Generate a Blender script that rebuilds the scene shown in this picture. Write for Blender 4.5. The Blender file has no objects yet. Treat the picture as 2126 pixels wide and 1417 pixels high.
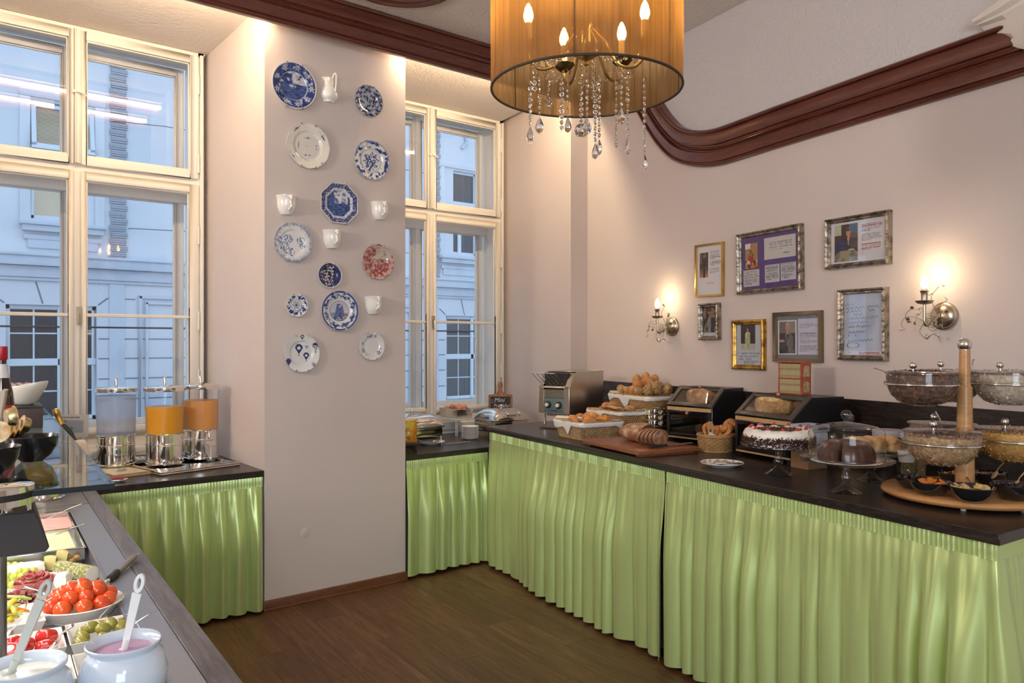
import bpy, bmesh, math, random
from math import pi, sin, cos, radians, sqrt, atan2, hypot, exp, floor as fl
from mathutils import Vector, Matrix, noise
rnd = random.Random(7)
C = bpy.context.scene.collection

# ------------------------------------------------------------------ camera
F_PX, CU, CV = 1600.0, 1063.0, 711.0
CAM = Vector((-1.705, -4.521, 1.6))
FX, FY = Vector((.783, -.622, 0)), Vector((.622, .783, 0))
cd = bpy.data.cameras.new('camera'); cam = bpy.data.objects.new('camera', cd); C.objects.link(cam)
cd.sensor_width = 36.0; cd.lens = 36.0 * F_PX / 2126.0; cd.shift_y = 2.5 / 2126.0; cd.clip_start = 0.05
cam.location = CAM; cam.rotation_euler = (pi / 2, 0, -atan2(.622, .783))
bpy.context.scene.camera = cam

# ------------------------------------------------------------------ light and exposure
sc = bpy.context.scene
sc.view_settings.view_transform = 'Standard'; sc.view_settings.look = 'None'
sc.view_settings.gamma = 1.0; sc.view_settings.use_curve_mapping = False
sc.view_settings.exposure = 0.0
W = bpy.data.worlds.new('dusk_sky'); sc.world = W; W.use_nodes = True
bg = W.node_tree.nodes['Background']; bg.inputs[0].default_value = (.60, .79, 1.0, 1); bg.inputs[1].default_value = 1.85

def area(name, loc, target, sx, sy, power, col):
    l = bpy.data.lights.new(name, 'AREA'); l.shape = 'RECTANGLE'; l.size = sx; l.size_y = sy
    l.energy = power; l.color = col
    o = bpy.data.objects.new(name, l); C.objects.link(o); o.location = loc
    o.rotation_euler = (Vector(target) - Vector(loc)).to_track_quat('-Z', 'Y').to_euler()
    return o
def lamp(name, loc, power, col, r):
    l = bpy.data.lights.new(name, 'POINT'); l.energy = power; l.color = col; l.shadow_soft_size = r
    o = bpy.data.objects.new(name, l); C.objects.link(o); o.location = loc; return o
lamp('room_fill_lamp', (-1.9, -6.1, 2.75), 60, (1, .88, .76), .25)  # unseen fill lamp added behind the camera
lamp('room_fill_lamp', (-3.85, -1.7, 2.55), 155, (1, .91, .84), .25)  # unseen fill lamp added left of view to light reveals and right wall evenly
area('cool_back_fill', (-2.95, -7.3, 2.1), (.8, -1.5, 1.4), 2.0, 2.2, 105, (.76, .88, 1.0))  # unseen area lamp added as bluish fill in front of the back opening

# ------------------------------------------------------------------ measuring: a pixel of the photograph -> a point on a real surface
def ray(u, v):
    d = FX * ((u - CU) / F_PX) + FY; d.z = (CV - v) / F_PX
    return d
def on_z(u, v, z):
    d = ray(u, v); return CAM + d * ((z - CAM.z) / d.z)
def on_y(u, v, y):
    d = ray(u, v); return CAM + d * ((y - CAM.y) / d.y)
RO, RT, RN = Vector((2.67, 0, 0)), Vector((-.17, -.9855, 0)), Vector((-.9855, .17, 0))   # right wall: corner, run, normal
RW_ANG = atan2(RT.y, RT.x)
def on_r(u, v, off=0.0):
    d = ray(u, v); return CAM + d * (((RO - CAM).dot(RN) + off) / d.dot(RN))
def rw(s, n, z=0.0):
    return RO + RT * s + RN * n + Vector((0, 0, z))
def at_depth(u, v, like):
    """the point of the pixel's ray that lies as deep as a known point"""
    d = ray(u, v); return CAM + d * ((Vector(like) - CAM).dot(FY))

# ------------------------------------------------------------------ mesh builder
class MB:
    def __init__(s): s.v = []; s.f = []; s.mi = []; s.m = 0; s.col = None
    def add(s, vs, fs, M=None):
        b = len(s.v)
        if M is not None: vs = [M @ Vector(p) for p in vs]
        s.v.extend(tuple(p) for p in vs)
        for q in fs:
            s.f.append(tuple(b + i for i in q)); s.mi.append(s.m)
        return s
    def bx(s, x0, x1, y0, y1, z0, z1, M=None):
        vs = [(x0, y0, z0), (x1, y0, z0), (x1, y1, z0), (x0, y1, z0), (x0, y0, z1), (x1, y0, z1), (x1, y1, z1), (x0, y1, z1)]
        return s.add(vs, [(0, 3, 2, 1), (4, 5, 6, 7), (0, 1, 5, 4), (1, 2, 6, 5), (2, 3, 7, 6), (3, 0, 4, 7)], M)
    def box(s, c, d, M=None):
        return s.bx(c[0] - d[0] / 2, c[0] + d[0] / 2, c[1] - d[1] / 2, c[1] + d[1] / 2, c[2] - d[2] / 2, c[2] + d[2] / 2, M)
    def lathe(s, prof, n=24, M=None, a0=0.0, a1=2 * pi, wob=None):
        full = abs(a1 - a0 - 2 * pi) < 1e-6; k = n if full else n + 1
        vs, fs = [], []
        for i, (r, z) in enumerate(prof):
            for j in range(k):
                a = a0 + (a1 - a0) * j / n
                rr = r * (wob(a, i) if wob else 1)
                vs.append((rr * cos(a), rr * sin(a), z))
        for i in range(len(prof) - 1):
            for j in range(n):
                j2 = (j + 1) % k
                fs.append((i * k + j, i * k + j2, (i + 1) * k + j2, (i + 1) * k + j))
        if full:
            if prof[0][0] > 1e-5: fs.append(tuple(reversed(range(k))))
            if prof[-1][0] > 1e-5 and abs(prof[-1][0] - prof[0][0]) + abs(prof[-1][1] - prof[0][1]) > 1e-6:
                fs.append(tuple((len(prof) - 1) * k + j for j in range(k)))
        return s.add(vs, fs, M)
    def cyl(s, p0, p1, r0, r1=None, n=12):
        p0, p1 = Vector(p0), Vector(p1); d = p1 - p0
        M = Matrix.Translation(p0) @ d.to_track_quat('Z', 'X').to_matrix().to_4x4()
        return s.lathe([(r0, 0), (r0 if r1 is None else r1, d.length)], n, M)
    def tube(s, pts, r, n=8, closed=False, flat=1.0):
        pts = [Vector(p) for p in pts]; m = len(pts); vs, fs = [], []; up = None
        for i, p in enumerate(pts):
            a = pts[(i - 1) % m] if (closed or i > 0) else p
            b = pts[(i + 1) % m] if (closed or i < m - 1) else p
            t = (b - a).normalized() if (b - a).length > 1e-9 else Vector((0, 0, 1))
            if up is None:
                up = Vector((0, 0, 1)) if abs(t.z) < .9 else Vector((1, 0, 0))
            x = t.cross(up); x = x.normalized() if x.length > 1e-6 else t.orthogonal().normalized()
            y = x.cross(t).normalized(); up = y
            rr = r[i] if isinstance(r, (list, tuple)) else r
            for j in range(n):
                q = 2 * pi * j / n
                vs.append(p + x * (rr * cos(q)) + y * (rr * flat * sin(q)))
        for i in range(m if closed else m - 1):
            i2 = (i + 1) % m
            for j in range(n):
                j2 = (j + 1) % n
                fs.append((i * n + j, i * n + j2, i2 * n + j2, i2 * n + j))
        if not closed:
            fs.append(tuple(reversed(range(n)))); fs.append(tuple((m - 1) * n + j for j in range(n)))
        return s.add(vs, fs)
    def ball(s, c, r, nu=16, nv=10, M=None, f=None):
        if not isinstance(r, (tuple, list)): r = (r, r, r)
        vs, fs = [], []
        for i in range(nv + 1):
            ph = pi * i / nv
            for j in range(nu):
                th = 2 * pi * j / nu
                d = Vector((sin(ph) * cos(th), sin(ph) * sin(th), -cos(ph)))
                k = f(d) if f else 1.0
                vs.append((c[0] + r[0] * d.x * k, c[1] + r[1] * d.y * k, c[2] + r[2] * d.z * k))
        for i in range(nv):
            for j in range(nu):
                j2 = (j + 1) % nu
                fs.append((i * nu + j, i * nu + j2, (i + 1) * nu + j2, (i + 1) * nu + j))
        return s.add(vs, fs, M)
    def prism(s, poly, z0, z1, M=None):
        n = len(poly); vs = [(x, y, z0) for x, y in poly] + [(x, y, z1) for x, y in poly]
        fs = [tuple(reversed(range(n))), tuple(range(n, 2 * n))] + [(i, (i + 1) % n, n + (i + 1) % n, n + i) for i in range(n)]
        return s.add(vs, fs, M)
    def grid(s, fn, nu, nv, M=None):
        vs = [fn(i / nu, j / nv) for j in range(nv + 1) for i in range(nu + 1)]
        fs = [(j * (nu + 1) + i, j * (nu + 1) + i + 1, (j + 1) * (nu + 1) + i + 1, (j + 1) * (nu + 1) + i) for j in range(nv) for i in range(nu)]
        return s.add(vs, fs, M)
    def sweep(s, prof, frames, closed_prof=True):
        """prof: (a, b) points; frames: (origin, A, B) vectors"""
        n = len(prof); vs = []; fs = []
        for o, A, B in frames:
            for a, b in prof: vs.append(o + A * a + B * b)
        for i in range(len(frames) - 1):
            for j in range(n if closed_prof else n - 1):
                j2 = (j + 1) % n
                fs.append((i * n + j, i * n + j2, (i + 1) * n + j2, (i + 1) * n + j))
        if closed_prof:
            fs.append(tuple(range(n))); fs.append(tuple((len(frames) - 1) * n + j for j in reversed(range(n))))
        return s.add(vs, fs)
    def mesh(s, name, mats, smooth=40, bevel=0, seg=2, solid=0, fix=True):
        me = bpy.data.meshes.new(name); me.from_pydata(s.v, [], s.f)
        mats = mats if isinstance(mats, (list, tuple)) else [mats]
        for m in mats: me.materials.append(m)
        me.polygons.foreach_set('material_index', s.mi)
        bm = bmesh.new(); bm.from_mesh(me)
        if s.col is None:
            bmesh.ops.remove_doubles(bm, verts=bm.verts, dist=1e-6)
        if fix: bmesh.ops.recalc_face_normals(bm, faces=bm.faces)
        if bevel:
            es = [e for e in bm.edges if len(e.link_faces) == 2 and e.calc_face_angle(0) > radians(35)]
            bmesh.ops.bevel(bm, geom=es, offset=bevel, segments=seg, profile=.5, affect='EDGES', clamp_overlap=True)
        if solid:
            bmesh.ops.solidify(bm, geom=bm.faces[:], thickness=solid)
        bm.to_mesh(me); bm.free()
        if s.col is not None:
            ca = me.color_attributes.new('Col', 'FLOAT_COLOR', 'POINT')
            flat = []
            for c in s.col: flat.extend((c[0], c[1], c[2], 1.0))
            ca.data.foreach_set('color', flat)
        if smooth:
            me.polygons.foreach_set('use_smooth', [True] * len(me.polygons))
            me.set_sharp_from_angle(angle=radians(smooth))
        me.update()
        return me
    def build(s, name, mats, parent=None, **k):
        o = bpy.data.objects.new(name, s.mesh(name, mats, **k)); C.objects.link(o)
        if parent is not None: o.parent = parent
        return o

def tag(o, label, cat, group=None):
    o['label'] = label; o['category'] = cat
    if group: o['group'] = group
    return o
def thing(name, label, cat, loc=(0, 0, 0), rz=0.0, group=None, rot=None):
    o = bpy.data.objects.new(name, None); C.objects.link(o); o.empty_display_size = .05
    o.location = loc; o.rotation_euler = rot if rot else (0, 0, rz)
    return tag(o, label, cat, group)
def struct(o):
    o['kind'] = 'structure'; return o
def kids(o, reg={}):
    return [c for c in bpy.data.objects if c.parent is o]
def dup(root, loc, rz=0.0, label=None, group=None, rot=None, scale=None, parent=None):
    r = root.copy(); C.objects.link(r)
    if loc is not None: r.location = loc
    if rot is not None: r.rotation_euler = rot
    else: r.rotation_euler = (0, 0, rz)
    if scale: r.scale = scale if isinstance(scale, (tuple, list)) else (scale,) * 3
    if label: r['label'] = label
    if group: r['group'] = group
    if parent: r.parent = parent
    for c in kids(root):
        if c is r: continue
        d = c.copy(); C.objects.link(d); d.parent = r
        for g in kids(c):
            e = g.copy(); C.objects.link(e); e.parent = d
    return r
def inst(o, name, parent, loc=None, rot=None, scale=None):
    """one more piece with shared mesh data"""
    d = bpy.data.objects.new(name, o.data); C.objects.link(d)
    d.parent = parent
    if loc is not None: d.location = loc
    if rot is not None: d.rotation_euler = rot
    if scale is not None: d.scale = scale if isinstance(scale, (tuple, list)) else (scale,) * 3
    return d

# ------------------------------------------------------------------ materials
def newmat(name):
    m = bpy.data.materials.new(name); m.use_nodes = True
    nt = m.node_tree; return m, nt, nt.nodes['Principled BSDF']
def link(nt, a, b): nt.links.new(a, b)
def coords(nt, scale=(1, 1, 1), kind='Object', rot=(0, 0, 0)):
    tc = nt.nodes.new('ShaderNodeTexCoord'); mp = nt.nodes.new('ShaderNodeMapping')
    mp.inputs['Scale'].default_value = scale; mp.inputs['Rotation'].default_value = rot
    link(nt, tc.outputs[kind], mp.inputs['Vector']); return mp.outputs[0]
def ramp(nt, fac, stops):
    r = nt.nodes.new('ShaderNodeValToRGB'); e = r.color_ramp.elements
    while len(e) < len(stops): e.new(.5)
    for k, (p, c) in enumerate(stops):
        e[k].position = p; e[k].color = (*c, 1)
    link(nt, fac, r.inputs[0]); return r.outputs[0]
def noise_tex(nt, vec, scale, detail=3, rough=.55, dist=0):
    n = nt.nodes.new('ShaderNodeTexNoise'); n.inputs['Scale'].default_value = scale; n.inputs['Detail'].default_value = detail
    n.inputs['Roughness'].default_value = rough; n.inputs['Distortion'].default_value = dist
    link(nt, vec, n.inputs['Vector']); return n.outputs[0]
def bumpn(nt, b, h, strength, dist=.01):
    n = nt.nodes.new('ShaderNodeBump'); n.inputs['Strength'].default_value = strength; n.inputs['Distance'].default_value = dist
    link(nt, h, n.inputs['Height']); link(nt, n.outputs[0], b.inputs['Normal'])
def M(name, col, rough=.5, metal=0.0, bump=None, var=None, coat=0, sss=0, spec=None, trans=0, ior=None, sheen=0, aniso=0, coord='Object'):
    """bump=(scale, strength[, dist]); var=(scale, colour2[, lo, hi])"""
    m, nt, b = newmat(name)
    b.inputs['Base Color'].default_value = (*col, 1); b.inputs['Roughness'].default_value = rough; b.inputs['Metallic'].default_value = metal
    if coat: b.inputs['Coat Weight'].default_value = coat; b.inputs['Coat Roughness'].default_value = .08
    if sss: b.inputs['Subsurface Weight'].default_value = sss; b.inputs['Subsurface Radius'].default_value = (.02, .01, .005); b.inputs['Subsurface Scale'].default_value = .5
    if spec is not None: b.inputs['Specular IOR Level'].default_value = spec
    if trans: b.inputs['Transmission Weight'].default_value = trans
    if ior: b.inputs['IOR'].default_value = ior
    if sheen: b.inputs['Sheen Weight'].default_value = sheen
    if aniso: b.inputs['Anisotropic'].default_value = aniso
    if var or bump: v = coords(nt, kind=coord)
    if var:
        n = noise_tex(nt, v, var[0], 5)
        lo, hi = (var[2], var[3]) if len(var) > 3 else (.35, .65)
        link(nt, ramp(nt, n, [(lo, col), (hi, var[1])]), b.inputs['Base Color'])
    if bump:
        bumpn(nt, b, noise_tex(nt, v, bump[0], 4), bump[1], bump[2] if len(bump) > 2 else .01)
    return m
def wood(name, c1, c2, c3, stretch=(1, 12, 12), scale=3.0, rough=.4, coat=0.0, bump=.15, rand=False, coord='Object', lines=30, spec=None):
    m, nt, b = newmat(name); v = coords(nt, stretch, coord)
    if rand:
        oi = nt.nodes.new('ShaderNodeObjectInfo'); ad = nt.nodes.new('ShaderNodeVectorMath'); ad.operation = 'MULTIPLY_ADD'
        cb = nt.nodes.new('ShaderNodeCombineXYZ')
        for i in range(3): link(nt, oi.outputs['Random'], cb.inputs[i])
        link(nt, cb.outputs[0], ad.inputs[0]); ad.inputs[1].default_value = (37, 53, 71); link(nt, v, ad.inputs[2]); v = ad.outputs[0]
    a = noise_tex(nt, v, scale, 6, .6, 1.2); f = noise_tex(nt, v, scale * lines / 4, 3, .6, .3)
    mx = nt.nodes.new('ShaderNodeMix'); mx.inputs[0].default_value = .38
    link(nt, a, mx.inputs[2]); link(nt, f, mx.inputs[3])
    col = ramp(nt, mx.outputs[0], [(.30, c1), (.5, c2), (.70, c3)])
    if rand:
        hs = nt.nodes.new('ShaderNodeHueSaturation'); mr = nt.nodes.new('ShaderNodeMapRange')
        mr.inputs[3].default_value = .86; mr.inputs[4].default_value = 1.14
        link(nt, oi.outputs['Random'], mr.inputs[0]); link(nt, mr.outputs[0], hs.inputs['Value']); link(nt, col, hs.inputs['Color']); col = hs.outputs[0]
    link(nt, col, b.inputs['Base Color']); b.inputs['Roughness'].default_value = rough
    if spec is not None: b.inputs['Specular IOR Level'].default_value = spec
    if coat: b.inputs['Coat Weight'].default_value = coat; b.inputs['Coat Roughness'].default_value = .12
    if bump: bumpn(nt, b, mx.outputs[0], bump, .004)
    return m
def glass(name, tint=(1, 1, 1), ior=1.45, rough=0.0, boost=1.0):
    """thin clear sheet: lets light straight through and mirrors by angle"""
    m = bpy.data.materials.new(name); m.use_nodes = True; nt = m.node_tree; nt.nodes.clear()
    o = nt.nodes.new('ShaderNodeOutputMaterial'); mx = nt.nodes.new('ShaderNodeMixShader'); t = nt.nodes.new('ShaderNodeBsdfTransparent')
    g = nt.nodes.new('ShaderNodeBsdfGlossy'); fr = nt.nodes.new('ShaderNodeFresnel'); fr.inputs['IOR'].default_value = ior
    t.inputs[0].default_value = (*tint, 1); g.inputs['Roughness'].default_value = rough
    geo = nt.nodes.new('ShaderNodeNewGeometry'); im = nt.nodes.new('ShaderNodeMapRange'); im.inputs[3].default_value = ior; im.inputs[4].default_value = 1 / ior
    link(nt, geo.outputs['Backfacing'], im.inputs[0]); link(nt, im.outputs[0], fr.inputs['IOR']); fr2 = nt.nodes.new('ShaderNodeMapRange')
    fr2.inputs[2].default_value = 1.0 / boost
    link(nt, fr.outputs[0], fr2.inputs[0])
    link(nt, fr2.outputs[0], mx.inputs[0]); link(nt, t.outputs[0], mx.inputs[1]); link(nt, g.outputs[0], mx.inputs[2]); link(nt, mx.outputs[0], o.inputs[0])
    return m
def emit(name, col, strength):
    m = bpy.data.materials.new(name); m.use_nodes = True; nt = m.node_tree; nt.nodes.clear()
    o = nt.nodes.new('ShaderNodeOutputMaterial'); e = nt.nodes.new('ShaderNodeEmission')
    e.inputs[0].default_value = (*col, 1); e.inputs[1].default_value = strength; link(nt, e.outputs[0], o.inputs[0]); return m
def painted(name, rough=.3, coat=0.0, spec=.5):
    m, nt, b = newmat(name); a = nt.nodes.new('ShaderNodeVertexColor'); a.layer_name = 'Col'
    link(nt, a.outputs[0], b.inputs['Base Color']); b.inputs['Roughness'].default_value = rough
    b.inputs['Specular IOR Level'].default_value = spec
    if coat: b.inputs['Coat Weight'].default_value = coat; b.inputs['Coat Roughness'].default_value = .05
    return m

m_wall = M('wall_paint', (.64, .565, .53), .85, bump=(90, .12, .004), var=(1.2, (.615, .54, .505)))
m_plaster = M('textured_plaster', (.76, .70, .65), .9, bump=(50, .6, .022))
m_plaster2 = M('grey_textured_plaster', (.62, .59, .59), .9, bump=(55, .5, .018))
m_white = M('white_window_paint', (.82, .78, .71), .45, var=(3, (.78, .73, .66), .55, .8))
m_outer = M('grey_white_window_paint', (.80, .78, .74), .55, var=(3, (.74, .71, .67), .5, .8))
m_whiteplaster = M('white_plaster', (.82, .78, .72), .6)
m_mahogany = wood('mahogany', (.058, .014, .009), (.115, .028, .016), (.175, .048, .026), (1, 1, 14), 3, .3, .35, .08)
m_counter = wood('wenge_laminate', (.012, .009, .008), (.024, .0175, .0155), (.062, .047, .040), (16, 1.0, 16), 3.5, .27, 0, .16)
m_counter_grey = wood('grey_oak_laminate', (.07, .06, .06), (.14, .125, .13), (.21, .19, .20), (14, 1.2, 14), 3.5, .42, 0, .12)
m_floor = wood('floor_oak', (.045, .020, .008), (.098, .047, .020), (.165, .088, .042), (.8, 10, 10), 2.2, .48, 0, .10, rand=True, spec=.28)
m_steel = M('brushed_steel', (.62, .61, .60), .28, 1.0, bump=(180, .04))
m_chrome = M('polished_chrome', (.80, .78, .75), .06, 1.0)
m_darksteel = M('dark_steel', (.22, .20, .19), .32, 1.0)
m_black = M('black_lacquer', (.010, .010, .011), .12, coat=.4)
m_blackmatt = M('matt_black', (.018, .017, .017), .45)
m_pane = glass('window_glass', (.97, .98, 1), 1.5)
m_glass = glass('clear_glass', (.96, .97, .97), 1.5)
m_porcelain = M('white_porcelain', (.84, .83, .80), .12, coat=.5)
m_brass = M('aged_brass', (.46, .34, .14), .3, 1.0)
# ================================================================== the setting
X_L, Y_B, Z_C = -4.2, -7.6, 3.70           # room limits
Y_W, Z_S = 1.08, 3.63                       # window plane, niche soffit
N1L, N1R = -1.63, 0.0                       # first niche
N2L, N2R, N2L2, N2R2 = .967, 2.485, 1.06, 2.665

# floor: boards laid one by one over a screed
fb = MB(); fb.bx(X_L, 3.4, Y_B, 1.6, -.12, -.012); floor = struct(fb.build('floor', M('screed', (.10, .05, .025), .8)))
ang_f = atan2(-2.296 * 0 - 1, -.07)
pl = MB(); pl.bx(-.6435, .6435, -.0965, .0965, -.012, 0)
plank0 = None; PW, PL = .195, 1.29
fdir = Vector((-.075, -.997, 0)).normalized(); fnor = Vector((fdir.y, -fdir.x, 0))
for i in range(-22, 12):
    off = (i * .37) % 1.0 * PL
    for j in range(-1, 7):
        c = Vector((.3, .3, 0)) + fnor * (-i * PW) + fdir * (j * PL + off - PL)
        if not (-2.3 < c.x < 2.75 and -5.6 < c.y < .75): continue
        if plank0 is None:
            pl = MB(); pl.bx(-.6445, .6445, -.0972, .0972, -.012, 0)
            plank0 = pl.build('plank', m_floor, floor, bevel=.0007, seg=1); d = plank0
        else: d = inst(plank0, 'plank', floor)
        d.location = c; d.rotation_euler = (0, 0, atan2(fdir.y, fdir.x))

cb_ = MB(); cb_.bx(X_L, 3.4, Y_B, 1.6, Z_C, Z_C + .15); struct(cb_.build('ceiling', m_plaster))
for (a, b, c, d) in ((N1L, N1R, N1L, N1R), (N2L, N2R, N2L2, N2R2)):
    s_ = MB(); s_.prism([(a, -.0), (b, -.0), (d, 1.5), (c, 1.5)], Z_S, Z_C - .001); struct(s_.build('ceiling', m_plaster))

# window wall: piers (skewed like the niches), parapets
w = MB()
w.prism([(X_L, 0), (N1L, 0), (N1L, 1.5), (X_L, 1.5)], 0, Z_C)
w.prism([(0, 0), (N2L, 0), (N2L2, Y_W), (N2L2, 1.5), (0, 1.5)], 0, Z_C)
w.prism([(N2R, 0), (2.67, 0), (3.0, 0), (3.0, 1.5), (N2R2, 1.5), (N2R2, Y_W)], 0, Z_C)
w.bx(N1L, N1R, Y_W, 1.5, 0, .86); w.bx(N2L2, N2R2, Y_W, 1.5, 0, .86)
struct(w.build('wall_window', m_wall, smooth=0))
# right wall with a plaster field above the moulding
w = MB(); a, b = rw(0, 0), rw(7.9, 0)
w.prism([(a.x, a.y), (a.x + .3, a.y), (b.x + .3, b.y), (b.x, b.y)], 0, Z_C); wr = struct(w.build('wall_right', m_wall, smooth=0))
w = MB(); w.bx(X_L - .2, X_L, Y_B, 1.5, 0, Z_C); struct(w.build('wall_left', m_wall, smooth=0))
w = MB()                                     # back wall with a wide unseen opening added to let cool daylight in
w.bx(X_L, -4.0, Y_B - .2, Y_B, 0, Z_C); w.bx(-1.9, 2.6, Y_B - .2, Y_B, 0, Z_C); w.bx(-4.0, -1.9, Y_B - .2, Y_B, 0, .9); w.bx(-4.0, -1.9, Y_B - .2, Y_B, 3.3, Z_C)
struct(w.build('wall_back', m_wall, smooth=0))

# skirting at the foot of the pier
for (x0, x1, y0, y1) in ((-.012, .979, -.014, 0),):
    b_ = MB(); b_.bx(x0, x1, y0, y1, .0, .06); b_.bx(x0, x1, y0 - .006, y1, 0, .012)
    struct(b_.build('baseboard_window', wood('baseboard_wood', (.10, .035, .015), (.17, .065, .03), (.22, .09, .045), (1, 8, 8), 4, .4), bevel=.003))
b_ = MB(); b_.lathe([(.033, -.001), (.033, .0008), (.031, .0016), (0, .0016)], 24, Matrix.Translation((.256, 0, .425)) @ Matrix.Rotation(radians(90), 4, 'X'))
tag(b_.build('blanking_plate', m_wall), 'small round painted cover plate low on the pier below the plates', 'cover plate')

# ------------------------------------------------------------------ mahogany moulding: pelmet before the niches, then swooping down along the right wall
PROF = [(-.115, 0), (-.115, .016), (-.110, .026), (-.100, .030), (-.095, .024), (-.093, .012), (-.088, .012), (-.084, .022), (-.036, .030), (-.026, .036), (-.020, .028), (-.018, .018), (-.012, .018), (-.010, .032), (-.002, .040), (.006, .036),
        (.009, .026), (.016, .026), (.020, .040), (.030, .044), (.076, .050), (.084, .048), (.086, .038), (.092, .038), (.094, .060), (.104, .066), (.113, .060), (.115, .050), (.115, 0)]
def poly_smooth(pts, n):
    out = []
    for i in range(len(pts) - 1):
        p0, p1, p2, p3 = pts[max(i - 1, 0)], pts[i], pts[i + 1], pts[min(i + 2, len(pts) - 1)]
        for k in range(n):
            t = k / n
            out.append(tuple(.5 * (2 * p1[q] + (-p0[q] + p2[q]) * t + (2 * p0[q] - 5 * p1[q] + 4 * p2[q] - p3[q]) * t * t + (-p0[q] + 3 * p1[q] - 3 * p2[q] + p3[q]) * t ** 3) for q in range(len(p1))))
    out.append(tuple(pts[-1])); return out
mo = MB(); fr = []
for x in (X_L, -2, 0, 1, 2, 2.62):
    fr.append((Vector((x, -.135, 3.583)), Vector((0, 0, 1)), Vector((0, -.75, 0))))
mo.sweep(PROF, fr)
mo.bx(X_L, 2.62, -.136, -.115, 3.468, 3.698)
struct(mo.build('trim_1', m_mahogany, smooth=50))
path = poly_smooth([(.02, 3.585), (.2, 3.585), (.42, 3.575), (.60, 3.51), (.74, 3.385), (.86, 3.225), (.98, 3.08), (1.12, 2.96), (1.30, 2.885), (1.5, 2.848), (1.75, 2.848), (2.1, 2.856), (3.0, 2.866), (4.2, 2.868), (7.8, 2.868)], 6)
mo = MB(); fr = []
for i, (s, z) in enumerate(path):
    a = path[max(i - 1, 0)]; b = path[min(i + 1, len(path) - 1)]
    t = Vector((b[0] - a[0], b[1] - a[1])).normalized()
    A = RT * (-t.y) + Vector((0, 0, t.x))
    fr.append((rw(s, .0, z), A, RN * 1.15))
mo.sweep(PROF, fr)
struct(mo.build('trim_2', m_mahogany, smooth=50))
up = MB(); lo_ = [rw(s, .004, z) for s, z in path if s > .05]; n_ = len(lo_)
hi_ = [Vector((p.x, p.y, Z_C)) for p in lo_]
up.add(lo_ + hi_, [(i, i + 1, n_ + i + 1, n_ + i) for i in range(n_ - 1)])
up.build('upper_plaster', m_plaster2, wr, solid=-.004)
# oval moulding on the ceiling
mo = MB(); c_ = Vector((.55, -.62, Z_C)); fr = []
for i in range(49):
    a = 2 * pi * i / 48; d = Vector((cos(a) * .30, sin(a) * .27, 0))
    fr.append((c_ + d, d.normalized(), Vector((0, 0, -1))))
mo.sweep([(-.05, 0), (-.05, .012), (-.03, .022), (-.01, .014), (.015, .03), (.04, .026), (.05, .012), (.05, 0)], fr)
struct(mo.build('trim_3', m_mahogany, smooth=50))
# stepped white plaster cornice that comes in over the end of the moulding
mo = MB(); dv = Vector((-.489, -.872, 0)).normalized(); nn_ = Vector((-.872, .489, 0)); fr = []
for q, za, zb in ((0, 2.966, 3.04), (.14, 2.868, 3.062), (.7, 2.56, 3.20)):
    fr.append((rw(3.20, 0, za) + dv * q, Vector((0, 0, zb - za)), nn_))
mo.sweep([(0, -.3), (0, .0), (.12, .012), (.2, .012), (.3, .03), (.62, .05), (.70, .072), (.76, .072), (.82, .095), (.97, .10), (1, .095), (1, -.3)], fr)
struct(mo.build('trim_4', m_whiteplaster, smooth=30))

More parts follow.
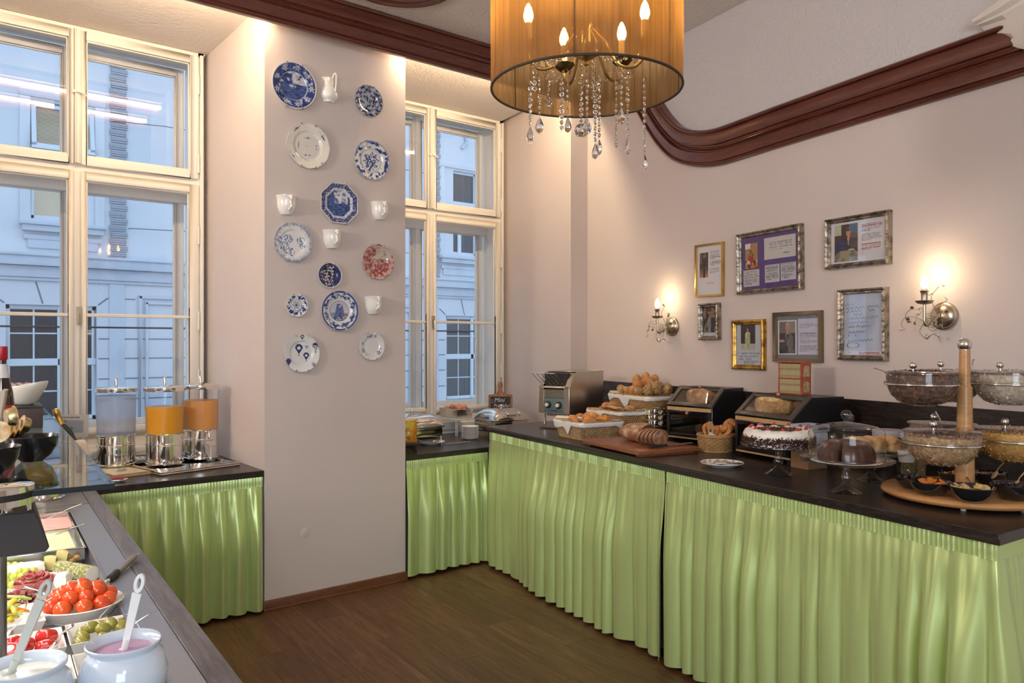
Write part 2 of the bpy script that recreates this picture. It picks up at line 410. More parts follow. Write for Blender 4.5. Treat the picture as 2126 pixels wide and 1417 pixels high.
# ------------------------------------------------------------------ windows: inner and outer casements in a deep box
def window(idx, xc, hw):
    """xc: middle of the mullion, hw: half width of the frame; inner leaf at Y_W, outer leaf .22 behind"""
    root = bpy.data.objects.new('window_%d' % idx, None); C.objects.link(root); struct(root)
    root.location = (xc, Y_W, 0)
    z0, z1, zt0, zt1 = .98, 3.612, 2.70, 2.745
    f = MB()                                    # box lining between the two leaves, head, transom, posts
    for sx in (-1, 1):
        f.bx(sx * hw - (.045 if sx > 0 else 0), sx * hw + (0 if sx > 0 else .045), .0, .31, z0 - .06, z1 + .02)
        f.bx(sx * (hw - .022) - .012, sx * (hw - .022) + .012, -.022, .0, z0, z1)
    f.bx(-hw, hw, .0, .31, z1 - .02, z1 + .02); f.bx(-hw, hw, -.01, .31, z0 - .12, z0)
    f.bx(-hw, hw, .005, .05, zt0 - .01, zt1 + .005); f.bx(-hw, hw, .20, .27, zt0 - .10, zt1 - .05)
    f.build('casing', m_white, root, bevel=.004, seg=1)
    mu = MB(); mu.bx(-.022, .022, -.006, .045, zt1, z1); mu.bx(-.018, .018, -.03, .0, zt1 - .0, z1 - .005); mu.bx(-.009, .009, -.036, -.028, zt1, z1 - .01)
    mu.bx(-.022, .022, -.006, .045, z0, zt0); mu.bx(-.022, .010, -.028, .0, z0 + .01, zt0 - .005)
    mu.build('mullion', m_white, root, bevel=.004, seg=1)
    mu = MB(); mu.bx(-.022, .022, .21, .27, z0, z1 - .02); mu.build('outer_mullion', m_outer, root, bevel=.004, seg=1)
    def leaf(name, x0, x1, a, b, y, mat, st, bar=None, th=.042, si=.030):
        s = MB(); sb = st * .95; sl, sr = (si, st) if x0 + x1 > 0 else (st, si)
        s.bx(x0, x0 + sl, y, y + th, a, b); s.bx(x1 - sr, x1, y, y + th, a, b); s.bx(x0 + sl, x1 - sr, y, y + th, a, a + sb); s.bx(x0 + sl, x1 - sr, y, y + th, b - sb, b)
        # moulded inner edge
        e = .010
        s.bx(x0 + sl, x0 + sl + e, y + .012, y + th - .008, a + sb, b - sb); s.bx(x1 - sr - e, x1 - sr, y + .012, y + th - .008, a + sb, b - sb)
        s.bx(x0 + sl, x1 - sr, y + .012, y + th - .008, b - sb - e, b - sb); s.bx(x0 + sl, x1 - sr, y + .012, y + th - .008, a + sb, a + sb + e)
        if bar:
            s.bx(x0 + sl, x1 - sr, y + .006, y + th - .006, bar - .011, bar + .011)
        o = s.build(name, mat, root, bevel=.003, seg=1)
        zs = [a + sb, bar - .011, bar + .011, b - sb] if bar else [a + sb, b - sb]
        for k in range(0, len(zs), 2):
            g = MB(); g.bx(x0 + sl - .004, x1 - sr + .004, y + .022, y + .025, zs[k] - .004, zs[k + 1] + .004); g.build('pane', m_pane, o, smooth=0)
        return o
    for sx in (-1, 1):
        xa, xb = (.020, hw - .040) if sx > 0 else (-hw + .040, -.020)
        leaf('sash', xa, xb, zt1 - .002, z1 - .01, -.014, m_white, .058)
        leaf('sash', xa, xb, z0, zt0 + .002, -.014, m_white, .062, 1.778)
        xa, xb = (.022, hw - .075) if sx > 0 else (-hw + .075, -.022)
        leaf('outer_sash', xa, xb, zt1 - .04, z1 - .05, .225, m_outer, .055)
        leaf('outer_sash', xa, xb, z0 + .03, zt0 - .04, .225, m_outer, .060)
    h = MB()                                    # hinges on both jambs
    for sx in (-1, 1):
        for z in (1.35, 1.75, 2.35, 2.85, 3.4):
            h.cyl((sx * (hw - .045), -.022, z - .055), (sx * (hw - .045), -.022, z + .055), .0075, n=8)
            h.ball((sx * (hw - .045), -.022, z + .06), .008, 8, 5); h.ball((sx * (hw - .045), -.022, z - .06), .008, 8, 5)
    h.build('hinge', m_white, root)
    h = MB(); h.cyl((0, -.034, 3.20), (0, -.05, 3.20), .010, n=10); h.tube([(0, -.048, 3.20), (.03, -.055, 3.185), (.045, -.05, 3.175)], .006, 6); h.bx(-.03, .03, -.038, -.03, 3.192, 3.208)
    h.build('latch', m_white, root)
    h = MB(); h.bx(-.008, .022, -.036, -.028, 1.72, 1.83); h.cyl((.006, -.03, 1.79), (.006, -.055, 1.79), .008, n=8); h.tube([(.006, -.053, 1.79), (.008, -.058, 1.75), (.006, -.052, 1.715)], .007, 6)
    h.build('handle', M('nickel_%d' % idx, (.55, .48, .38), .35, 1.0), root)
    s = MB()                                    # stepped window board and the white heating ribs below it
    s.bx(-hw - .0, hw + .0, -.10, .0, z0 - .10, z0 - .065); s.bx(-hw, hw, -.075, .0, z0 - .125, z0 - .10)
    s.build('window_sill', m_white, root, bevel=.006)
    for k, zz in enumerate((.742, .80, .86, .915)):
        r = MB(); r.bx(-hw, hw, -.055 + .012 * (k % 2), .0, zz - .100 + .09, zz + .025)
        r.build('heater_rib', m_white, root, bevel=.006)
    return root
window(1, -.815, .79)
window(2, 1.855, .79)
# outside reveal faces of the window wall come with the piers; heating grille behind each counter
def grille(x0, x1, y0, y1, z, label):
    t = thing('heating_grille', label, 'grille', ((x0 + x1) / 2, (y0 + y1) / 2, z)); hx, hy = (x1 - x0) / 2, (y1 - y0) / 2
    f = MB(); f.bx(-hx, hx, -hy, -hy + .02, 0, .012); f.bx(-hx, hx, hy - .02, hy, 0, .012); f.bx(-hx, -hx + .02, -hy + .02, hy - .02, 0, .012); f.bx(hx - .02, hx, -hy + .02, hy - .02, 0, .012)
    f.build('frame', m_outer, t)
    bk = MB(); bk.bx(-hx + .02, hx - .02, -hy + .02, hy - .02, 0, .003); bk.build('backing', m_darksteel, t)
    n = int((2 * hx - .04) / .032); s0 = None
    for i in range(n):
        x = -hx + .032 + i * .032
        if s0 is None:
            s = MB(); s.bx(-.009, .009, -hy + .02, hy - .02, .003, .010); s0 = s.build('slat', m_outer, t); s0.location = (x, 0, 0)
        else: inst(s0, 'slat', t, (x, 0, 0))
# glowing tubes hidden behind the pelmet
m_tube = emit('warm_fluorescent', (1, .77, .48), 138)
for (xa, xb, lab) in ((-1.5, -.02, 'warm fluorescent tube behind the pelmet of the first niche'), (.92, 2.40, 'warm fluorescent tube behind the pelmet of the chafing dish niche')):
    t = thing('fluorescent_tube', lab, 'lamp', ((xa + xb) / 2, -.078, 3.535)); hx = (xb - xa) / 2
    b_ = MB(); b_.cyl((-hx, 0, 0), (hx, 0, 0), .013, n=10); b_.build('tube', m_tube, t)
    b_ = MB(); b_.bx(-hx - .03, hx + .03, -.02, .02, .035, .08); b_.bx(-hx - .03, -hx, -.015, .015, -.015, .04); b_.bx(hx, hx + .03, -.015, .015, -.015, .04); b_.build('batten', m_white, t)

# ------------------------------------------------------------------ the house across the street
m_fac = M('facade_render', (.66, .68, .70), .9, var=(.9, (.61, .63, .66)), bump=(30, .1))
m_fac2 = M('facade_trim', (.56, .60, .65), .85, var=(2, (.44, .47, .52), .5, .8))
m_quoin = M('grey_quoin', (.36, .39, .43), .9, bump=(26, .5, .03))
m_fwin = M('facade_window_paint', (.62, .68, .72), .5)
m_fglass = M('dark_window_glass', (.025, .03, .035), .05, spec=.8)
m_blind = M('drawn_cream_blind', (.62, .50, .34), .8)
m_crack = M('dark_joint', (.17, .19, .22), .9)
YF = 9.0
fac = thing('townhouse', 'pale rendered townhouse across the street with stone quoins and casement windows', 'building', (0, YF, 0))
WINS = [0.115, 3.90, 7.87]
wl = MB(); xs = [-6.0]
openings = []
for xc in WINS + [-3.6]:
    openings += [(xc - .60, xc + .60, .40, 2.17), (xc - .42, xc + .42, 3.47, 5.24)]
# wall as strips around the openings
cols = sorted(set([-8.0, 13.0] + [o[0] for o in openings] + [o[1] for o in openings]))
for a, b in zip(cols, cols[1:]):
    cuts = sorted((o[2], o[3]) for o in openings if o[0] <= a + 1e-6 and o[1] >= b - 1e-6)
    z = -.8
    for c0, c1 in cuts:
        wl.bx(a, b, 0, .4, z, c0); z = c1
    wl.bx(a, b, 0, .4, z, 9.5)
wl.build('render', m_fac, fac, smooth=0)
co = MB()                                          # string course
co.bx(-8, 13, -.16, 0, 2.75, 2.92); co.bx(-8, 13, -.19, 0, 2.89, 2.93); co.bx(-8, 13, -.07, 0, 2.58, 2.75); co.bx(-8, 13, -.04, 0, 2.53, 2.58)
co.build('string_course', m_fac2, fac, bevel=.01)
jt = MB()                                          # narrow joints of the banded ground floor
for z in (1.66, 1.35, 1.03, .70, .38):
    for a, b in ((.74, 3.27), (4.53, 7.24)): jt.bx(a, b, -.006, .004, z - .008, z + .008)
for xc in WINS:
    for sx in (-1, 1):
        jt.tube([(xc + sx * .62, -.002, 2.19), (xc + sx * .75, -.002, 2.30)], .010, 4)
        jt.tube([(xc + sx * .13, -.002, 2.19), (xc + sx * .22, -.002, 2.52)], .010, 4)
        jt.bx(min(xc + sx * .75, xc + sx * 1.15), max(xc + sx * .75, xc + sx * 1.15), -.006, .004, 2.29, 2.305)
jt.build('joint', m_crack, fac)['kind'] = 'stuff'
ls = MB()                                          # flat pilaster strips and framed panel below the course
for x0 in (.89, 6.85, 3.1):
    ls.bx(x0, x0 + .22, -.025, 0, -.8, 2.53)
for (a, b) in ((1.32, 3.0), (4.75, 6.5)):
    for (p, q) in ((0, .05), (.10, .14)):
        ls.bx(a + p, a + q, -.04, 0, .1, 2.36 - p); ls.bx(b - q, b - p, -.04, 0, .1, 2.36 - p); ls.bx(a + p, b - p, -.04, 0, 2.36 - q, 2.36 - p); ls.bx(a + p, b - p, -.04, 0, .1 + p, .1 + q)
ls.build('pilaster_strip', m_fac2, fac, bevel=.006, seg=1)
q0 = None
for x0 in (.90, 6.86):
    for k in range(30):
        z = 2.99 + k * .108
        if q0 is None:
            q = MB()
            for j in range(3): q.bx(-.12, .12, -.035 - .008 * (j % 2), 0, -.047 + j * .032, -.047 + j * .032 + .027)
            q0 = q.build('quoin_block', m_quoin, fac, smooth=0); d = q0
        else: d = inst(q0, 'quoin_block', fac)
        d.location = (x0 + .12 + (.012 if k % 2 else -.006), 0, z)
def fwin(xc, upper, blind):
    if not upper:
        x0, x1, z0, z1 = xc - .60, xc + .60, .40, 2.17
        f = MB(); f.bx(x0, x0 + .06, .06, .12, z0, z1); f.bx(x1 - .06, x1, .06, .12, z0, z1); f.bx(x0, x1, .06, .12, z1 - .07, z1); f.bx(x0, x1, .06, .12, z0, z0 + .07)
        f.bx(x0, x1, .05, .12, 1.25, 1.36); f.bx(xc + .07, xc + .15, .05, .12, z0, z1); f.bx(x0, x1, .10, .12, 1.30, 1.32)
        for zz in (1.74, .86):
            f.bx(x0 + .04, x1 - .04, .07, .10, zz - .012, zz + .012)
        f.bx(xc - .25, xc - .226, .07, .10, z0 + .05, z1 - .05)
        o = f.build('window_frame', m_fwin, fac, bevel=.008, seg=1)
        for (pa, pb) in ((x0 + .05, xc - .238), (xc - .238, xc + .08), (xc + .14, x1 - .05)):
            for (qa, qb) in ((.46, .86), (.86, 1.26), (1.35, 1.74), (1.74, 2.11)):
                g = MB(); g.bx(pa, pb, .088, .093, qa, qb); g.build('window_pane', m_fglass, o, smooth=0)
        s = MB(); s.bx(x0 - .05, x1 + .05, -.12, .1, z0 - .06, z0); s.bx(x0 - .02, x1 + .02, -.08, .1, z0 - .10, z0 - .06); s.build('window_sill', m_fac2, fac, bevel=.008)
    else:
        x0, x1, z0, z1 = xc - .42, xc + .42, 3.47, 5.24
        f = MB(); f.bx(x0, x0 + .05, .06, .12, z0, z1); f.bx(x1 - .05, x1, .06, .12, z0, z1); f.bx(x0, x1, .06, .12, z1 - .05, z1); f.bx(x0, x1, .06, .12, z0, z0 + .06); f.bx(x0, x1, .03, .12, 4.50, 4.60)
        if not blind: f.bx(xc - .045, xc + .045, .05, .12, z0, 4.5)
        o = f.build('window_frame', m_fwin, fac, bevel=.008, seg=1)
        if blind:
            g = MB(); g.bx(x0 + .04, x1 - .04, .10, .104, z0 + .05, 4.5); g.build('blind', m_blind, o, smooth=0)
            g = MB(); t_ = Matrix.Translation((xc, .02, 5.2)) @ Matrix.Rotation(radians(-9), 4, 'X')
            g.bx(-.42, -.36, -.02, .03, -.66, 0, t_); g.bx(.36, .42, -.02, .03, -.66, 0, t_); g.bx(-.42, .42, -.02, .03, -.70, -.62, t_); g.bx(-.42, .42, -.02, .03, -.05, 0, t_)
            g.build('tilted_sash', m_fwin, o)
            g = MB()
            for k in range(26): g.bx(-.36, .36, .012, .02, -.60 + k * .021, -.588 + k * .021, t_)
            g.build('blind_slat', m_blind, o)['kind'] = 'stuff'
            g = MB(); g.bx(x0 + .04, x1 - .04, .110, .114, 4.6, z1 - .04); g.build('window_pane', m_fglass, o, smooth=0)
        else:
            for (pa, pb, qa, qb) in ((x0 + .04, xc - .04, z0 + .05, 4.51), (xc + .04, x1 - .04, z0 + .05, 4.51), (x0 + .04, x1 - .04, 4.59, z1 - .04)):
                g = MB(); g.bx(pa, pb, .09, .095, qa, qb); g.build('window_pane', m_fglass, o, smooth=0)
                g = MB(); g.bx(pa, pb, .10, .105, qa + (qb - qa) * .55, qb); g.build('blind', M('grey_blind', (.16, .17, .19), .8), o, smooth=0)
        s = MB()
        for sx in (-1, 1): s.bx(xc + sx * .50 - .07, xc + sx * .50 + .07, -.03, 0, 3.38, 5.35)
        s.bx(xc - .58, xc + .58, -.04, 0, 5.28, 5.42)
        s.build('window_surround', m_fac, fac, bevel=.01)
        s = MB(); s.bx(xc - .58, xc + .58, -.16, 0, 3.36, 3.42); s.bx(xc - .54, xc + .54, -.12, 0, 3.27, 3.36); s.bx(xc - .52, xc + .52, -.05, 0, 3.15, 3.22); s.bx(xc - .47, xc + .47, -.035, 0, 3.02, 3.2)
        s.build('window_sill', m_fac2, fac, bevel=.01)
for i, xc in enumerate(WINS + [-3.6]):
    fwin(xc, False, False); fwin(xc + (.14 if i == 0 else -.22 if i == 2 else 0), True, i == 0)
sh = MB()                                          # scrolled relief over the far window
for k in range(14):
    a = k * .9; sh.ball((7.75 + .07 * cos(a) * (k / 7 - 1) + .02 * k / 14, -.03, 5.75 + k * .045), (.05, .03, .035), 8, 6)
sh.build('relief_ornament', m_fac2, fac)
st = MB(); st.bx(-12, 16, 1.7, YF - .2, -.9, -.8); tag(st.build('street', M('asphalt', (.18, .19, .2), .9)), 'grey street below the windows', 'street')['kind'] = 'structure'
cbm = MB(); cbm.tube([(x, 8.2 + .0 * x, 1.855 - .03 * sin((x + 8) / 21 * pi) + .0) for x in [-8 + i * 1.05 for i in range(21)]], .016, 6)
tag(cbm.build('overhead_cable', m_blackmatt), 'thick black cable strung along the street outside the windows', 'cable')
cbm = MB(); cbm.tube([(.92, 8.985, 5.10)] + [(.97 + .7 * k, 8.70 if k else 8.93, 5.10 - .012 * k) for k in range(9)], .006, 5); cbm.tube([(1.17, 8.99, 3.43)] + [(1.2 + .7 * k, 8.70 if k else 8.95, 3.43 - .008 * k) for k in range(9)], .006, 5)
tag(cbm.build('thin_cable', m_blackmatt), 'thin grey cable pair fixed to the townhouse wall above the string course', 'cable')
# ================================================================== counters and their green skirts
Z1, Z2 = .838, 1.0                     # window-niche counters, long counter
m_counter_x = wood('wenge_laminate_across', (.012, .009, .008), (.024, .0175, .0155), (.062, .047, .040), (1.0, 16, 16), 3.5, .27, 0, .16)
m_satin = M('lime_satin', (.54, .68, .27), .34, .46, spec=.6, sheen=.25)
m_basebox = M('counter_carcass', (.16, .17, .08), .8)
def counter(name, label, poly, z, base, mat, th=.037):
    t = thing(name, label, 'counter', (poly[0][0], poly[0][1], 0))
    o = Vector(t.location)
    w = MB(); w.prism([(x - o.x, y - o.y) for x, y in poly], z - th, z); w.build('worktop', mat, t, bevel=.002, seg=1)
    w = MB(); w.prism([(x - o.x, y - o.y) for x, y in base], .02, z - th); w.build('carcass', m_basebox, t, smooth=0)
    return t
P0, P1 = Vector((1.599, -.063, 0)), Vector((.992, -3.581, 0))
rd = (P1 - P0).normalized(); rn = Vector((rd.y, -rd.x, 0))         # rn points into the room
if rn.x > 0: rn = -rn
wA, wB = rw(.03, .022), rw(3.72, .022)
counter('niche_counter', 'low dark counter in the first window niche under the juice dispensers', [(-1.62, .0), (-.004, .0), (-.004, 1.04), (-1.62, 1.04)], Z1, [(-1.6, .09), (-.02, .09), (-.02, 1.0), (-1.6, 1.0)], m_counter_x)
counter('niche_counter', 'low dark counter in the second window niche under the chafing dishes', [(.972, .0), (2.48, .0), (2.64, 1.04), (1.06, 1.04)], Z1, [(1.0, .09), (2.42, .09), (2.55, 1.0), (1.08, 1.0)], m_counter_x)
ins = .10
a_, b_ = P0 - rn * ins + rd * ins, P1 - rn * ins - rd * ins
counter('long_counter', 'long tall dark counter along the wall under the framed pictures', [(P0.x, P0.y), (P1.x, P1.y), (wB.x, wB.y), (wA.x, wA.y - .04), (2.48, -.058)], Z2,
        [(a_.x, a_.y), (b_.x, b_.y), (wB.x - .1, wB.y + .1), (wA.x - .1, wA.y - .14)], m_counter)
bs = MB(); a = [rw(.02, .002), rw(3.9, .002), rw(3.9, .020), rw(.02, .020)]
bs.prism([(p.x, p.y) for p in a], Z2 - .03, 1.302)
struct(bs.build('trim_5', m_counter, bevel=.0015, seg=1))

def skirt(label, pts, ztop, seed, band=.05, amp=1.0, flip=1):
    """gathered cloth along a polyline; outward is to the right of the run"""
    r = random.Random(seed); P = [Vector((x, y, 0)) for x, y in pts]
    segs = []; L = 0
    for a, b in zip(P, P[1:]): segs.append((L, (b - a).length, a, (b - a).normalized())); L += (b - a).length
    def at(s):
        for (l0, ln, a, d) in segs:
            if s <= l0 + ln + 1e-6: break
        p = a + d * (s - l0); nrm = Vector((d.y, -d.x, 0)) * flip
        for (l2, ln2, a2, d2) in segs[1:]:             # round the corner
            k = s - l2
            if abs(k) < .03:
                n1 = Vector((segs[segs.index((l2, ln2, a2, d2)) - 1][3].y, -segs[segs.index((l2, ln2, a2, d2)) - 1][3].x, 0)) * flip; n2 = Vector((d2.y, -d2.x, 0)) * flip
                nrm = (n1 * (.03 - k) + n2 * (.03 + k)).normalized()
        return p, nrm
    ph = [r.uniform(0, 50) for _ in range(8)]
    N = lambda x, k: noise.noise(Vector((x, ph[k], ph[(k + 1) % 8])))
    def fold(s, t):
        """t: 0 under the band .. 1 at the hem"""
        w = s + .050 * N(s * 4, 0) + .016 * N(s * 11, 1)
        lob = abs(sin(pi * w / .104)) ** .85
        a = .50 + .8 * (N(s * 2.9, 2) + .42)
        near = abs(sin(pi * w / .036 + 1.6 * N(s * 6, 3))) ** .7
        k = min(1, t / .5); k = k * k * (3 - 2 * k)
        return amp * (.003 + .056 * a * lob * (.16 + .84 * k) + .008 * near * (1 - k) * min(1, t * 14) + .010 * (N(s * 9 + t * 1.5, 4) + .3) * k)
    t_ = thing('table_skirt', label, 'table skirt', (P[0].x, P[0].y, 0)); o = Vector(t_.location)
    zb = ztop - band; nu = int(L / .0075); nv = 26; zh = .022
    g = MB()
    def fn(u, v):
        s = u * L; p, nrm = at(s); t = v
        z = zb + (zh + .010 * N(s * 3, 6) - zb) * t
        d = fold(s, t)
        q = p + nrm * d - o; return (q.x, q.y, z)
    g.grid(fn, nu, nv); g.build('gathers', m_satin, t_, smooth=180)
    g = MB()                                          # stitched band of small pleats
    nb = int(L / .0028)
    def fb_(u, v):
        s = u * L; p, nrm = at(s)
        x = (s / .0172 + .12 * N(s * 20, 7)) % 1.0
        d = .006 + .0065 * (x ** .7 if x < .86 else (1 - x) / .14 * .9) + .002 * sin(v * pi) + (.002 if v > .93 else 0)
        q = p + nrm * d - o; return (q.x, q.y, ztop - (band + .004) * v)
    g.grid(fb_, nb, 5); g.build('pleated_band', m_satin, t_, smooth=60)
    return t_
skirt('lime green gathered skirt on the niche counter below the juice dispensers', [(-.93, .012), (-.012, .012)], Z1 - .037, 1, .055)
skirt('lime green gathered skirt on the niche counter below the chafing dishes', [(.975, .012), (1.66, .012)], Z1 - .037, 2, .055)
q0, q1 = P0 - rn * .028 + rd * .02, P0 - rn * .028 + rd * (2.19 - .24)
q2, q3 = q1 + rd * .0015, P1 - rn * .028 - rd * .03
skirt('lime green gathered skirt on the long counter, panel beside the window niche', [(q0.x + .3, q0.y + .02), (q0.x, q0.y), (q1.x, q1.y)], Z2 - .037, 3, .052, 1.15, 1)
skirt('lime green gathered skirt on the long counter, panel below the cakes and cereal stand', [(q2.x, q2.y), (q3.x, q3.y), (q3.x + 1.0, q3.y - .05)], Z2 - .037, 4, .052, 1.15, 1)

# ================================================================== china on the pier
BLUE, DARK, MID, WHT, CREAM = (.020, .045, .19), (.010, .014, .075), (.10, .17, .40), (.78, .78, .76), (.80, .76, .68)
def mixc(a, b, t): t = max(0, min(1, t)); return tuple(a[i] + (b[i] - a[i]) * t for i in range(3))
def nz(x, y, s, seed=0): return noise.noise(Vector((x * s, y * s, seed * 7.31)))
def step(a, b, x): return max(0.0, min(1.0, (x - a) / (b - a)))
def flower(x, y, cx, cy, r, n=5, rot=0.0, hole=.25):
    d = hypot(x - cx, y - cy)
    if d > r: return 0.0
    a = atan2(y - cy, x - cx)
    rr = r * (.62 + .38 * cos(n * (a - rot)))
    return 1.0 if d < rr and d > r * hole else 0.0
def sprig(x, y, cx, cy, ang, L):
    dx, dy = x - cx, y - cy; u = dx * cos(ang) + dy * sin(ang); v = -dx * sin(ang) + dy * cos(ang)
    if abs(u) > L: return 0.0
    w = L * .30 * (1 - abs(u) / L) * (.5 + .5 * sin(u * 40 / L * .35 + 1))
    return 1.0 if abs(v) < w + L * .03 else 0.0
def pt_landscape(x, y, r, a):
    if r > .955: return WHT
    if r > .64:
        n = nz(x, y, 7, 1) + .5 * nz(x, y, 15, 2); f = max(flower(x, y, cos(k * .7) * .80, sin(k * .7) * .80, .14, 6, k, .2) for k in range(9))
        c = mixc(BLUE, MID, step(-.1, .5, n))
        if f or n > .42: c = mixc(WHT, MID, .35)
        return mixc(c, BLUE, .8) if r > .92 or r < .66 else c
    if r > .60: return mixc(WHT, MID, .45)
    n = nz(x, y, 6, 3); tree = y > .05 and (nz(x * 1.2, y, 5, 4) + (.35 if x < -.05 else -.15)) > .12
    if tree: return mixc(BLUE, MID, step(-.2, .6, n))
    if y > .1: return mixc(mixc(WHT, MID, .45), WHT, step(-.2, .4, n))
    if abs(y - .02) < .09 and -.3 < x < .1 and n > -.15: return mixc(WHT, MID, .4)
    return mixc(BLUE, MID, step(-.5, .7, nz(x, y * 3, 5, 5)))
_r = random.Random(3); CAL = [(_r.uniform(-1, 1), _r.uniform(-1, 1), _r.uniform(.07, .12)) for _ in range(110)]
def pt_calico(x, y, r, a):
    c = DARK
    if nz(x, y, 22, 8) > .32: c = mixc(WHT, MID, .4)
    for cx, cy, q in CAL:
        d = hypot(x - cx, y - cy)
        if d < q: c = mixc(WHT, MID, .35) if .5 * q < d < .92 * q and flower(x, y, cx, cy, q, 5, cx * 9, .0) == 0 or d < .22 * q else (mixc(MID, WHT, .2) if d < .5 * q else c)
    return c if r < .975 else mixc(DARK, WHT, .3)
def pt_sprig(x, y, r, a):
    c = CREAM
    for (cx, cy, an, L) in ((0, .36, 0, .2), (0, -.40, .1, .18), (-.42, 0, 1.5, .16), (.42, 0, 1.6, .16), (0, 0, .1, .10), (-.55, .66, .8, .22), (.66, .52, 2.2, .24), (-.72, -.52, 2.3, .2), (.62, -.70, .8, .16)):
        if sprig(x, y, cx, cy, an, L) and nz(x, y, 16, 2) > -.18: c = mixc(DARK, MID, .3)
    return mixc(c, (.5, .45, .42), .35) if r > .975 else c
def pt_onion(x, y, r, a):
    c = WHT
    if r < .56:
        n = nz(x, y, 8, 4)
        if (abs(x + .1 * sin(y * 9)) < .05 and y < .2) or n > .22 and r < .46: c = mixc(BLUE, MID, step(.2, .5, n))
        for k in range(6):
            if flower(x, y, cos(k + .4) * .26, sin(k + .4) * .26, .14, 5, k): c = BLUE
    elif r > .62:
        n = nz(x, y, 6.5, 5) + .4 * nz(x, y, 15, 6)
        if n > .02: c = mixc(MID, BLUE, step(.0, .35, n))
        if r > .95: c = mixc(WHT, BLUE, .8 if int(a * 18) % 2 else .2)
    if .56 < r < .585: c = mixc(WHT, BLUE, .7)
    return c
def octr(x, y):
    return max(abs(x), abs(y), (abs(x) + abs(y)) * .7071) / .924
def pt_octagon(x, y, r, a):
    q = octr(*(x * cos(pi / 8) - y * sin(pi / 8), x * sin(pi / 8) + y * cos(pi / 8))) if False else r
    if q > .965: return mixc(WHT, CREAM, .5)
    if q > .74:
        n = nz(x, y, 16, 6); return mixc(BLUE, mixc(WHT, MID, .4), step(.05, .5, n))
    if q > .62: return mixc(WHT, MID, .12 if nz(x, y, 20, 7) < .2 or q < .66 else .8)
    n = nz(x, y, 7, 8)
    if -.42 < x < -.2 and -.2 < y < .4: return mixc(BLUE, MID, .3 if int(x * 40) % 2 else .8)
    if y > .0 and abs(x - .12) < .35: return mixc(MID, WHT, step(-.1, .5, n + .2 * (y > .1)))
    return mixc(BLUE, MID, step(-.3, .5, nz(x, y * 2.5, 6, 9)))
def pt_floral(x, y, r, a):
    c = WHT
    if r > .9: c = mixc(WHT, MID, .75 if nz(cos(a) * 9, sin(a) * 9, 2, 3) > -.1 else .35)
    elif r > .8 and nz(x, y, 14, 3) > .15: c = mixc(WHT, MID, .6)
    for k, (cx, cy, q) in enumerate(((-.22, .16, .26), (-.45, -.2, .28), (-.1, -.5, .24), (.45, .12, .22), (.55, -.12, .16), (-.7, .1, .18), (-.5, -.62, .18))):
        d = hypot(x - cx, y - cy)
        if d < q and nz(x, y, 13, k) > -.02: c = mixc(MID, WHT, step(-.1, .6, nz(x, y, 22, k + 9)))
    return c
def pt_red(x, y, r, a):
    n = nz(x, y, 7, 4) + .6 * nz(x, y, 17, 5)
    red, pink = (.30, .045, .05), (.62, .40, .34)
    if y > .15 and x > -.25 + .3 * nz(x, y, 3, 2) and r < .9: return mixc((.55, .50, .42), (.36, .25, .22), step(.1, .6, n))
    return mixc(red, pink, step(-.25, .45, n + .3 * (r > .78)))
def pt_saucer(x, y, r, a):
    if r > .95: return WHT
    if r > .80: return mixc(DARK, MID, step(-.1, .6, nz(x, y, 13, 3)))
    n = nz(x, y, 10, 5)
    if abs(x) < .12 and abs(y) < .32 and nz(x, y, 6, 6) > -.3: return (.006, .008, .03)
    return mixc(DARK, mixc(WHT, (.5, .4, .38), .5), step(.02, .3, n + .1)) if x < .35 else mixc(DARK, BLUE, step(-.3, .3, n))
def pt_smallfl(x, y, r, a):
    c = WHT
    if r > .52:
        n = nz(x, y, 6, 2) + .3 * nz(x, y, 14, 3)
        if n > .0 and r < .93: c = mixc(MID, BLUE, step(.0, .3, n))
    elif .44 < r < .48: c = MID
    else:
        for k in range(6):
            if flower(x, y, cos(k * 1.05) * .25, sin(k * 1.05) * .25, .15, 5, k): c = BLUE
        if r < .1: c = BLUE
    return c
def pt_band(x, y, r, a):
    if r > .985: return WHT
    if r > .90: return mixc(BLUE, MID, .35)
    if r > .60:
        k = (a / (2 * pi) * 8) % 1; w = .105 * sin(k * pi) + .01; mid = .755 + .03 * sin(a * 16)
        if abs(r - mid) < w and nz(x, y, 15, 2) > -.25: return mixc(BLUE, MID, step(-.1, .5, nz(x, y, 20, 3)))
        return mixc(WHT, MID, .08)
    if r > .52: return mixc(WHT, MID, .12)
    if r > .49: return BLUE
    n = nz(x, y, 8, 4)
    if abs(x - .02) < .20 - .25 * (y - .1) and -.3 < y < .34 and n > -.35: return mixc(BLUE, MID, step(-.2, .5, n))
    if y < -.1: return mixc(BLUE, mixc(WHT, MID, .4), step(-.3, .4, nz(x, y * 2, 8, 5)))
    return mixc(WHT, MID, .35 + .25 * (int(y * 24) % 2))
def drop(x, y, cx, cy, q):
    dx, dy = (x - cx) / q, (y - cy) / q
    if dy > 0: return dx * dx + dy * dy < 1
    return abs(dx) < max(0, 1 - (-dy / 1.5)) * .98 and dy > -1.55
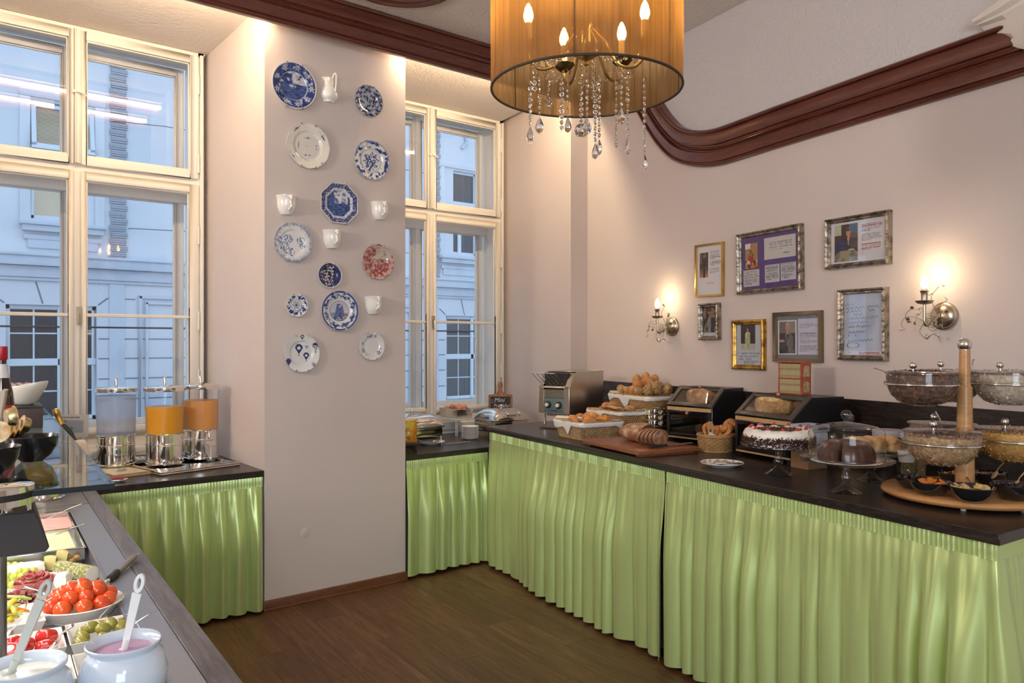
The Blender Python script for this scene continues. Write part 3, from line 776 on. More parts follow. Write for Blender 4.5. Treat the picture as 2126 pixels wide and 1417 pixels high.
def pt_balloon(x, y, r, a):
    c = (.74, .75, .76)
    for k, (cx, cy, q) in enumerate(((-.13, .28, .22), (.28, -.12, .17), (.78, .38, .19), (.02, .88, .11), (-.74, -.42, .16), (.66, -.60, .10))):
        if drop(x, y, cx, cy, q):
            dx, dy = (x - cx) / q, (y - cy) / q
            c = BLUE if k in (4,) else (WHT if hypot(dx, dy) < .42 and k != 2 else (mixc(WHT, BLUE, .1) if k == 2 and (int(x * 30) + int(y * 30)) % 2 and dy < .2 else mixc(DARK, BLUE, .6)))
        if abs(x - cx) < .05 * q * 3 and 0 < (cy - 1.55 * q) - y < .3 * q: c = BLUE
    if abs(abs(x - .3) - (y - .28) * .6) < .025 and .2 < y < .42: c = BLUE
    return mixc(c, (.45, .46, .47), .3) if r > .975 else c
def pt_daisies(x, y, r, a):
    c = (.72, .72, .71)
    for k, (an, q) in enumerate(((95, .16), (68, .12), (115, .09), (165, .12), (205, .17), (320, .17), (345, .08), (235, .08))):
        cx, cy = cos(radians(an)) * .74, sin(radians(an)) * .74
        if flower(x, y, cx, cy, q, 5, k, .22): c = mixc(BLUE, MID, .2)
    if .50 < r < .52: c = mixc(c, (.4, .4, .4), .5)
    return c
m_china = painted('glazed_china', .12, .5)
PLATES = [  # centre px, diameter px (upright), painter, edge wobble, label
    (610, 178, 97, pt_landscape, None, 'largest blue plate at the top with a landscape and flowered rim'),
    (765, 210, 66, pt_calico, None, 'small dark navy plate covered all over with pale blossoms'),
    (639, 303, 95, pt_sprig, lambda a, i: 1 + .012 * cos(a * 12), 'cream plate with fluted edge and scattered thin blue sprigs'),
    (771, 333, 83, pt_onion, lambda a, i: 1 + .008 * cos(a * 14), 'white plate with a blue bouquet and dense blue flowered rim'),
    (703.5, 422, 91, pt_octagon, lambda a, i: cos(pi / 8) / cos(((a + pi / 8) % (pi / 4)) - pi / 8) if i > 1 else 1, 'eight-sided blue plate with a white band and landscape'),
    (607.5, 503, 82, pt_floral, None, 'white plate with soft blue blossoms strewn on one side'),
    (784, 543, 74, pt_red, lambda a, i: 1 + .012 * cos(a * 16), 'red and cream plate with scalloped edge, the only red one'),
    (684.5, 571, 54, pt_saucer, None, 'small dark navy saucer with a white rim line'),
    (616, 633, 49, pt_smallfl, None, 'smallest saucer, white with a ring of blue flowers and a rosette'),
    (705, 645, 85, pt_band, None, 'blue bordered plate with leaf garland and figures in the centre'),
    (626, 733, 79, pt_balloon, None, 'white plate printed with dark blue hot-air balloons'),
    (771.5, 718, 59, pt_daisies, None, 'small white plate with a few blue daisies on its rim'),
]
def plate_mesh(R, fn, wob, nr=42, na=132):
    g = MB(); g.col = []
    prof = []
    for i in range(nr + 1):
        q = i / nr
        z = .006 + (.0 if q < .58 else (.35 * min(1, (q - .58) / .10)) * R * .16 + max(0, q - .66) * R * .20)
        prof.append((q, z))
    vs = []
    for i, (q, z) in enumerate(prof):
        for j in range(na):
            a = 2 * pi * j / na; k = 1.0
            if wob: k = 1 + (wob(a, 5) - 1) * step(.3, .62, q)
            vs.append((q * R * k * cos(a), q * R * k * sin(a), z)); g.col.append(fn(q * k * cos(a) if fn is not pt_octagon else q * cos(a), q * k * sin(a) if fn is not pt_octagon else q * sin(a), q, a))
    fs = [(i * na + j, i * na + (j + 1) % na, (i + 1) * na + (j + 1) % na, (i + 1) * na + j) for i in range(nr) for j in range(na)]
    n0 = len(vs); zr = prof[-1][1]; bk = [(1.0, zr - .004), (.6, .001), (.55, -.004), (.5, .0), (0.001, .001)]
    for q, z in bk:
        for j in range(na):
            a = 2 * pi * j / na; k = 1 + ((wob(a, 5) - 1) if wob else 0) * step(.3, .62, q); vs.append((q * R * k * cos(a), q * R * k * sin(a), z)); g.col.append(WHT)
    for i in range(len(bk)):
        b0 = nr * na if i == 0 else n0 + (i - 1) * na; b1 = n0 + i * na
        fs += [(b0 + j, b0 + (j + 1) % na, b1 + (j + 1) % na, b1 + j) for j in range(na)]
    return g.add(vs, fs)
clip0 = None
for (u, v, d, fn, wob, lab) in PLATES:
    p = on_y(u, v, -.018); dep = (p - CAM).dot(FY); R = d / 2 * dep / F_PX * .985
    t = thing('wall_plate', lab, 'plate', (p.x, -.008, p.z), rot=(pi / 2, 0, 0), group='china plates hung on the pier')
    plate_mesh(R, fn, wob).build('dish', m_china, t, smooth=60)
    for a in (70, 110, 250, 290):
        if clip0 is None:
            c = MB(); c.bx(-.004, .004, -.010, .002, -.006, .008); c.bx(-.0035, .0035, -.002, .003, -.03, .008); clip0 = c.build('hanger_clip', m_chrome, t); e = clip0
        else: e = inst(clip0, 'hanger_clip', t)
        rr = R * (wob(radians(a), 5) if wob else 1); zz = .006 + .35 * R * .16 + .34 * R * .20
        e.location = (rr * cos(radians(a)), rr * sin(radians(a)), zz - .004); e.rotation_euler = (0, 0, radians(a) - pi / 2)
# half cups with their flat side on the wall, handle to the front
def half_cup(lab, u, v):
    p = on_y(u, v, -.03)
    t = thing('wall_cup', lab, 'cup', (p.x, -.001, p.z - .055), group='white half cups on the pier')
    g = MB(); pr = [(.001, 0), (.034, 0), (.036, .004), (.045, .015), (.054, .04), (.0575, .07), (.058, .098), (.0655, .112), (.064, .114), (.056, .100), (.054, .07), (.040, .022), (.001, .014)]
    g.lathe(pr, 28, None, pi, 2 * pi); g.build('body', m_porcelain, t, smooth=50)
    g = MB(); h = poly_smooth([(.000, -.056, .102), (.002, -.072, .104), (.003, -.078, .088), (.002, -.068, .068), (.003, -.073, .052), (.002, -.066, .036), (.0, -.046, .030)], 5)
    g.tube(h, [.0075 + .002 * sin(i * .9) for i in range(len(h))], 8); g.ball((.003, -.077, .106), .008, 8, 6); g.ball((.003, -.068, .066), .007, 8, 6); g.build('handle', m_porcelain, t, smooth=60)
for (u, v, lab) in ((598, 426, 'white half cup level with the eight-sided plate, on the side towards the first window'), (792, 438, 'white half cup right of the eight-sided plate'), (693, 497, 'white half cup directly below the eight-sided plate'), (779, 634, 'white half cup right of the garlanded blue plate')):
    half_cup(lab, u, v)
p = on_y(688, 182, -.04)
t = thing('wall_jug', 'small white jug with a tall looped handle at the top of the pier', 'jug', (p.x, -.001, p.z - .085))
g = MB(); g.lathe([(.001, 0), (.034, 0), (.037, .004), (.036, .010), (.050, .022), (.058, .042), (.052, .066), (.036, .092), (.028, .112), (.028, .132), (.034, .152), (.0325, .153), (.025, .132), (.001, .128)], 28, None, pi, 2 * pi, lambda a, i: 1 + (.35 * max(0, cos(a - pi)) ** 6 if i in (10, 11) else 0)); g.build('body', m_porcelain, t, smooth=50)
g = MB(); g.tube(poly_smooth([(.022, -.046, .056), (.020, -.062, .09), (.018, -.070, .13), (.020, -.064, .168), (.016, -.045, .172), (.013, -.03, .150)], 6), .0055, 8); g.tube(poly_smooth([(.020, -.060, .088), (.028, -.052, .105), (.03, -.046, .15)], 4), .004, 6); g.build('handle', m_porcelain, t, smooth=60)
# ================================================================== framed pictures on the long wall
m_print = painted('printed_paper', .6, 0, .3)
m_silver = M('antique_silver_leaf', (.42, .37, .30), .36, .85, bump=(45, .5, .006), var=(28, (.16, .13, .10), .42, .62))
m_silverside = M('silver_leaf_plain', (.58, .55, .50), .3, .9)
m_gold = M('plain_gold', (.62, .40, .13), .36, .8, var=(12, (.50, .30, .09), .4, .7))
m_goldorn = M('antique_gold_leaf', (.60, .36, .08), .33, .85, bump=(40, .4, .006), var=(22, (.22, .11, .03), .46, .66))
m_bronze = M('bronze_brown_frame', (.22, .16, .10), .38, .5)
def sp(r): return (r / 255) ** 2.2
def rgb(r, g, b): return (sp(r), sp(g), sp(b))
def textlines(x, y, x0, x1, y0, y1, n, seed, ink=(.25, .24, .26), paper=None, fill=.8, lastshort=True):
    """rows of running print inside a box; None outside"""
    if not (x0 <= x <= x1 and y0 <= y <= y1): return None
    k = (y1 - y) / (y1 - y0) * n; i = int(k); f = k - i
    end = x1 - (x1 - x0) * (.12 * (.5 + .5 * sin(i * 5.1 + seed * 3)) + (.45 if lastshort and i == n - 1 else 0))
    if x > end or f > .5: return None
    return ink if nz(x * 55 + i * 13, i * 3.7, 1, seed) > -.28 * fill * 1.4 else None
def person(x, y, cx, hy, h, coat, skin, hair, shirt=None, back=0, arms=True, pants=None):
    """a small printed figure: hy = y of the head centre, h = head radius"""
    dx, dy = (x - cx), (y - hy)
    if hypot(dx / .82, dy) < h:
        return hair if dy > h * .35 or abs(dx) > h * .68 else skin
    if -1.5 * h < dy < -.7 * h and abs(dx) < h * .4: return skin
    if dy < -1.2 * h:
        wd = h * min(2.1, 1.2 + (-dy / h - 1.2) * .9)
        if pants and dy < -6.2 * h: wd = h * 1.15
        if abs(dx) < wd:
            if pants and dy < -6.2 * h: return pants if abs(dx) > h * .12 else tuple(c * .6 for c in pants)
            if shirt and abs(dx) < h * .38 * max(0, 1 + (dy + 1.2 * h) / (1.9 * h)): return shirt
            return tuple(c * (.8 + .5 * nz(x, y, 14, 3)) for c in coat)
    return None
PAPER = rgb(226, 220, 216)
def art_thin_gold(x, y):
    if .10 < x < .44 and .36 < y < .86:
        q = person(x, y, .27, .80, .035, (.03, .028, .03), rgb(180, 140, 110), (.05, .04, .03), None, pants=(.02, .02, .024))
        if q: return q
        return mixc(rgb(120, 90, 75), rgb(190, 140, 100), step(.5, .36, y)) if nz(x, y, 9, 2) > -.1 else rgb(70, 55, 52)
    q = textlines(x, y, .50, .90, .70, .88, 6, 1) or textlines(x, y, .50, .92, .56, .68, 4, 2) or textlines(x, y, .5, .9, .42, .53, 4, 3) or textlines(x, y, .52, .66, .38, .40, 1, 5)
    q = q or textlines(x, y, .36, .66, .215, .245, 1, 4, (.42, .08, .08), lastshort=False)
    return q or PAPER
def art_purple(x, y):
    if .06 < x < .29 and .40 < y < .87:
        u, v = (x - .06) / .23, (y - .40) / .47
        q = person(u, v, .47, .62, .10, rgb(190, 28, 28), rgb(150, 105, 80), (.02, .015, .012))
        if v < .30 + .05 * sin(u * 9): return mixc(rgb(215, 205, 185), rgb(190, 110, 40), step(.24, .10, v - .1 * u)) if nz(u, v, 6, 4) > -.1 else rgb(60, 50, 50)
        if q and v > .24: return q
        return rgb(225, 215, 205) if v > .82 - u * .35 and u < .45 and v > .8 else rgb(170, 130, 85) if nz(u, v, 4, 6) > -.2 else rgb(130, 90, 60)
    if .41 < x < .95 and .52 < y < .93:
        return textlines(x, y, .50, .92, .66, .84, 4, 3, (.32, .30, .36), fill=.4) or textlines(x, y, .74, .92, .58, .63, 1, 4) or rgb(206, 198, 186)
    for k, (a, b, c, d) in enumerate(((.03, .32, .06, .37), (.42, .67, .10, .42), (.69, .95, .11, .43))):
        if a < x < b and c < y < d:
            return textlines(x, y, a + .02, b - .02, c + .03, d - .02, 9, 5 + k, (.20, .19, .22), fill=(.4, 1.0, .9)[k]) or rgb(196, 192, 186)
    return rgb(88, 62, 122)
def art_reader(x, y):
    if .07 < x < .50 and .06 < y < .93:
        u, v = (x - .07) / .43, (y - .06) / .87
        if v < .30 and hypot((u - .55) / .55, (v - .10) / .22) < 1: return rgb(150, 140, 110) if nz(u, v, 5, 1) > -.1 else rgb(120, 110, 85)
        if hypot((u - .72) / .2, (v - .2) / .13) < 1: return rgb(215, 195, 150)
        if hypot((u - .46) / .16, (v - .24) / .06) < 1: return rgb(150, 90, 60)
        q = person(u, v, .60, .80, .13, (.03, .025, .028), rgb(196, 130, 95), rgb(105, 80, 60), rgb(185, 150, 130))
        if q and v > .22:
            if abs(v - .835) < .018 and abs(u - .6) < .1: return (.03, .03, .03)
            return q if not (v < .62 and abs(u - .60) > .17) else rgb(42, 42, 96)
        if .12 < u < .9 and .2 < v < .60 and abs(u - .5) < .36 - .3 * max(0, v - .45): return rgb(42, 42, 96)
        if u < .3 and v > .55: return rgb(190, 185, 150) if v > .72 else rgb(70, 45, 35)
        return rgb(58, 44, 36)
    red = (.40, .10, .10)
    for k, (c, d, n) in enumerate(((.70, .88, 5), (.48, .65, 6), (.26, .42, 5))):
        q = textlines(x, y, .56, .93, c, d, n, k + 2, red if int((d - y) / (d - c) * n) in ((0, 1, 2), (), (0, 3))[k] else (.22, .20, .22))
        if q: return q
    return textlines(x, y, .56, .64, .19, .22, 1, 8) or rgb(214, 208, 206)
def art_pair(x, y):
    if y > .12:
        v = (y - .12) / .88
        if .28 < x < .6 and v > .82: return rgb(110, 35, 70)
        q = person(x, v, .66, .66, .055, (.03, .03, .04), rgb(175, 130, 105), (.06, .04, .03)) or person(x, v, .44, .62, .05, rgb(150, 150, 150), rgb(180, 140, 115), rgb(80, 60, 45))
        if q: return q
        return rgb(50, 42, 36) if nz(x, v, 5, 4) < 0 else rgb(140, 115, 85)
    return rgb(200, 200, 205)
def art_lady(x, y):
    if .18 < x < .75 and .37 < y < 1:
        u, v = (x - .18) / .57, (y - .37) / .63
        q = person(u, v, .48, .80, .08, rgb(190, 200, 140), rgb(175, 125, 100), rgb(120, 85, 55))
        if q: return q if nz(u, v, 9, 2) > -.35 or v > .7 else rgb(215, 215, 175)
        if v < .25: return rgb(190, 175, 165)
        return rgb(60, 50, 60)
    for k, (yy, a, b) in enumerate(((.29, .10, .94), (.22, .14, .86), (.15, .10, .60), (.09, .28, .88), (.04, .3, .7))):
        if a < x < b and abs(y - yy - .016 * sin(x * 60 + k) - .012 * nz(x * 30, k, 1, k)) < .010 and nz(x * 9, k, 1, k) > -.25: return rgb(105, 110, 130)
    return rgb(196, 200, 202)
def art_suit(x, y):
    if .03 < x < .47 and .10 < y < .88:
        u, v = (x - .03) / .44, (y - .10) / .78
        if not (.06 < u < .94 and .035 < v < .965): return rgb(225, 222, 218)
        q = person(u, v, .52, .80, .14, rgb(120, 115, 105), rgb(185, 135, 115), rgb(180, 165, 150), rgb(60, 60, 66))
        if v < .62 and u < .55 - .3 * v and v > .25: q = rgb(58, 54, 56) if u > .1 else rgb(62, 56, 52)
        if .0 < u < .35 and abs(v - .40) < .04: return rgb(190, 130, 105)
        if v < .25 and u < .55: return rgb(48, 40, 38)
        if q: return q
        if v > .62: return rgb(150, 135, 118) if u > .45 else rgb(122, 108, 98)
        return rgb(66, 58, 56)
    if .50 < x < .985 and .10 < y < .90:
        for (c, d, n, s) in ((.68, .78, 3, 2), (.44, .58, 5, 3), (.34, .42, 3, 4), (.16, .30, 6, 5)):
            q = textlines(x, y, .54, .96, c, d, n, s, (.24, .24, .28))
            if q: return q
        return rgb(200, 198, 206)
    return rgb(128, 128, 130)
def art_letter(x, y):
    if y < .075:
        return textlines(x, y, .40, .92, .01, .06, 2, 4, (.45, .12, .10), lastshort=False) or textlines(x, y, .1, .26, .035, .06, 1, 2, (.4, .4, .4)) or rgb(212, 210, 212)
    for k, (yy, a, b, dk) in enumerate(((.86, .04, .26, .55), (.80, .06, .90, .55), (.745, .05, .78, .5), (.69, .26, .48, .6), (.63, .14, .88, .6), (.56, .12, .60, .5), (.50, .14, .68, .5), (.40, .12, .52, .5), (.34, .12, .34, .2), (.27, .12, .74, .3))):
        yw = yy - .04 + .03 * x; f = nz(x * 34, k * 5, 1, k)
        if a < x < b and abs(y - yw - .013 * sin(x * 75 + k * 2) - .012 * f) < .0065 and nz(x * 8, k, 1, k + 3) > -.35: return tuple(dk * c for c in (.30, .32, .40))
    d = hypot((x - .24) / .16, (y - .165) / .045)
    if .88 < d < 1.05: return (.14, .15, .2)
    return mixc(rgb(190, 196, 206), rgb(168, 174, 186), step(-.3, .5, nz(x, y, 3, 2)))
def font_mesh(name, body, size, loc, parent, mat, align='CENTER', extrude=.0004, shear=0.0, rot=(pi / 2, 0, 0)):
    cu = bpy.data.curves.new(name, 'FONT'); cu.body = body; cu.size = size; cu.align_x = align; cu.align_y = 'CENTER'; cu.extrude = extrude; cu.shear = shear; cu.resolution_u = 3
    tmp = bpy.data.objects.new('tmp_text', cu); C.objects.link(tmp); bpy.context.view_layer.update()
    me = bpy.data.meshes.new_from_object(tmp.evaluated_get(bpy.context.evaluated_depsgraph_get())); bpy.data.objects.remove(tmp)
    me.name = name; me.materials.clear(); me.materials.append(mat)
    o = bpy.data.objects.new(name, me); C.objects.link(o); o.parent = parent; o.location = loc; o.rotation_euler = rot
    return o
def picture(lab, TL, TR, BR, BL, art, border, depth, mat, style, res, side=None):
    P = [on_r(u, v, depth) for u, v in (TL, TR, BR, BL)]
    S = [(p - RO).dot(RT) for p in P]; s0, s1 = (S[0] + S[3]) / 2, (S[1] + S[2]) / 2
    zt, zb = (P[0].z + P[1].z) / 2, (P[2].z + P[3].z) / 2
    w, h = s1 - s0, zt - zb; tilt = atan2(P[1].z - P[0].z + P[2].z - P[3].z, 2 * w)
    c = rw((s0 + s1) / 2, .002, (zt + zb) / 2)
    t = thing('picture_frame', lab, 'framed picture', c, rot=(0, tilt * -.6, RW_ANG), group='framed pictures on the long wall')
    d = depth
    prof = {'plain': [(0, 0), (0, d), (.25, d), (1, d * .9), (1, 0)],
            'orn': [(0, 0), (0, d * .80), (.06, d * .92), (.30, d), (.50, d * .86), (.62, d * .72), (.80, d * .74), (1, d * .52), (1, 0)],
            'round': [(0, 0), (0, d * .5), (.15, d * .9), (.35, d), (.6, d * .92), (.75, d * .7), (.85, d * .72), (1, d * .5), (1, 0)]}[style]
    cor = [(-w / 2, h / 2), (w / 2, h / 2), (w / 2, -h / 2), (-w / 2, -h / 2)]
    f = MB(); fr = []
    for k in range(4):
        (xa, ya), (xb, yb) = cor[k], cor[(k + 1) % 4]; L = hypot(xb - xa, yb - ya); n = max(2, int(L / .0065)) if style == 'orn' else 6 if style == 'round' else 1
        tx, ty = (xb - xa) / L, (yb - ya) / L; ix, iy = ty, -tx
        for i in range(n + 1):
            q = i / n
            # mitre: shift along the run as the profile goes inwards
            m = 1 if i == 0 else -1 if i == n else 0
            bump = 1.0
            if style == 'orn': bump = 1 + (.045 * sin(i * 1.55) + .03 * sin(i * .78 + 1) if 0 < i < n else 0)
            if style == 'round': bump = 1 + (.12 if i in (0, n) else -.04 if i in (2, 3, 4) else 0)
            fr.append((Vector((xa + tx * L * q, 0, ya + ty * L * q)), Vector((ix + tx * m, 0, iy + ty * m)) * border, Vector((0, -bump, 0))))
    f.sweep(prof, fr); f.build('frame', mat, t, smooth=30)
    iw, ih = w - 2 * border + .006, h - 2 * border + .006
    nx = res; ny = max(8, int(res * ih / iw))
    g = MB(); g.col = []; yy = -max(.004, d * .3)
    vs = []; fs = []
    for j in range(ny):
        for i in range(nx):
            x0, x1, z0, z1 = [(-iw / 2 + iw * q) for q in (i / nx, (i + 1) / nx)] + [(-ih / 2 + ih * q) for q in (j / ny, (j + 1) / ny)]
            b = len(vs); vs += [(x0, yy, z0), (x1, yy, z0), (x1, yy, z1), (x0, yy, z1)]; fs.append((b, b + 1, b + 2, b + 3))
            g.col += [art((i + .5) / nx, (j + .5) / ny)] * 4
    g.add(vs, fs); g.build('print', m_print, t, smooth=0, fix=False)
    bk = MB(); bk.bx(-iw / 2, iw / 2, -.003, -.0005, -ih / 2, ih / 2); bk.build('backing_board', m_basebox, t, smooth=0)
    gl = MB(); gl.bx(-iw / 2, iw / 2, yy - .004, yy - .002, -ih / 2, ih / 2); gl.build('pane', m_pane, t, smooth=0)
    return t, yy, iw, ih
picture('slim plain gold frame with a portrait sheet, nearest the corner', (1441.5, 510), (1500, 500.5), (1500, 614), (1443, 616), art_thin_gold, .013, .022, m_gold, 'plain', 60)
picture('wide silver frame with purple mount holding a photo and letters', (1526.5, 488.5), (1659.5, 461), (1661, 599.5), (1529, 611.5), art_purple, .028, .04, m_silver, 'orn', 110)
picture('wide silver frame with a photo of a seated reader beside printed text', (1710.7, 456), (1842.5, 434.7), (1842.7, 546), (1710.7, 560), art_reader, .026, .04, m_silver, 'orn', 110)
picture('smallest silver frame with a photo of two people standing', (1448.3, 630.5), (1488.5, 627.4), (1488.5, 703.8), (1448.3, 706.5), art_pair, .026, .04, m_silver, 'orn', 44)
picture('ornate gold frame with a photo above handwriting', (1516, 664.5), (1584, 661.5), (1586, 768.6), (1518.7, 767), art_lady, .032, .028, m_goldorn, 'round', 60)
t7, yy, iw, ih = picture('brown wooden frame with a grey mount, suited sitter and typed page', (1603, 649), (1703.4, 643.3), (1705, 751.5), (1605, 750.5), art_suit, .020, .026, m_bronze, 'plain', 100)
picture('tall silver frame with a grey handwritten letter', (1736.7, 601.7), (1836, 595), (1836, 748.5), (1737.5, 746.5), art_letter, .026, .04, m_silver, 'orn', 96)

# ================================================================== wall lamps
m_pewter = M('brushed_pewter', (.50, .44, .34), .30, 1.0)
m_leaf = M('patinated_leaf_metal', (.38, .33, .22), .4, 1.0)
m_candle = M('candle_sleeve', (.85, .75, .6), .4)
m_bulb = emit('warm_bulb', (1, .76, .46), 26)
m_crystal = M('cut_crystal', (.97, .96, .95), .0, trans=1.0, ior=1.52)
def sconce(label, s, z, flip, seed):
    t = thing('wall_sconce', label, 'wall lamp', rw(s, 0, z), RW_ANG)     # local x along the wall, -y into the room
    r = random.Random(seed)
    MW = Matrix.Rotation(pi / 2, 4, 'X')
    g = MB(); g.lathe([(.0, -.001), (.066, -.001), (.068, .006), (.064, .014), (.058, .017), (.055, .024), (.036, .038), (.012, .046), (.011, .055), (0, .056)], 36, MW); g.build('backplate', m_pewter, t, smooth=35)
    dx = -.028
    g = MB(); g.tube(poly_smooth([(0, -.05, 0), (dx * .5, -.075, -.03), (dx * .9, -.10, -.045), (dx, -.112, -.03), (dx, -.113, .0), (dx, -.113, .055)], 6), .0065, 8); g.build('arm', m_pewter, t, smooth=60)
    MC = Matrix.Translation((dx, -.113, 0))
    g = MB(); g.lathe([(0, .054), (.010, .054), (.030, .058), (.038, .066), (.040, .072), (.037, .0725), (.02, .066), (0, .066)], 28, MC); g.build('drip_tray', m_pewter, t, smooth=40)
    g = MB(); g.lathe([(0, .066), (.0145, .067), (.0145, .095), (.017, .112), (.021, .118), (.018, .1185), (0, .110)], 20, MC); g.build('candle_cup', m_pewter, t, smooth=40)
    g = MB(); g.lathe([(0, .110), (.0135, .110), (.0135, .128), (0, .128)], 16, MC); g.build('sleeve', m_candle, t)
    g = MB(); g.lathe([(0, .126), (.010, .128), (.0165, .145), (.0165, .158), (.012, .176), (.005, .190), (.0, .194)], 16, MC); g.build('bulb', m_bulb, t, smooth=80)
    # wire tendrils with leaves
    wires = [[(0, -.05, 0), (.02, -.07, .05), (.06, -.08, .07), (.055, -.09, .085)], [(0, -.05, 0), (-.04, -.09, .02), (-.09, -.11, .035), (-.125, -.11, .01), (-.12, -.11, -.02)],
             [(dx, -.11, -.03), (-.08, -.10, -.005), (-.135, -.10, -.005), (-.155, -.10, -.04), (-.135, -.10, -.062)], [(dx, -.11, -.03), (-.06, -.10, -.07), (-.03, -.10, -.105), (.0, -.09, -.085), (.02, -.08, -.10)],
             [(0, -.05, 0), (.03, -.07, -.02), (.035, -.075, -.06)], [(0, -.05, .0), (-.01, -.09, .08), (.02, -.10, .12), (.035, -.10, .135)], [(dx, -.112, .03), (-.06, -.12, .0), (-.07, -.12, -.03)], [(0, -.05, 0), (.03, -.06, .02), (.06, -.06, -.01)]]
    for wv in wires:
        g = MB(); q = poly_smooth([(x, y, zz) for x, y, zz in wv], 6); g.tube(q, .0014, 5); o = g.build('tendril', m_leaf, t, smooth=60)
        for k in (len(q) - 1, len(q) // 2):
            if r.random() < .8:
                lf = MB(); L = .026
                lf.grid(lambda a, b: ((a - .5) * .018 * sin(pi * min(1, max(.001, b))) * 1.0, .003 * abs(a - .5), b * L), 4, 6); d = lf.build('leaf', m_leaf, o, solid=.0008)
                d.location = q[k]; d.rotation_euler = (r.uniform(-2.4, 2.4), r.uniform(-1, 1), r.uniform(0, 6))
    g = MB()
    for k in range(5): g.tube([(.006 * k - .02 + .022 * cos(a), -.085 - .004 * k, .022 * sin(a) * (.6 + .1 * k) - .012 * k) for a in [i * .5 for i in range(13)]], .0013, 5)
    g.build('wire_coil', m_leaf, t, smooth=60)
    for (x, y, zz) in ((-.025, -.10, -.098), (.01, -.09, -.03), (-.045, -.115, .03)):
        g = MB(); g.ball((0, 0, 0), (.010, .010, .012), 8, 6); d = g.build('glass_drop', m_crystal, t, smooth=0); d.location = (x, y, zz)
    l = bpy.data.lights.new('sconce_glow', 'POINT'); l.energy = 1.3; l.color = (1, .72, .42); l.shadow_soft_size = .016
    lo = bpy.data.objects.new('sconce_glow', l); C.objects.link(lo); lo.parent = t; lo.location = (dx, -.113, .215)
sconce('wall sconce with one lit candle bulb between the corner and the slim gold frame', 1.045, 1.712, 1, 1)
sconce('wall sconce with one lit candle bulb beside the tall silver framed letter', 2.985, 1.725, 1, 2)

# ================================================================== chandelier with a pleated organza drum
def organza(name):
    m = bpy.data.materials.new(name); m.use_nodes = True; nt = m.node_tree; nt.nodes.clear()
    o = nt.nodes.new('ShaderNodeOutputMaterial'); a = nt.nodes.new('ShaderNodeMixShader'); b = nt.nodes.new('ShaderNodeMixShader')
    t = nt.nodes.new('ShaderNodeBsdfTransparent'); tl = nt.nodes.new('ShaderNodeBsdfTranslucent'); d = nt.nodes.new('ShaderNodeBsdfPrincipled')
    v = coords(nt, (26, 26, .6)); n = noise_tex(nt, v, .8, 3, .7)
    v2 = coords(nt, (90, 90, .5)); n2 = noise_tex(nt, v2, 2.0, 2, .5)
    ad = nt.nodes.new('ShaderNodeMath'); ad.operation = 'ADD'; link(nt, n, ad.inputs[0]); link(nt, n2, ad.inputs[1])
    fac = nt.nodes.new('ShaderNodeMapRange'); fac.inputs[1].default_value = .82; fac.inputs[2].default_value = 1.22; fac.inputs[3].default_value = .72; fac.inputs[4].default_value = .985
    link(nt, ad.outputs[0], fac.inputs[0])
    t.inputs[0].default_value = (.80, .58, .32, 1); tl.inputs[0].default_value = (.50, .26, .065, 1); d.inputs['Base Color'].default_value = (.050, .028, .018, 1); d.inputs['Roughness'].default_value = .45; d.inputs['Sheen Weight'].default_value = .15
    b.inputs[0].default_value = .50; link(nt, d.outputs[0], b.inputs[1]); link(nt, tl.outputs[0], b.inputs[2])
    link(nt, fac.outputs[0], a.inputs[0]); link(nt, t.outputs[0], a.inputs[1]); link(nt, b.outputs[0], a.inputs[2]); link(nt, a.outputs[0], o.inputs[0]); return m
ax = Vector((.01, -2.742, 2.408)); RS = .302; HS = .36
ch = thing('chandelier', 'chandelier with brown organza drum shade and hanging crystal strands over the counter aisle', 'chandelier', ax)
g = MB(); nn = 360
g.lathe([(RS, .0), (RS, HS * .33), (RS, HS * .66), (RS, HS)], nn, None, 0, 2 * pi, lambda a, i: 1 + .006 * sin(a * 61) + .004 * sin(a * 113 + i))
g.f = [q for q in g.f if len(q) == 4]; g.mi = [0] * len(g.f)
g.build('shade', organza('brown_organza'), ch, smooth=180)
m_trimcloth = M('brown_trim_cloth', (.030, .018, .012), .6)
for z in (0, HS):
    g = MB(); g.tube([(RS * cos(a), RS * sin(a), z) for a in [2 * pi * i / 72 for i in range(72)]], .0042, 8, True); g.build('hoop', m_trimcloth, ch)
for a in (-140, -80, -35, 40, 100, 160):
    g = MB(); g.cyl((RS * .993 * cos(radians(a)), RS * .993 * sin(radians(a)), 0), (RS * .993 * cos(radians(a)), RS * .993 * sin(radians(a)), HS), .0022, n=6); g.build('stay', m_trimcloth, ch)
g = MB(); g.lathe([(0, -.012), (.008, -.008), (.009, .0), (.004, .006), (.02, .014), (.045, .03), (.058, .045), (.045, .048), (.014, .05), (.012, .10), (.02, .12), (.012, .15), (.012, .6), (.03, .62), (.03, .64), (0, .64)], 28, Matrix.Translation((.0, 0, .085)), wob=lambda a, i: 1 + (.06 * cos(a * 24) if 4 <= i <= 6 else 0)); g.build('hub', m_brass, ch, smooth=50)
g = MB(); g.cyl((0, 0, .72), (0, 0, Z_C - ax.z), .006, n=8); g.lathe([(0, 0), (.06, 0), (.055, -.02), (.02, -.04), (0, -.04)], 24, Matrix.Translation((0, 0, Z_C - ax.z))); g.build('suspension', m_brass, ch, smooth=40)
ARMS = (-50, 6, 70, 146, -140); bead0 = None; drop0 = None
m_cup = M('dark_brass', (.16, .12, .07), .35, 1.0)
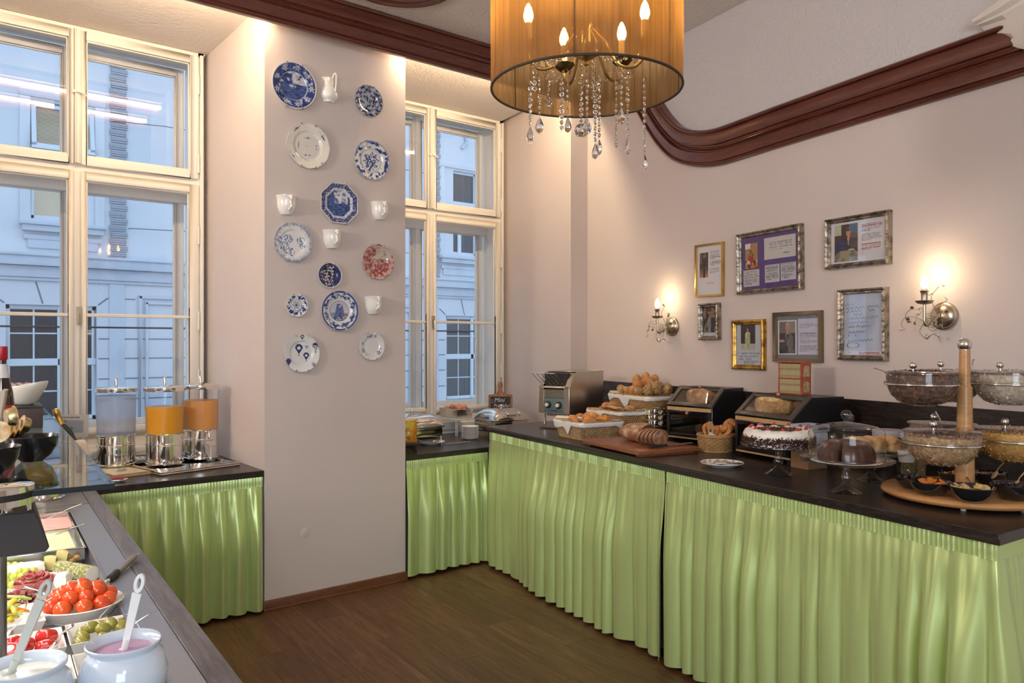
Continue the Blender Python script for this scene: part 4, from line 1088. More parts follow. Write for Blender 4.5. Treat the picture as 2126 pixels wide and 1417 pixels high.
for k, a in enumerate(ARMS):
    d = Vector((cos(radians(a)), sin(radians(a)), 0)); rr = .185
    g = MB(); g.tube(poly_smooth([d * .012 + Vector((0, 0, .20)), d * .05 + Vector((0, 0, .16)), d * .10 + Vector((0, 0, .075)), d * .155 + Vector((0, 0, .062)), d * rr + Vector((0, 0, .10)), d * rr + Vector((0, 0, .125))], 6), .005, 8); arm = g.build('arm', m_brass, ch, smooth=60)
    MC = Matrix.Translation(d * rr)
    g = MB(); g.lathe([(0, .115), (.010, .116), (.026, .128), (.036, .142), (.033, .144), (.015, .134), (0, .134)], 22, MC, wob=lambda a, i: 1 + (.08 * cos(a * 12) if i in (3, 4) else 0)); g.build('drip_tray', m_cup, ch, smooth=50)
    g = MB(); g.lathe([(0, .13), (.011, .13), (.011, .205), (0, .205)], 14, MC); g.build('candle_sleeve', m_candle, ch)
    g = MB(); g.lathe([(0, .203), (.009, .205), (.0155, .222), (.0155, .234), (.011, .252), (.004, .266), (0, .27)], 14, MC); g.build('bulb', emit('chandelier_bulb', (1, .68, .32), 135) if k == 0 else bpy.data.materials['chandelier_bulb'], ch, smooth=80)
# crystal strands: (radius, angle, start z, beads, drop)
def strand(x, y, z0, n, end, pitch=.0175):
    global bead0, drop0
    w = MB(); w.cyl((0, 0, 0), (0, 0, -pitch * n - .004), .0006, n=4); s = w.build('crystal_strand', m_brass, ch); s.location = (x, y, z0); s.rotation_euler = (0, 0, rnd.uniform(0, 6))
    for i in range(n):
        if bead0 is None:
            b = MB(); b.lathe([(0, -.0038), (.0045, -.0030), (.0078, 0), (.0045, .0030), (0, .0038)], 8, Matrix.Rotation(pi / 2, 4, 'X')); bead0 = b.build('bead', m_crystal, s, smooth=0); o = bead0
        else: o = inst(bead0, 'bead', s)
        o.location = (0, 0, -pitch * (i + .5)); o.rotation_euler = (0, 0, rnd.uniform(-.6, .6))
    if end == 'drop':
        if drop0 is None:
            b = MB(); b.lathe([(0, 0), (.005, -.008), (.013, -.026), (.0145, -.034), (.011, -.044), (.004, -.050), (0, -.052)], 8, Matrix.Diagonal((1, .6, 1, 1))); drop0 = b.build('drop', m_crystal, s, smooth=0); o = drop0
        else: o = inst(drop0, 'drop', s)
        o.location = (0, 0, -pitch * n - .002); o.rotation_euler = (0, 0, rnd.uniform(0, 3))
    elif end == 'ball':
        b = MB(); b.ball((0, 0, -.024), .022, 12, 8); o = b.build('crystal_ball', m_crystal, s, smooth=0); o.location = (0, 0, -pitch * n)
for (u, v, r, n, end) in ((1101, 232, .20, 6, 'drop'), (1120, 218, .16, 5, 'drop'), (1166, 215, .08, 8, ''), (1179, 218, .06, 5, 'drop'), (1219, 215, .09, 6, 'drop'), (1207, 262, .0, 9, 'ball'), (1236, 250, .05, 9, 'drop'), (1244, 236, .04, 10, 'drop'),
                          (1279, 238, .12, 10, ''), (1290, 205, .14, 4, 'drop'), (1303, 232, .16, 10, 'drop'), (1338, 258, .21, 11, 'drop'), (1150, 130, .17, 4, ''), (1110, 150, .19, 5, ''), (1232, 165, -.14, 6, ''), (1284, 150, -.17, 5, ''), (1139, 165, -.15, 6, 'drop')):
    # r: how far the strand hangs from the axis along the viewing direction (towards the viewer +)
    base = ax + (CAM - ax).to_2d().to_3d().normalized() * r * .6; p = at_depth(u, v, base)
    q = p - ax
    if hypot(q.x, q.y) > .27: k_ = .27 / hypot(q.x, q.y); q.x *= k_; q.y *= k_
    ln = .0175 * n + (.05 if end == 'drop' else .045 if end == 'ball' else 0)
    strand(q.x, q.y, q.z + ln * .5 + .02 if end != 'ball' else q.z + ln, n + 2, end)
g = MB()
for k, a in enumerate(ARMS):                       # bead garlands between the arms
    a2 = ARMS[(k + 1) % 5]; p0 = Vector((cos(radians(a)) * .17, sin(radians(a)) * .17, .125)); p1 = Vector((cos(radians(a2)) * .17, sin(radians(a2)) * .17, .125))
    w = MB(); w.tube([p0.lerp(p1, i / 10) - Vector((0, 0, .07 * sin(pi * i / 10))) for i in range(11)], .0006, 4); s = w.build('crystal_garland', m_brass, ch)
    for i in range(1, 12):
        o = inst(bead0, 'bead', s); o.location = p0.lerp(p1, i / 12) - Vector((0, 0, .07 * sin(pi * i / 12))); o.rotation_euler = (rnd.uniform(-.5, .5), rnd.uniform(-.5, .5), rnd.uniform(0, 3))
# ================================================================== things on the long counter
def turn(dx, dy): return atan2(dy, dx)
m_wicker = M('wicker', (.46, .29, .12), .6, var=(30, (.34, .19, .07), .35, .7), bump=(60, .3, .004))
m_wicker2 = M('pale_wicker', (.46, .32, .16), .6, var=(30, (.32, .19, .08), .35, .7), bump=(60, .3, .004))
m_linen = M('white_linen', (.80, .79, .78), .85, bump=(160, .08, .002), sss=0)
def scatter_mat(name, cols, rough=.6, seed=0):
    """each loose flake takes one of a few colours"""
    m, nt, b = newmat(name); g = nt.nodes.new('ShaderNodeNewGeometry')
    n = len(cols); link(nt, ramp(nt, g.outputs['Random Per Island'], [((i + .02) / n, c) for i, c in enumerate(cols)]), b.inputs['Base Color'])
    for nd in nt.nodes:
        if nd.type == 'VALTORGB': nd.color_ramp.interpolation = 'LINEAR'
    b.inputs['Roughness'].default_value = rough; return m
def bake(name, c1, c2, c3, scale=18, rough=.5):
    m, nt, b = newmat(name); v = coords(nt); n = noise_tex(nt, v, scale, 6, .6)
    link(nt, ramp(nt, n, [(.30, c1), (.5, c2), (.68, c3)]), b.inputs['Base Color']); b.inputs['Roughness'].default_value = rough
    bumpn(nt, b, noise_tex(nt, v, scale * 4, 4), .25, .004); return m
m_roll = bake('golden_crust', (.36, .125, .028), (.46, .19, .05), (.56, .29, .10), 14)
m_seed = bake('seeded_crust', (.13, .06, .022), (.34, .19, .075), (.52, .36, .17), 60, .65)
m_poppy = bake('poppy_crust', (.05, .045, .045), (.45, .27, .10), (.60, .40, .18), 34, .6)
m_crois = bake('croissant_crust', (.40, .115, .018), (.58, .22, .035), (.72, .36, .08), 16, .38)
m_rye = bake('floured_rye_crust', (.22, .085, .035), (.34, .16, .075), (.58, .42, .30), 22, .6)
m_crumb = M('rye_crumb', (.34, .20, .11), .85, bump=(130, .5, .004), var=(60, (.24, .13, .07)))
m_lye = M('lye_pretzel_crust', (.52, .20, .04), .28, coat=.3, var=(9, (.38, .12, .02), .4, .7))

# ---- conveyor toaster
m_tsteel = M('warm_brushed_steel', (.50, .47, .42), .34, 1.0, bump=(240, .05))
p = on_z(1140, 894, Z2); rzT = turn(.157, -.987)
t = thing('conveyor_toaster', 'steel conveyor toaster with wire bread rack at the window end of the long counter', 'toaster', (1.868, -.49, Z2), rzT)
TW, TD = .135, .40
g = MB()
for sx in (-1, 1): g.prism([(0, .105), (0, .285), (.055, .385), (.10, .40), (TD, .40), (TD, .105)], sx * TW - .004, sx * TW + .004, Matrix(((0, 0, 1, 0), (1, 0, 0, 0), (0, 1, 0, 0), (0, 0, 0, 1))))
g.build('side_panel', m_tsteel, t, bevel=.004)
g = MB(); g.bx(-TW, TW, .10, TD, .392, .40); g.bx(-TW, TW, TD - .006, TD, .105, .40); g.bx(-TW, TW, .0, TD, .105, .111)
g.bx(-TW, -TW + .045, .0, .006, .105, .285); g.bx(TW - .045, TW, .0, .006, .105, .285); g.bx(-TW + .045, TW - .045, .002, .007, .215, .272)
sl = Matrix.Translation((0, .0, .285)) @ Matrix.Rotation(radians(61), 4, 'X')
g.bx(-TW, -TW + .035, .0, .115, -.003, .003, sl); g.bx(TW - .035, TW, .0, .115, -.003, .003, sl); g.bx(-TW, TW, .095, .118, -.003, .003, sl); g.bx(-TW, TW, .0, .012, -.003, .003, sl)
g.build('housing', m_tsteel, t, bevel=.0015, seg=1)
g = MB(); g.bx(-TW + .03, TW - .03, .03, .30, .12, .388); g.build('heating_chamber', m_blackmatt, t, smooth=0)
g = MB()
for k in range(8):
    for j in range(5): g.bx(-.075 + k * .021 + (.008 if j % 2 else 0), -.062 + k * .021 + (.008 if j % 2 else 0), .0005, .003, .224 + j * .0095, .2275 + j * .0095)
g.build('vent_slots', m_blackmatt, t)['kind'] = 'stuff'
g = MB(); g.bx(-TW + .045, TW - .045, .0, .006, .11, .213); g.build('control_panel', M('teal_grey_panel', (.11, .17, .18), .4), t, bevel=.001)
for x in (-.048, .048):
    g = MB(); MK = Matrix.Translation((x, 0, .166)) @ Matrix.Rotation(pi / 2, 4, 'X'); g.lathe([(0, .0), (.026, .0), (.024, .012), (.020, .014), (0, .014)], 24, MK); k = g.build('knob', m_blackmatt, t)
    g = MB(); g.lathe([(0, .013), (.014, .013), (.013, .024), (0, .025)], 20, MK); g.build('knob_cap', M('ivory_knob_%d' % (x > 0), (.75, .68, .58), .4), k)
font_mesh('brand_script', 'Caterchef', .016, (0, -.0012, .126), t, M('panel_print', (.02, .025, .03), .5), shear=.35)
for x in (-TW + .03, TW - .03):
    for y in (.03, TD - .04): g = MB(); g.cyl((x, y, .0), (x, y, .107), .008, n=10); g.build('leg', m_chrome, t)
g = MB(); g.bx(-TW + .02, TW - .02, -.02, .045, .004, .010); g.bx(-TW + .02, TW - .02, -.02, -.014, .004, .022); g.build('crumb_tray', m_tsteel, t)
g = MB()
for k in range(6): g.cyl((-.10 + k * .04, .02, .285), (-.10 + k * .04, -.115, .390), .0022, n=6)
g.cyl((-.105, -.115, .39), (.105, -.115, .39), .0025, n=6); g.cyl((-.105, .012, .287), (.105, .012, .287), .003, n=6); g.build('bread_rack', m_chrome, t)
g = MB()
for k in range(16): g.bx(-TW + .05 + k * .011, -.005 - TW + .06 + k * .011, .03, .034, .085, .105)
g.build('rear_grille', m_darksteel, t)['kind'] = 'stuff'

# ---- baskets
def basket(name, label, loc, rz, L, D, H, flare, mat, rowh=.0125, rect=True, handle=False, tilt=0.0):
    """L along local x, D along y; open rectangular or round wicker basket with its weave built strand by strand"""
    t = thing(name, label, 'basket', loc, rz); t.rotation_euler = (tilt, 0, rz)
    def per(q, z, off):
        k = 1 + flare * (z / H)
        if rect:
            a = L / 2 * k + off; b = D / 2 * k + off; r = .03
            tot = 2 * (a + b); s = (q % 1.0) * tot
            if s < 2 * a: x, y = -a + s, -b
            elif s < 2 * a + 2 * b: x, y = a, -b + s - 2 * a
            elif s < 4 * a + 2 * b: x, y = a - (s - 2 * a - 2 * b), b
            else: x, y = -a, b - (s - 4 * a - 2 * b)
            cx, cy = max(-a + r, min(a - r, x)), max(-b + r, min(b - r, y)); d = Vector((x - cx, y - cy))
            if d.length > 1e-6 and abs(x) > a - r - 1e-6 and abs(y) > b - r - 1e-6: d = d.normalized() * r; x, y = cx + d.x, cy + d.y
            return x, y
        a = 2 * pi * q; return (L / 2 * k + off) * cos(a), (D / 2 * k + off) * sin(a)
    n = max(20, 2 * int(((L + D) * 2 if rect else pi * L) / .030)); g = MB(); rows = int(H / rowh)
    for j in range(rows):
        z = rowh * (j + .5); pts = []
        for i in range(n * 2):
            o = .0045 * cos(pi * (i / 2 + (j % 2)))
            x, y = per(i / (n * 2), z, o); pts.append((x, y, z))
        g.tube(pts, rowh * .52, 5, True)
    g.build('weave', mat, t, smooth=60)['kind'] = 'stuff'
    g = MB()
    for i in range(n):
        x0, y0 = per((i + .0) / n, .0, 0); x1, y1 = per((i + .0) / n, H, 0); g.cyl((x0, y0, 0), (x1, y1, H), .0028, n=5)
    g.build('stake', mat, t)['kind'] = 'stuff'
    g = MB()
    for zo, ro in ((H, .009), (H + .006, .006), (.004, .006)):
        g.tube([(*per(i / 64, min(zo, H), .003 * (ro < .008)), zo) for i in range(64)], ro, 7, True)
    g.build('rim', mat, t, smooth=60)
    g = MB(); g.prism([per(i / 48, 0, -.004) for i in range(48)], .0, .006); g.build('bottom', mat, t)
    return t, per
def liner(label, root, per, H, hang, seed, lift=.012, cover=None, inner=.05):
    """a cloth laid over a basket's rim; hang(q): how far it hangs down outside at perimeter position q"""
    t = thing('basket_cloth', label, 'cloth', root.location, rot=tuple(root.rotation_euler)); n = 96; m = 14; ph = seed * 3.3
    g = MB()
    def fn(u, v):
        h = hang(u % 1.0); tot = inner + .03 + h; s = v * tot
        if s < inner: off, z = -.022 - .02 * (1 - s / inner), H - (inner - s) * .9 + lift * .2
        elif s < inner + .03: a = (s - inner) / .03; off, z = -.022 + .034 * a, H + lift * (.2 + .55 * sin(a * pi))
        else: d = s - inner - .03; off, z = .011 + .006 * noise.noise(Vector((u * 7, ph, d * 7))) + .05 * d * (1 + .5 * sin(u * 17 + ph)), H + lift * .2 - d
        x, y = per(u % 1.0, min(max(z, 0), H), off); return (x, y, z + .004 * noise.noise(Vector((u * 25, v * 4, ph))))
    g.grid(fn, n, m); g.build('cloth', m_linen, t, smooth=180, solid=.0015); return t
def puff(q0, w, h): return lambda q: h * max(0, 1 - abs(((q - q0 + .5) % 1) - .5) / w)
def roll(label, loc, rot, size, kind, group):
    """one bread roll lying in a basket"""
    o = None; sx, sy, sz = size; sd = rnd.uniform(0, 99)
    g = MB()
    if kind == 'kaiser':
        f = lambda d: 1 + .05 * noise.noise(d * 2.2 + Vector((sd, 0, 0))) - .10 * max(0, d.z) * max(0, cos(5 * (atan2(d.y, d.x) + d.z * .8))) ** 6
    elif kind == 'slit':
        f = lambda d: 1 + .04 * noise.noise(d * 2.5 + Vector((sd, 0, 0))) - (.12 * exp(-(d.y / .13) ** 2) if d.z > .1 and abs(d.x) < .8 else 0)
    elif kind == 'lumpy':
        f = lambda d: 1 + .16 * noise.noise(d * 3.2 + Vector((sd, 0, 0))) + .05 * noise.noise(d * 9)
    else:
        f = lambda d: 1 + .05 * noise.noise(d * 2.4 + Vector((sd, 0, 0)))
    g.ball((0, 0, 0), (sx, sy, sz), 22, 14, None, f)
    mat = {'seed': m_seed, 'lumpy': m_seed, 'poppy': m_poppy}.get(kind, m_roll)
    o = g.build('bread_roll', mat, smooth=80); o.location = loc; o.rotation_euler = rot
    return tag(o, label, 'bread roll', group)
# front basket with croissants
AW = RW_ANG
bA = Vector((1.722, -.985, Z2)); rzA = turn(-.20, -.98)
tA, pA = basket('wicker_basket', 'low pale wicker basket of croissants at the front edge of the counter', bA, rzA, .285, .255, .105, .20, m_wicker2)
liner('white cloth lining the low croissant basket, folded over its front rim', tA, pA, .105, lambda q: .026 + puff(.02, .12, .03)(q) + puff(.265, .075, .060)(q) + puff(.13, .1, .02)(q), 1)
def croissant(label, loc, rot, s=1.0):
    pts = []; rr = []; n = 34
    for i in range(n + 1):
        a = -1.15 + 2.3 * i / n; pts.append((.055 * sin(a) * s, .055 * (cos(a) - .75) * s, .004 * cos(a * 2)))
        q = 1 - abs(i / n - .5) * 2; rr.append(s * (.007 + .024 * q ** .75) * (1 + .13 * abs(sin(i / n * pi * 6.5)) - .06))
    g = MB(); g.tube(pts, rr, 14, False, .82); o = g.build('croissant', m_crois, smooth=70); o.location = loc; o.rotation_euler = rot
    return tag(o, label, 'croissant', 'croissants in the low wicker basket')
MA = Matrix.Translation(bA) @ Matrix.Rotation(rzA, 4, 'Z')
for k, (x, y, z, r, lab) in enumerate(((-.11, .02, .118, .4, 'croissant nearest the toaster in the low basket'), (-.02, .05, .128, 2.2, 'largest croissant at the top of the low basket'), (.05, -.03, .122, 1.2, 'croissant in the middle of the low basket'), (.10, .05, .118, 2.9, 'croissant at the cloth tip in the low basket'), (.12, -.07, .108, .2, 'croissant tucked at the end of the low basket'), (-.06, -.06, .108, 1.0, 'croissant at the front rim of the low basket'))):
    croissant(lab, MA @ Vector((x, y, z)), (rnd.uniform(-.3, .3), rnd.uniform(-.3, .3), r), 1.05 if k == 1 else .92)
# tall basket behind, with a serviette thrown over it and a bread knife board rim
bB = Vector((2.07, -.945, Z2)); rzB = turn(-.17, -.985)
tB, pB = basket('wicker_basket', 'tall brown wicker basket behind the croissants with a long white cloth', bB, rzB, .34, .27, .150, .12, m_wicker)
liner('long white cloth hanging down the front of the tall wicker basket', tB, pB, .150, lambda q: .02 + .115 * max(0, min(1, (.16 - abs(q - .115)) / .05)), 2)
for k, (x, y, z, r, kd, lab) in enumerate(((-.10, -.05, .168, .5, 'plain', 'golden roll at the window end of the tall wicker basket'), (-.02, -.06, .178, .2, 'plain', 'golden roll peeking over the cloth of the tall wicker basket'), (.06, .02, .155, 1.3, 'seed', 'seeded roll half hidden in the tall wicker basket'))):
    roll(lab, Matrix.Translation(bB) @ Matrix.Rotation(rzB, 4, 'Z') @ Vector((x, y, z)), (0, .2, r), (.05, .036, .03), kd, 'rolls in the tall wicker basket')
# wooden tongs laid across it
MBm = Matrix.Translation(bB) @ Matrix.Rotation(rzB, 4, 'Z')
t = thing('wooden_tongs', 'pale wooden bread tongs lying across the tall wicker basket', 'tongs', MBm @ Vector((.02, -.11, .168)), rzB)
m_tongs = wood('beech_tongs', (.36, .22, .11), (.46, .30, .16), (.55, .38, .22), (2, 14, 14), 4, .5)
for sg in (-1, 1):
    g = MB(); g.tube([(-.11, .03 * sg * .1, 0), (0, .012 * sg, .012), (.10, .02 * sg, .006)], [.008, .009, .012], 6, False, .5); g.build('arm', m_tongs, t)
# upper basket of rolls, held up behind on a wooden riser
bC = Vector((2.285, -.93, 1.135)); rzC = turn(-.2, -.98)
t = thing('wooden_riser', 'dark wooden riser holding up the basket of rolls at the wall', 'riser', (2.30, -.93, Z2), rzC)
g = MB(); g.bx(-.15, .15, -.10, .10, .115, .133); g.build('top_board', m_mahogany, t, bevel=.003)
for x in (-.14, .12):
    g = MB(); g.bx(x, x + .02, -.09, .09, 0, .115); g.build('leg', m_mahogany, t)
tC, pC = basket('wicker_basket', 'raised brown wicker basket heaped with bread rolls against the wall', bC, rzC, .37, .20, .105, .22, m_wicker)
liner('white cloth under the heaped rolls, its pointed corner hanging over the raised basket', tC, pC, .105, lambda q: .026 + puff(.285, .085, .075)(q) + puff(.0, .10, .03)(q), 3)
MC_ = Matrix.Translation(bC) @ Matrix.Rotation(rzC, 4, 'Z')
RL = [(-.19, -.04, .14, 'plain', (.036, .03, .03), (0, 0, .5), 'small brown roll at the window end of the heap'), (-.13, .06, .19, 'slit', (.055, .034, .034), (0, 1.25, .3), 'upright slit roll standing at the window end of the heap'), (-.05, .07, .205, 'slit', (.058, .032, .034), (0, 1.4, 1.2), 'tallest upright roll at the back of the heap'), (.03, .08, .20, 'plain', (.05, .032, .032), (0, 1.3, 2.0), 'upright seeded tip at the back middle of the heap'),
      (-.12, -.07, .135, 'poppy', (.042, .036, .03), (.2, .2, .3), 'poppy seed roll on the front rim of the heap'), (-.05, -.08, .135, 'poppy', (.042, .036, .03), (.3, 0, 1.1), 'second poppy seed roll on the front rim beside the oval one'), (.015, -.095, .135, 'slit', (.05, .036, .032), (.5, .7, 1.4), 'pale oval roll at the front middle of the heap'), (.075, -.085, .135, 'seed', (.048, .040, .034), (.2, .1, .3), 'coarse seeded roll in the front row of the heap'),
      (-.01, -.02, .175, 'kaiser', (.048, .046, .034), (.4, .1, .5), 'kaiser roll in the middle of the heap'), (.05, .02, .195, 'kaiser', (.050, .046, .036), (.3, .3, 1.5), 'kaiser roll on top of the heap'), (.11, .0, .17, 'seed', (.050, .044, .036), (.3, .2, 2.2), 'round seeded roll right of the topmost kaiser roll'), (.15, -.06, .145, 'lumpy', (.046, .040, .034), (.1, .4, .7), 'knobbly roll at the counter end of the front row'), (.19, -.01, .165, 'lumpy', (.050, .036, .044), (.3, .9, .2), 'knobbly upright roll at the counter end of the heap'), (.215, .05, .155, 'lumpy', (.045, .034, .036), (.1, 1.0, .9), 'last knobbly roll at the far end of the heap')]
for (x, y, z, kd, sz, ro, lab) in RL:
    roll(lab, MC_ @ Vector((x, y, z)), ro, sz, kd, 'bread rolls heaped in the raised basket')

# ---- stacked fluted glass bowls
pb_ = on_z(1358, 903, Z2)
for k in range(4):
    t = thing('fluted_bowl', ['lowest fluted silver bowl of the stack beside the first bread case', 'second fluted silver bowl from the bottom of the stack', 'third fluted silver bowl from the bottom of the stack', 'topmost fluted silver bowl of the stack beside the first bread case'][k], 'bowl', (pb_.x, pb_.y, Z2 + k * .036 + (0 if k < 1 else .0)), 0, 'fluted bowls in a stack')
    g = MB(); g.lathe([(.0, .004), (.035, .004), (.038, .0), (.042, .004), (.052, .03), (.070, .058), (.078, .066)], 48, None, wob=lambda a, i: 1 + (.035 * cos(a * 24) if i > 3 else 0)); g.build('body', m_chrome, t, smooth=50)
    g = MB(); g.tube([(.078 * cos(a), .078 * sin(a), .066) for a in [2 * pi * i / 40 for i in range(40)]], .0022, 6, True); g.build('rim', m_chrome, t)

# ---- black bread cases with glass flaps
m_case = M('black_case_lacquer', (.009, .009, .010), .25)
m_caseframe = M('dark_brown_case_frame', (.060, .048, .038), .35)
m_caseglass = glass('case_glass', (.93, .91, .88), 1.5)
m_beech = wood('beech', (.42, .24, .10), (.52, .32, .15), (.60, .40, .21), (2, 16, 16), 4, .4)
def bread_case(label, loc, rz, Wd, D, kids_):
    t = thing('bread_case', label, 'bread case', loc, rz); h = Wd / 2; zl, zt, ys = .215, .325, .135
    g = MB(); PR = [(0, .02), (0, zl), (ys, zt), (D, zt), (D, .02)]
    MX = Matrix(((0, 0, 1, 0), (1, 0, 0, 0), (0, 1, 0, 0), (0, 0, 0, 1)))
    for a, b in ((-h, -h + .010), (h - .010, h)):
        g2 = MB(); g2.prism(PR, a, b, MX); g2.build('side_panel', m_case, t, bevel=.001, seg=1)
    g = MB(); g.bx(-h + .01, h - .01, ys, D, zt - .010, zt); g.build('top_panel', m_caseframe, t, bevel=.001, seg=1)
    g = MB(); g.bx(-h + .01, h - .01, D - .01, D, .02, zt - .01); g.bx(-h + .01, h - .01, 0, D - .01, .02, .03); g.build('back_panel', m_case, t)
    g = MB(); g.bx(-h + .01, h - .01, .02, D - .01, zl - .012, zl - .004); g.build('middle_shelf', m_case, t)
    L = hypot(ys, zt - zl); an = atan2(zt - zl, ys); MS = Matrix.Translation((0, 0, zl)) @ Matrix.Rotation(an, 4, 'X')
    for (nm, MM, ln, mt, st) in (('upper_flap', MS, L, m_caseframe, .030), ('lower_flap', Matrix.Translation((0, .0, .035)) @ Matrix.Rotation(pi / 2, 4, 'X'), zl - .060, m_case, .020)):
        f = MB(); a0 = -h + (.0 if nm[0] == 'u' else .010); a1 = -a0
        f.bx(a0, a0 + st, 0, ln, -.004, .010, MM); f.bx(a1 - st, a1, 0, ln, -.004, .010, MM); f.bx(a0 + st, a1 - st, 0, st, -.004, .010, MM); f.bx(a0 + st, a1 - st, ln - st, ln, -.004, .010, MM)
        o = f.build(nm, mt, t, bevel=.002, seg=1)
        q = MB(); q.bx(a0 + st, a1 - st, st, ln - st, .002, .004, MM); q.build('pane', m_caseglass, o, smooth=0)
        q = MB(); q.ball(tuple(MM @ Vector((.0, ln - st * .5 if nm[0] == 'u' else ln - .012, .020))), .011, 12, 8); q.cyl(MM @ Vector((0, ln - st * .5 if nm[0] == 'u' else ln - .012, .008)), MM @ Vector((0, ln - st * .5 if nm[0] == 'u' else ln - .012, .018)), .004, n=8); q.build('knob', M('copper_knob_' + nm, (.50, .22, .12), .35, .6), o)
    g = MB(); g.bx(-h + .008, h - .008, -.006, .004, zl - .026, zl - .004); g.build('beech_strip', m_beech, t, bevel=.001, seg=1)
    g = MB(); g.bx(-h + .010, h - .010, -.004, .006, .022, .032); g.build('beech_strip', m_beech, t, bevel=.001, seg=1)
    for x in (-h + .03, h - .03):
        g = MB(); g.bx(x - .015, x + .015, .01, D - .02, 0, .02); g.build('foot', m_case, t)
    return t, Matrix.Translation(loc) @ Matrix.Rotation(rz, 4, 'Z')
rz1 = turn(.05, -.998); rz2 = turn(-.215, -.976)
c1 = on_z(1384, 913, Z2); d1_ = Vector((cos(rz1), sin(rz1), 0))
t1, M1 = bread_case('black glass-fronted bread case nearest the wicker baskets', c1 + d1_ * .165, rz1, .33, .33, None)
c2 = on_z(1526, 943, Z2); d2_ = Vector((cos(rz2), sin(rz2), 0))
t2, M2 = bread_case('black glass-fronted bread case with the book box on top', c2 + d2_ * .20, rz2, .40, .36, None)
def loaf(label, Mx, loc, size, rot, mat):
    g = MB(); sd = rnd.uniform(0, 50); g.ball((0, 0, 0), size, 26, 16, None, lambda d: (1 + .05 * noise.noise(d * 2.2 + Vector((sd, 0, 0)))) / max(.72, (abs(d.x) ** 3 + abs(d.y) ** 3 + abs(d.z) ** 3) ** .33) * .86)
    o = g.build('bread_loaf', mat, smooth=70); o.location = Mx @ Vector(loc); o.rotation_euler = rot; return tag(o, label, 'bread')
m_speck = bake('grain_crust', (.42, .24, .09), (.66, .44, .20), (.80, .60, .34), 70, .6)
loaf('brown loaf behind the sloping pane of the first bread case', M1, (0, .165, .272), (.135, .095, .062), (0, 0, rz1), m_rye)
loaf('dark loaf in the lower part of the first bread case', M1, (.05, .13, .075), (.09, .07, .042), (0, 0, rz1), bake('dark_crust', (.05, .02, .012), (.10, .04, .022), (.16, .07, .04), 20))
loaf('seeded pale loaf behind the sloping pane of the second bread case', M2, (-.06, .175, .270), (.15, .10, .064), (0, 0, rz2), m_speck)
loaf('dark seeded loaf beside the pale one in the second bread case', M2, (.135, .17, .266), (.06, .09, .056), (0, 0, rz2), bake('dark_grain', (.10, .05, .03), (.20, .11, .06), (.36, .22, .12), 60))
# box that looks like two shelves of books, on the second case
MBk = M2 @ Matrix.Translation((-.03, .22, .326))
t = thing('book_box', 'red decorative box shaped like two shelves of tiny books on the second bread case', 'box', MBk @ Vector((0, 0, 0)), rz2 + .12); t.scale = (.84, .84, .82)
m_red = M('worn_red_board', (.42, .075, .035), .5, var=(20, (.50, .16, .08), .45, .75))
g = MB(); g.bx(-.085, .085, 0, .10, 0, .006); g.bx(-.085, .085, 0, .10, .101, .108); g.bx(-.085, .085, 0, .10, .206, .212); g.bx(-.085, -.079, 0, .10, .006, .206); g.bx(.079, .085, 0, .10, .006, .206); g.bx(-.079, .079, .094, .10, .006, .206)
g.build('case', m_red, t, bevel=.001, seg=1)
m_spine = M('gilt_spine', (.46, .38, .20), .5, var=(60, (.30, .21, .08), .45, .6)); b0 = None
m_spines = scatter_mat('gilt_spines', [(.50, .42, .24), (.42, .34, .18), (.55, .48, .30)], .5)
for j in range(2):
    for i in range(15):
        if b0 is None:
            g = MB(); g.bx(-.0046, .0046, .003, .07, 0, .092); g.bx(-.0049, .0049, .0015, .004, .060, .074); g.bx(-.0049, .0049, .0015, .004, .012, .016); b0 = g.build('book_spine', m_spine, t, bevel=.0012, seg=1); o = b0
        else: o = inst(b0, 'book_spine', t)
        o.location = (-.073 + i * .0103, 0, .007 + j * .1)
for j in range(2):
    g = MB(); zz = .052 + j * .1; out = [(cos(a) * .032, sin(a) * .018 + .022) for a in [pi * i / 12 for i in range(13)]] + [(-.032, -.038), (.032, -.038)]
    g.prism([(x, y) for x, y in out], 0, .002, Matrix.Translation((.085, .05, zz)) @ Matrix(((0, 0, 1, 0), (1, 0, 0, 0), (0, 1, 0, 0), (0, 0, 0, 1)))); g.build('side_panel', m_spine, t)
    g = MB(); g.tube([(0, x, y) for x, y in out], .0025, 5, True); o = g.build('side_moulding', M('dark_red_%d' % j, (.24, .05, .03), .5), t); o.location = (.086, .05, zz)

# ---- cutting board, loaf, slices, knife
rzb = turn(-.22, -.975)
bc = Vector((1.575, -1.545, Z2))
m_board = wood('cherry_board', (.16, .045, .016), (.25, .085, .035), (.34, .13, .06), (1.2, 12, 12), 3, .35, .1)
t = thing('cutting_board', 'reddish wooden cutting board with a grooved top on the counter edge side', 'cutting board', bc, rzb)
g = MB(); g.bx(-.285, .285, -.20, .20, .008, .034); g.build('board', m_board, t, bevel=.006)
for k in range(8):
    g = MB(); g.bx(-.275, .20, -.19 + k * .047, -.15 + k * .047, .034, .0365); g.build('slat', m_board, t, bevel=.001, seg=1)
for x in (-.25, .25):
    g = MB(); g.bx(x - .02, x + .02, -.18, .18, 0, .008); g.build('foot', m_board, t)
MBo = Matrix.Translation(bc) @ Matrix.Rotation(rzb, 4, 'Z')
t = thing('cut_bread_loaf', 'large floured rye loaf with its cut side showing on the cutting board', 'bread', MBo @ Vector((-.01, .03, .037)), rzb + .35)
g = MB(); vs = []
def lf(d): return (1 + .035 * noise.noise(d * 2.6)) 
g.ball((0, 0, .050), (.150, .085, .056), 34, 20, None, lf)
g.v = [(min(x, .045), y, max(z, 0)) for x, y, z in g.v]; g.build('crust', m_rye, t, smooth=60)
